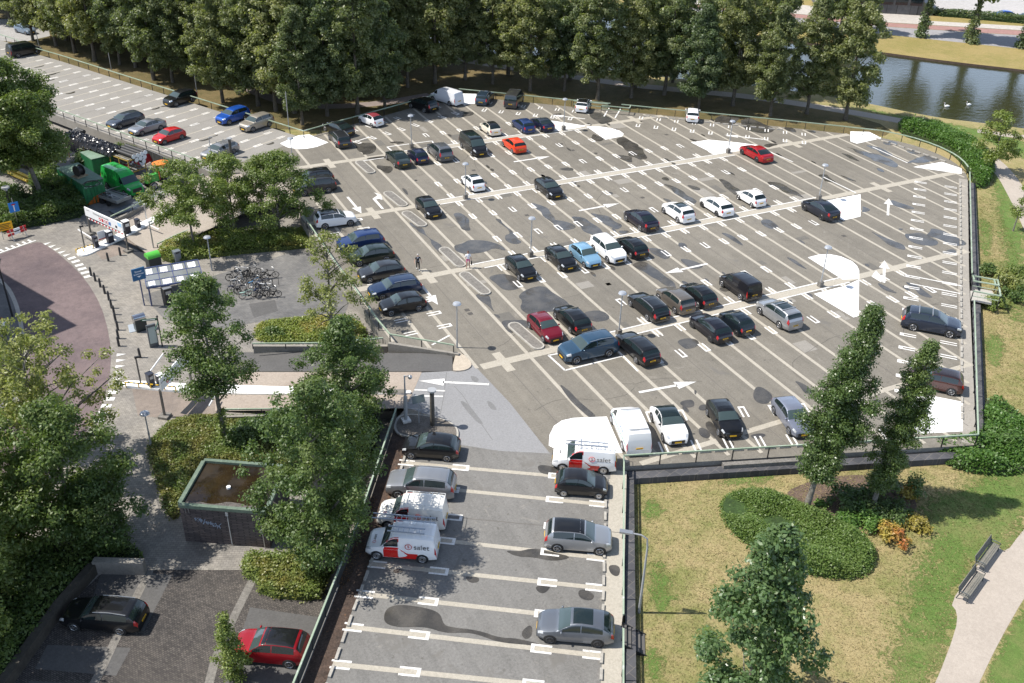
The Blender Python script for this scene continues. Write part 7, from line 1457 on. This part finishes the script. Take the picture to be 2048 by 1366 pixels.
# ------------------------------------------------------------------ planting masses
def mass(name, pts, z, h, label, lm, dens=42, size=.16, cat='hedge', kind='stuff', core=(.035, .05, .018), edge=.5, wob=.3, sm=2):
    q = smooth(px(pts, z), sm); xs_ = [p.x for p in q]; ys_ = [p.y for p in q]; A = abs(sum(q[i].x * q[(i + 1) % len(q)].y - q[(i + 1) % len(q)].x * q[i].y for i in range(len(q)))) / 2
    n = int(A * dens * 2.4); size = size * .62; Cs = []; bc = np.array([[random.uniform(min(xs_), max(xs_)), random.uniform(min(ys_), max(ys_)), random.uniform(.35, 1.1), random.gauss(0, wob * .9)] for _ in range(int(A * .8) + 4)]); E = [(q[i], q[(i + 1) % len(q)]) for i in range(len(q))]; pa = np.array([[p.x, p.y] for p in q])
    segs = np.roll(pa, -1, 0) - pa; sl2 = (segs ** 2).sum(1) + 1e-9
    while len(Cs) < n:
        x, y = random.uniform(min(xs_), max(xs_)), random.uniform(min(ys_), max(ys_))
        if not pip((x, y), q): continue
        d = np.array([x, y]) - pa; tt = np.clip((d * segs).sum(1) / sl2, 0, 1); dm = np.sqrt(((d - segs * tt[:, None]) ** 2).sum(1).min())
        f = min(1, dm / edge) ** .5; hh = h * f * max(.35, 1 + wob * .5 * math.sin(x * 1.7 + y * .6) + float((bc[:, 3] * np.exp(-((bc[:, 0] - x) ** 2 + (bc[:, 1] - y) ** 2) / bc[:, 2] ** 2)).sum())) * (1.25 if random.random() < .03 else 1); x += random.gauss(0, .09); y += random.gauss(0, .09); Cs.append((x, y, z + max(.04, hh * (1 - random.random() ** 2 * .55))))
    C_ = np.array(Cs); Nn = unit(np.array([0, 0, .9]) + RNG.normal(size=(n, 3)) * .55); me = leafmesh(name, C_, Nn, size * RNG.uniform(.6, 1.4, n), lm)
    o = link(name, me); tag(o, label, cat, None, kind)
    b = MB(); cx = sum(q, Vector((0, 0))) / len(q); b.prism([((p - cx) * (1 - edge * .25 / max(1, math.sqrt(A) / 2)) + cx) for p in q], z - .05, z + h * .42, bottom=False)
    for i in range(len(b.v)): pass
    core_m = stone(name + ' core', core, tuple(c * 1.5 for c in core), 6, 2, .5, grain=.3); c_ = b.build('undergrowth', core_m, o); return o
J_ = [(1437, 1020), (1450, 992), (1485, 985), (1560, 990), (1640, 1030), (1700, 1060), (1745, 1090), (1752, 1125), (1735, 1152), (1690, 1164), (1600, 1150), (1500, 1095), (1455, 1062)]
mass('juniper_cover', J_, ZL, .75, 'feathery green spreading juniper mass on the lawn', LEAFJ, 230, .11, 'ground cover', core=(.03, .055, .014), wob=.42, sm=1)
mass('laurel_cover', [(1792, 248), (1840, 254), (1880, 262), (1930, 284), (1965, 306), (1990, 336), (1980, 372), (1950, 382), (1937, 345), (1905, 308), (1857, 287), (1800, 272)], ZL, 1.5, 'glossy dark green laurel bed at the curved corner of the deck', LEAFL, 70, .2, 'ground cover', wob=.15)
mass('rhododendron_mass', [(1850, 885), (1930, 880), (1962, 870), (1960, 812), (1990, 800), (2060, 850), (2110, 900), (2060, 950), (1960, 952), (1885, 934)], ZL, .95, 'green shrub mass outside the south-east corner of the deck', LEAFL, 90, .18, 'ground cover', wob=.4)
mass('yellow_green_cover', [(292, 892), (330, 850), (372, 832), (480, 834), (560, 834), (640, 850), (640, 925), (540, 935), (420, 926), (362, 1008), (352, 1046), (330, 1032), (318, 985), (300, 930)], ZW, .5, 'yellow green and rusty ground cover on the bank beside the brick building', LEAFH, 95, .13, 'ground cover', core=(.075, .07, .022), wob=.12, sm=1)
mass('clipped_hedge', [(482, 1132), (500, 1112), (560, 1120), (640, 1092), (672, 1085), (690, 1092), (650, 1180), (640, 1207), (518, 1197), (515, 1166), (484, 1156)], ZW, .9, 'low clipped hedge round the trunk of the dense tree', LEAFH, 150, .12, 'hedge', core=(.06, .08, .02), wob=.08, edge=.3, sm=1)
mass('bank_cover', [(316, 503), (350, 480), (440, 468), (600, 462), (650, 470), (650, 495), (500, 507), (380, 521), (346, 529), (318, 521)], ZW, .9, 'green and yellowish ground cover under the trees of the north ramp', LEAFH, 75, .17, 'ground cover', core=(.06, .075, .02), wob=.2)
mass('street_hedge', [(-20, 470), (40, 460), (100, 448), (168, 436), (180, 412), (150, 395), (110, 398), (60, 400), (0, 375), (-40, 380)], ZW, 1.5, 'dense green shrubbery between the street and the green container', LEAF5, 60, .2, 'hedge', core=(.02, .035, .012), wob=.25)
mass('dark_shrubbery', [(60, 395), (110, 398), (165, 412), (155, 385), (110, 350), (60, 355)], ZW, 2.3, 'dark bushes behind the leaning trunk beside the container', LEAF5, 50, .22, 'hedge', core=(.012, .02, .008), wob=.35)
mass('grass_bank', [(508, 645), (640, 636), (700, 630), (740, 665), (720, 692), (640, 688), (508, 690)], ZW, .5, 'green and yellow planting along the far side of the ramp', LEAFH, 80, .15, 'ground cover', core=(.06, .08, .022), wob=.2)
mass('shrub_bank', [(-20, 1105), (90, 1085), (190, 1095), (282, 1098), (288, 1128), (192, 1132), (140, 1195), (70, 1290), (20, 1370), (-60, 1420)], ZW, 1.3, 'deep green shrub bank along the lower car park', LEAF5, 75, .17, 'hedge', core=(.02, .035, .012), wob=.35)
mass('ramp_shrubs', [(470, 850), (560, 838), (690, 836), (770, 830), (735, 960), (690, 1060), (660, 1090), (620, 1000), (600, 900), (520, 890), (465, 905)], ZW, 1.0, 'dark shrubs under the dense trees beside the deck fence', LEAF5, 50, .18, 'hedge', core=(.02, .03, .012), wob=.35)
mass('far_hedge', [(1862, 32), (1925, 36), (2000, 44), (2130, 54), (2130, 47), (2000, 36), (1862, 25)], ZL, 1.2, 'dark clipped hedge across the canal behind the pavement', LEAF2, 20, .3, 'hedge', core=(.02, .04, .012), wob=.05)
mass('west_gutter_leaves', [(735, 985), (760, 990), (700, 1180), (660, 1180)], 0.02, .03, 'fallen brown leaves in the gutter of the lower deck', leafmat('brown leaf litter', (.14, .06, .02), (.26, .12, .04), None, .1), 30, .06, 'leaf litter', core=(.05, .035, .025))
def shrub(q, z, r, h, label, lm, seed, leaf=.13, n=16, name='shrub', group=None):
    p = P(*q, z); rnd = random.Random(seed); cl = []
    for _ in range(n): a = rnd.uniform(0, 6.28); d = rnd.random() ** .6 * r; cl.append((math.cos(a) * d, math.sin(a) * d, h * (.3 + .55 * rnd.random() * (1 - .5 * d / r)), rnd.uniform(.3, .5) * min(r, 1.2)))
    C_, Nn, S = clumps_to_leaves(cl, 520 * (.13 / leaf) ** 1.4, leaf * .75, up=.7); t = thing(name, label, 'shrub', p, 0, group); link('foliage', leafmesh(name, C_, Nn, S, lm), t)
    b = MB()
    for c in cl[::3]: b.tube([(0, 0, 0), (c[0] * .6, c[1] * .6, c[2] * .6), c[:3]], [.04, .025, .01], 5)
    b.build('stems', BARK, t); return t
for i, (q, r, h, l, m) in enumerate([((1695, 1002), 1.5, 1.5, 'dark rhododendron between the two leaning poplars', LEAF5), ((1790, 990), 1.7, 1.9, 'dark green shrub behind the smaller poplar trunk', LEAF5), ((1722, 1045), 1.2, 1.0, 'light green rhododendron in front of the poplar trunks', LEAFL), ((1688, 1048), .8, .8, 'small light green rhododendron beside the juniper mass', LEAFL), ((1780, 1035), 1.3, 1.2, 'dark shrub right of the smaller poplar foot', LEAF5), ((1783, 1080), 1.0, 1.1, 'orange and yellow autumn-coloured shrub at the edge of the bed', LEAFO), ((1832, 1055), .8, .9, 'yellowing shrub at the right end of the bed', LEAFO), ((1818, 992), .7, 1.0, 'rusty tinted shrub behind the smaller poplar', LEAFO), ((1640, 1010), .4, .4, 'tiny shrub on the bare soil beside the large poplar', LEAFL)]): shrub(q, ZL, r, h, l, m, 50 + i)
for i, (q, r, h, l, m) in enumerate([((2008, 575), 1.9, 1.6, 'bright yellow green shrub beside the park stair', LEAF4), ((2040, 600), 1.6, 1.5, 'dark green shrub at the right edge beyond the stair', LEAF5), ((1986, 612), 1.3, 1.0, 'greyish green shrub below the park stair', LEAF3), ((1978, 548), 1.0, 1.2, 'dark shrub behind the stair railing', LEAF5), ((2045, 560), 1.4, 1.6, 'green shrub at the right edge above the stair', LEAF3)]): shrub(q, ZL, r, h, l, m, 70 + i, .16)
for i, (q, r, h, l, m) in enumerate([((492, 885), 1.4, 1.6, 'dark round shrub at the foot of the ivy-clad tree', LEAF5), ((550, 672), .8, .9, 'dark shrub in the planting beside the ramp wall', LEAF5), ((246, 318), 1.5, 2.2, 'olive green bush between the pipe rack and the green van', LEAF3), ((170, 330), 1.6, 2.0, 'dark bush left of the second green container', LEAF5), ((560, 870), 1.4, 1.3, 'dark shrub behind the brick building', LEAF5)]): shrub(q, ZW, r, h, l, m, 90 + i, .16, 22)
for q, s_, l in [((-50, 1235), 81, 'dark tree at the bottom left edge beside the shrub bank, upper one'), ((-110, 1345), 82, 'dark tree at the bottom left corner beside the shrub bank')]: single(q, ZW, q[1] - 290, 125, .2, l, LEAF3, 'spread', s_, BARKG, 110, 150, .18, (0, 0), (.6, 1.1), .2)

# straw and green blades of the near lawn
GREENB = grassmat('green blades', (.09, .155, .035), (.14, .20, .055), (.22, .21, .085), (.17, .18, .065), .56)
def blades(n, size):
    zone = px([(1272, 948), (1600, 922), (1850, 900), (1960, 860), (1962, 640), (1958, 390), (1990, 400), (2060, 560), (2140, 760), (2140, 900), (2060, 1050), (2010, 1106), (1988, 1086), (1902, 1206), (1912, 1235), (1872, 1366), (1850, 1420), (1266, 1420)], ZL)
    green = px([(1850, 1000), (1920, 985), (2000, 930), (2140, 900), (2150, 970), (2040, 1060), (2008, 1100), (1988, 1080), (1900, 1200), (1912, 1235), (1870, 1366), (1790, 1400), (1780, 1300), (1820, 1230), (1840, 1150), (1880, 1080), (1850, 1045)], ZL); green2 = px([(1988, 330), (2012, 370), (2040, 430), (2070, 520), (2140, 700), (2060, 700), (2025, 640), (2012, 520), (2003, 450), (1990, 395)], ZL)
    xs_ = [p.x for p in zone]; ys_ = [p.y for p in zone]; A_, B_ = [], []
    while len(A_) + len(B_) < n:
        x, y = random.uniform(min(xs_), max(xs_)), random.uniform(min(ys_), max(ys_))
        if not pip((x, y), zone): continue
        j = (x + random.gauss(0, 1.0), y + random.gauss(0, 1.0)); g = pip(j, green) or pip(j, green2); (B_ if g else A_).append((x, y, ZL + .012 + random.random() * .02))
    for P_, m, l in ((A_, LAWN, 'dry straw coloured grass of the lawn beside the lower deck'), (B_, GREENB, 'greener grass between the lawn and the footpath')):
        k = len(P_); Nn = unit(np.array([0, 0, 1.4]) + RNG.normal(size=(k, 3)) * .5); stuff(link('grass', leafmesh('grass', np.array(P_), Nn, size * RNG.uniform(.5, 1.5, k), m, .3)), l, 'grass')
blades(60000, .075)
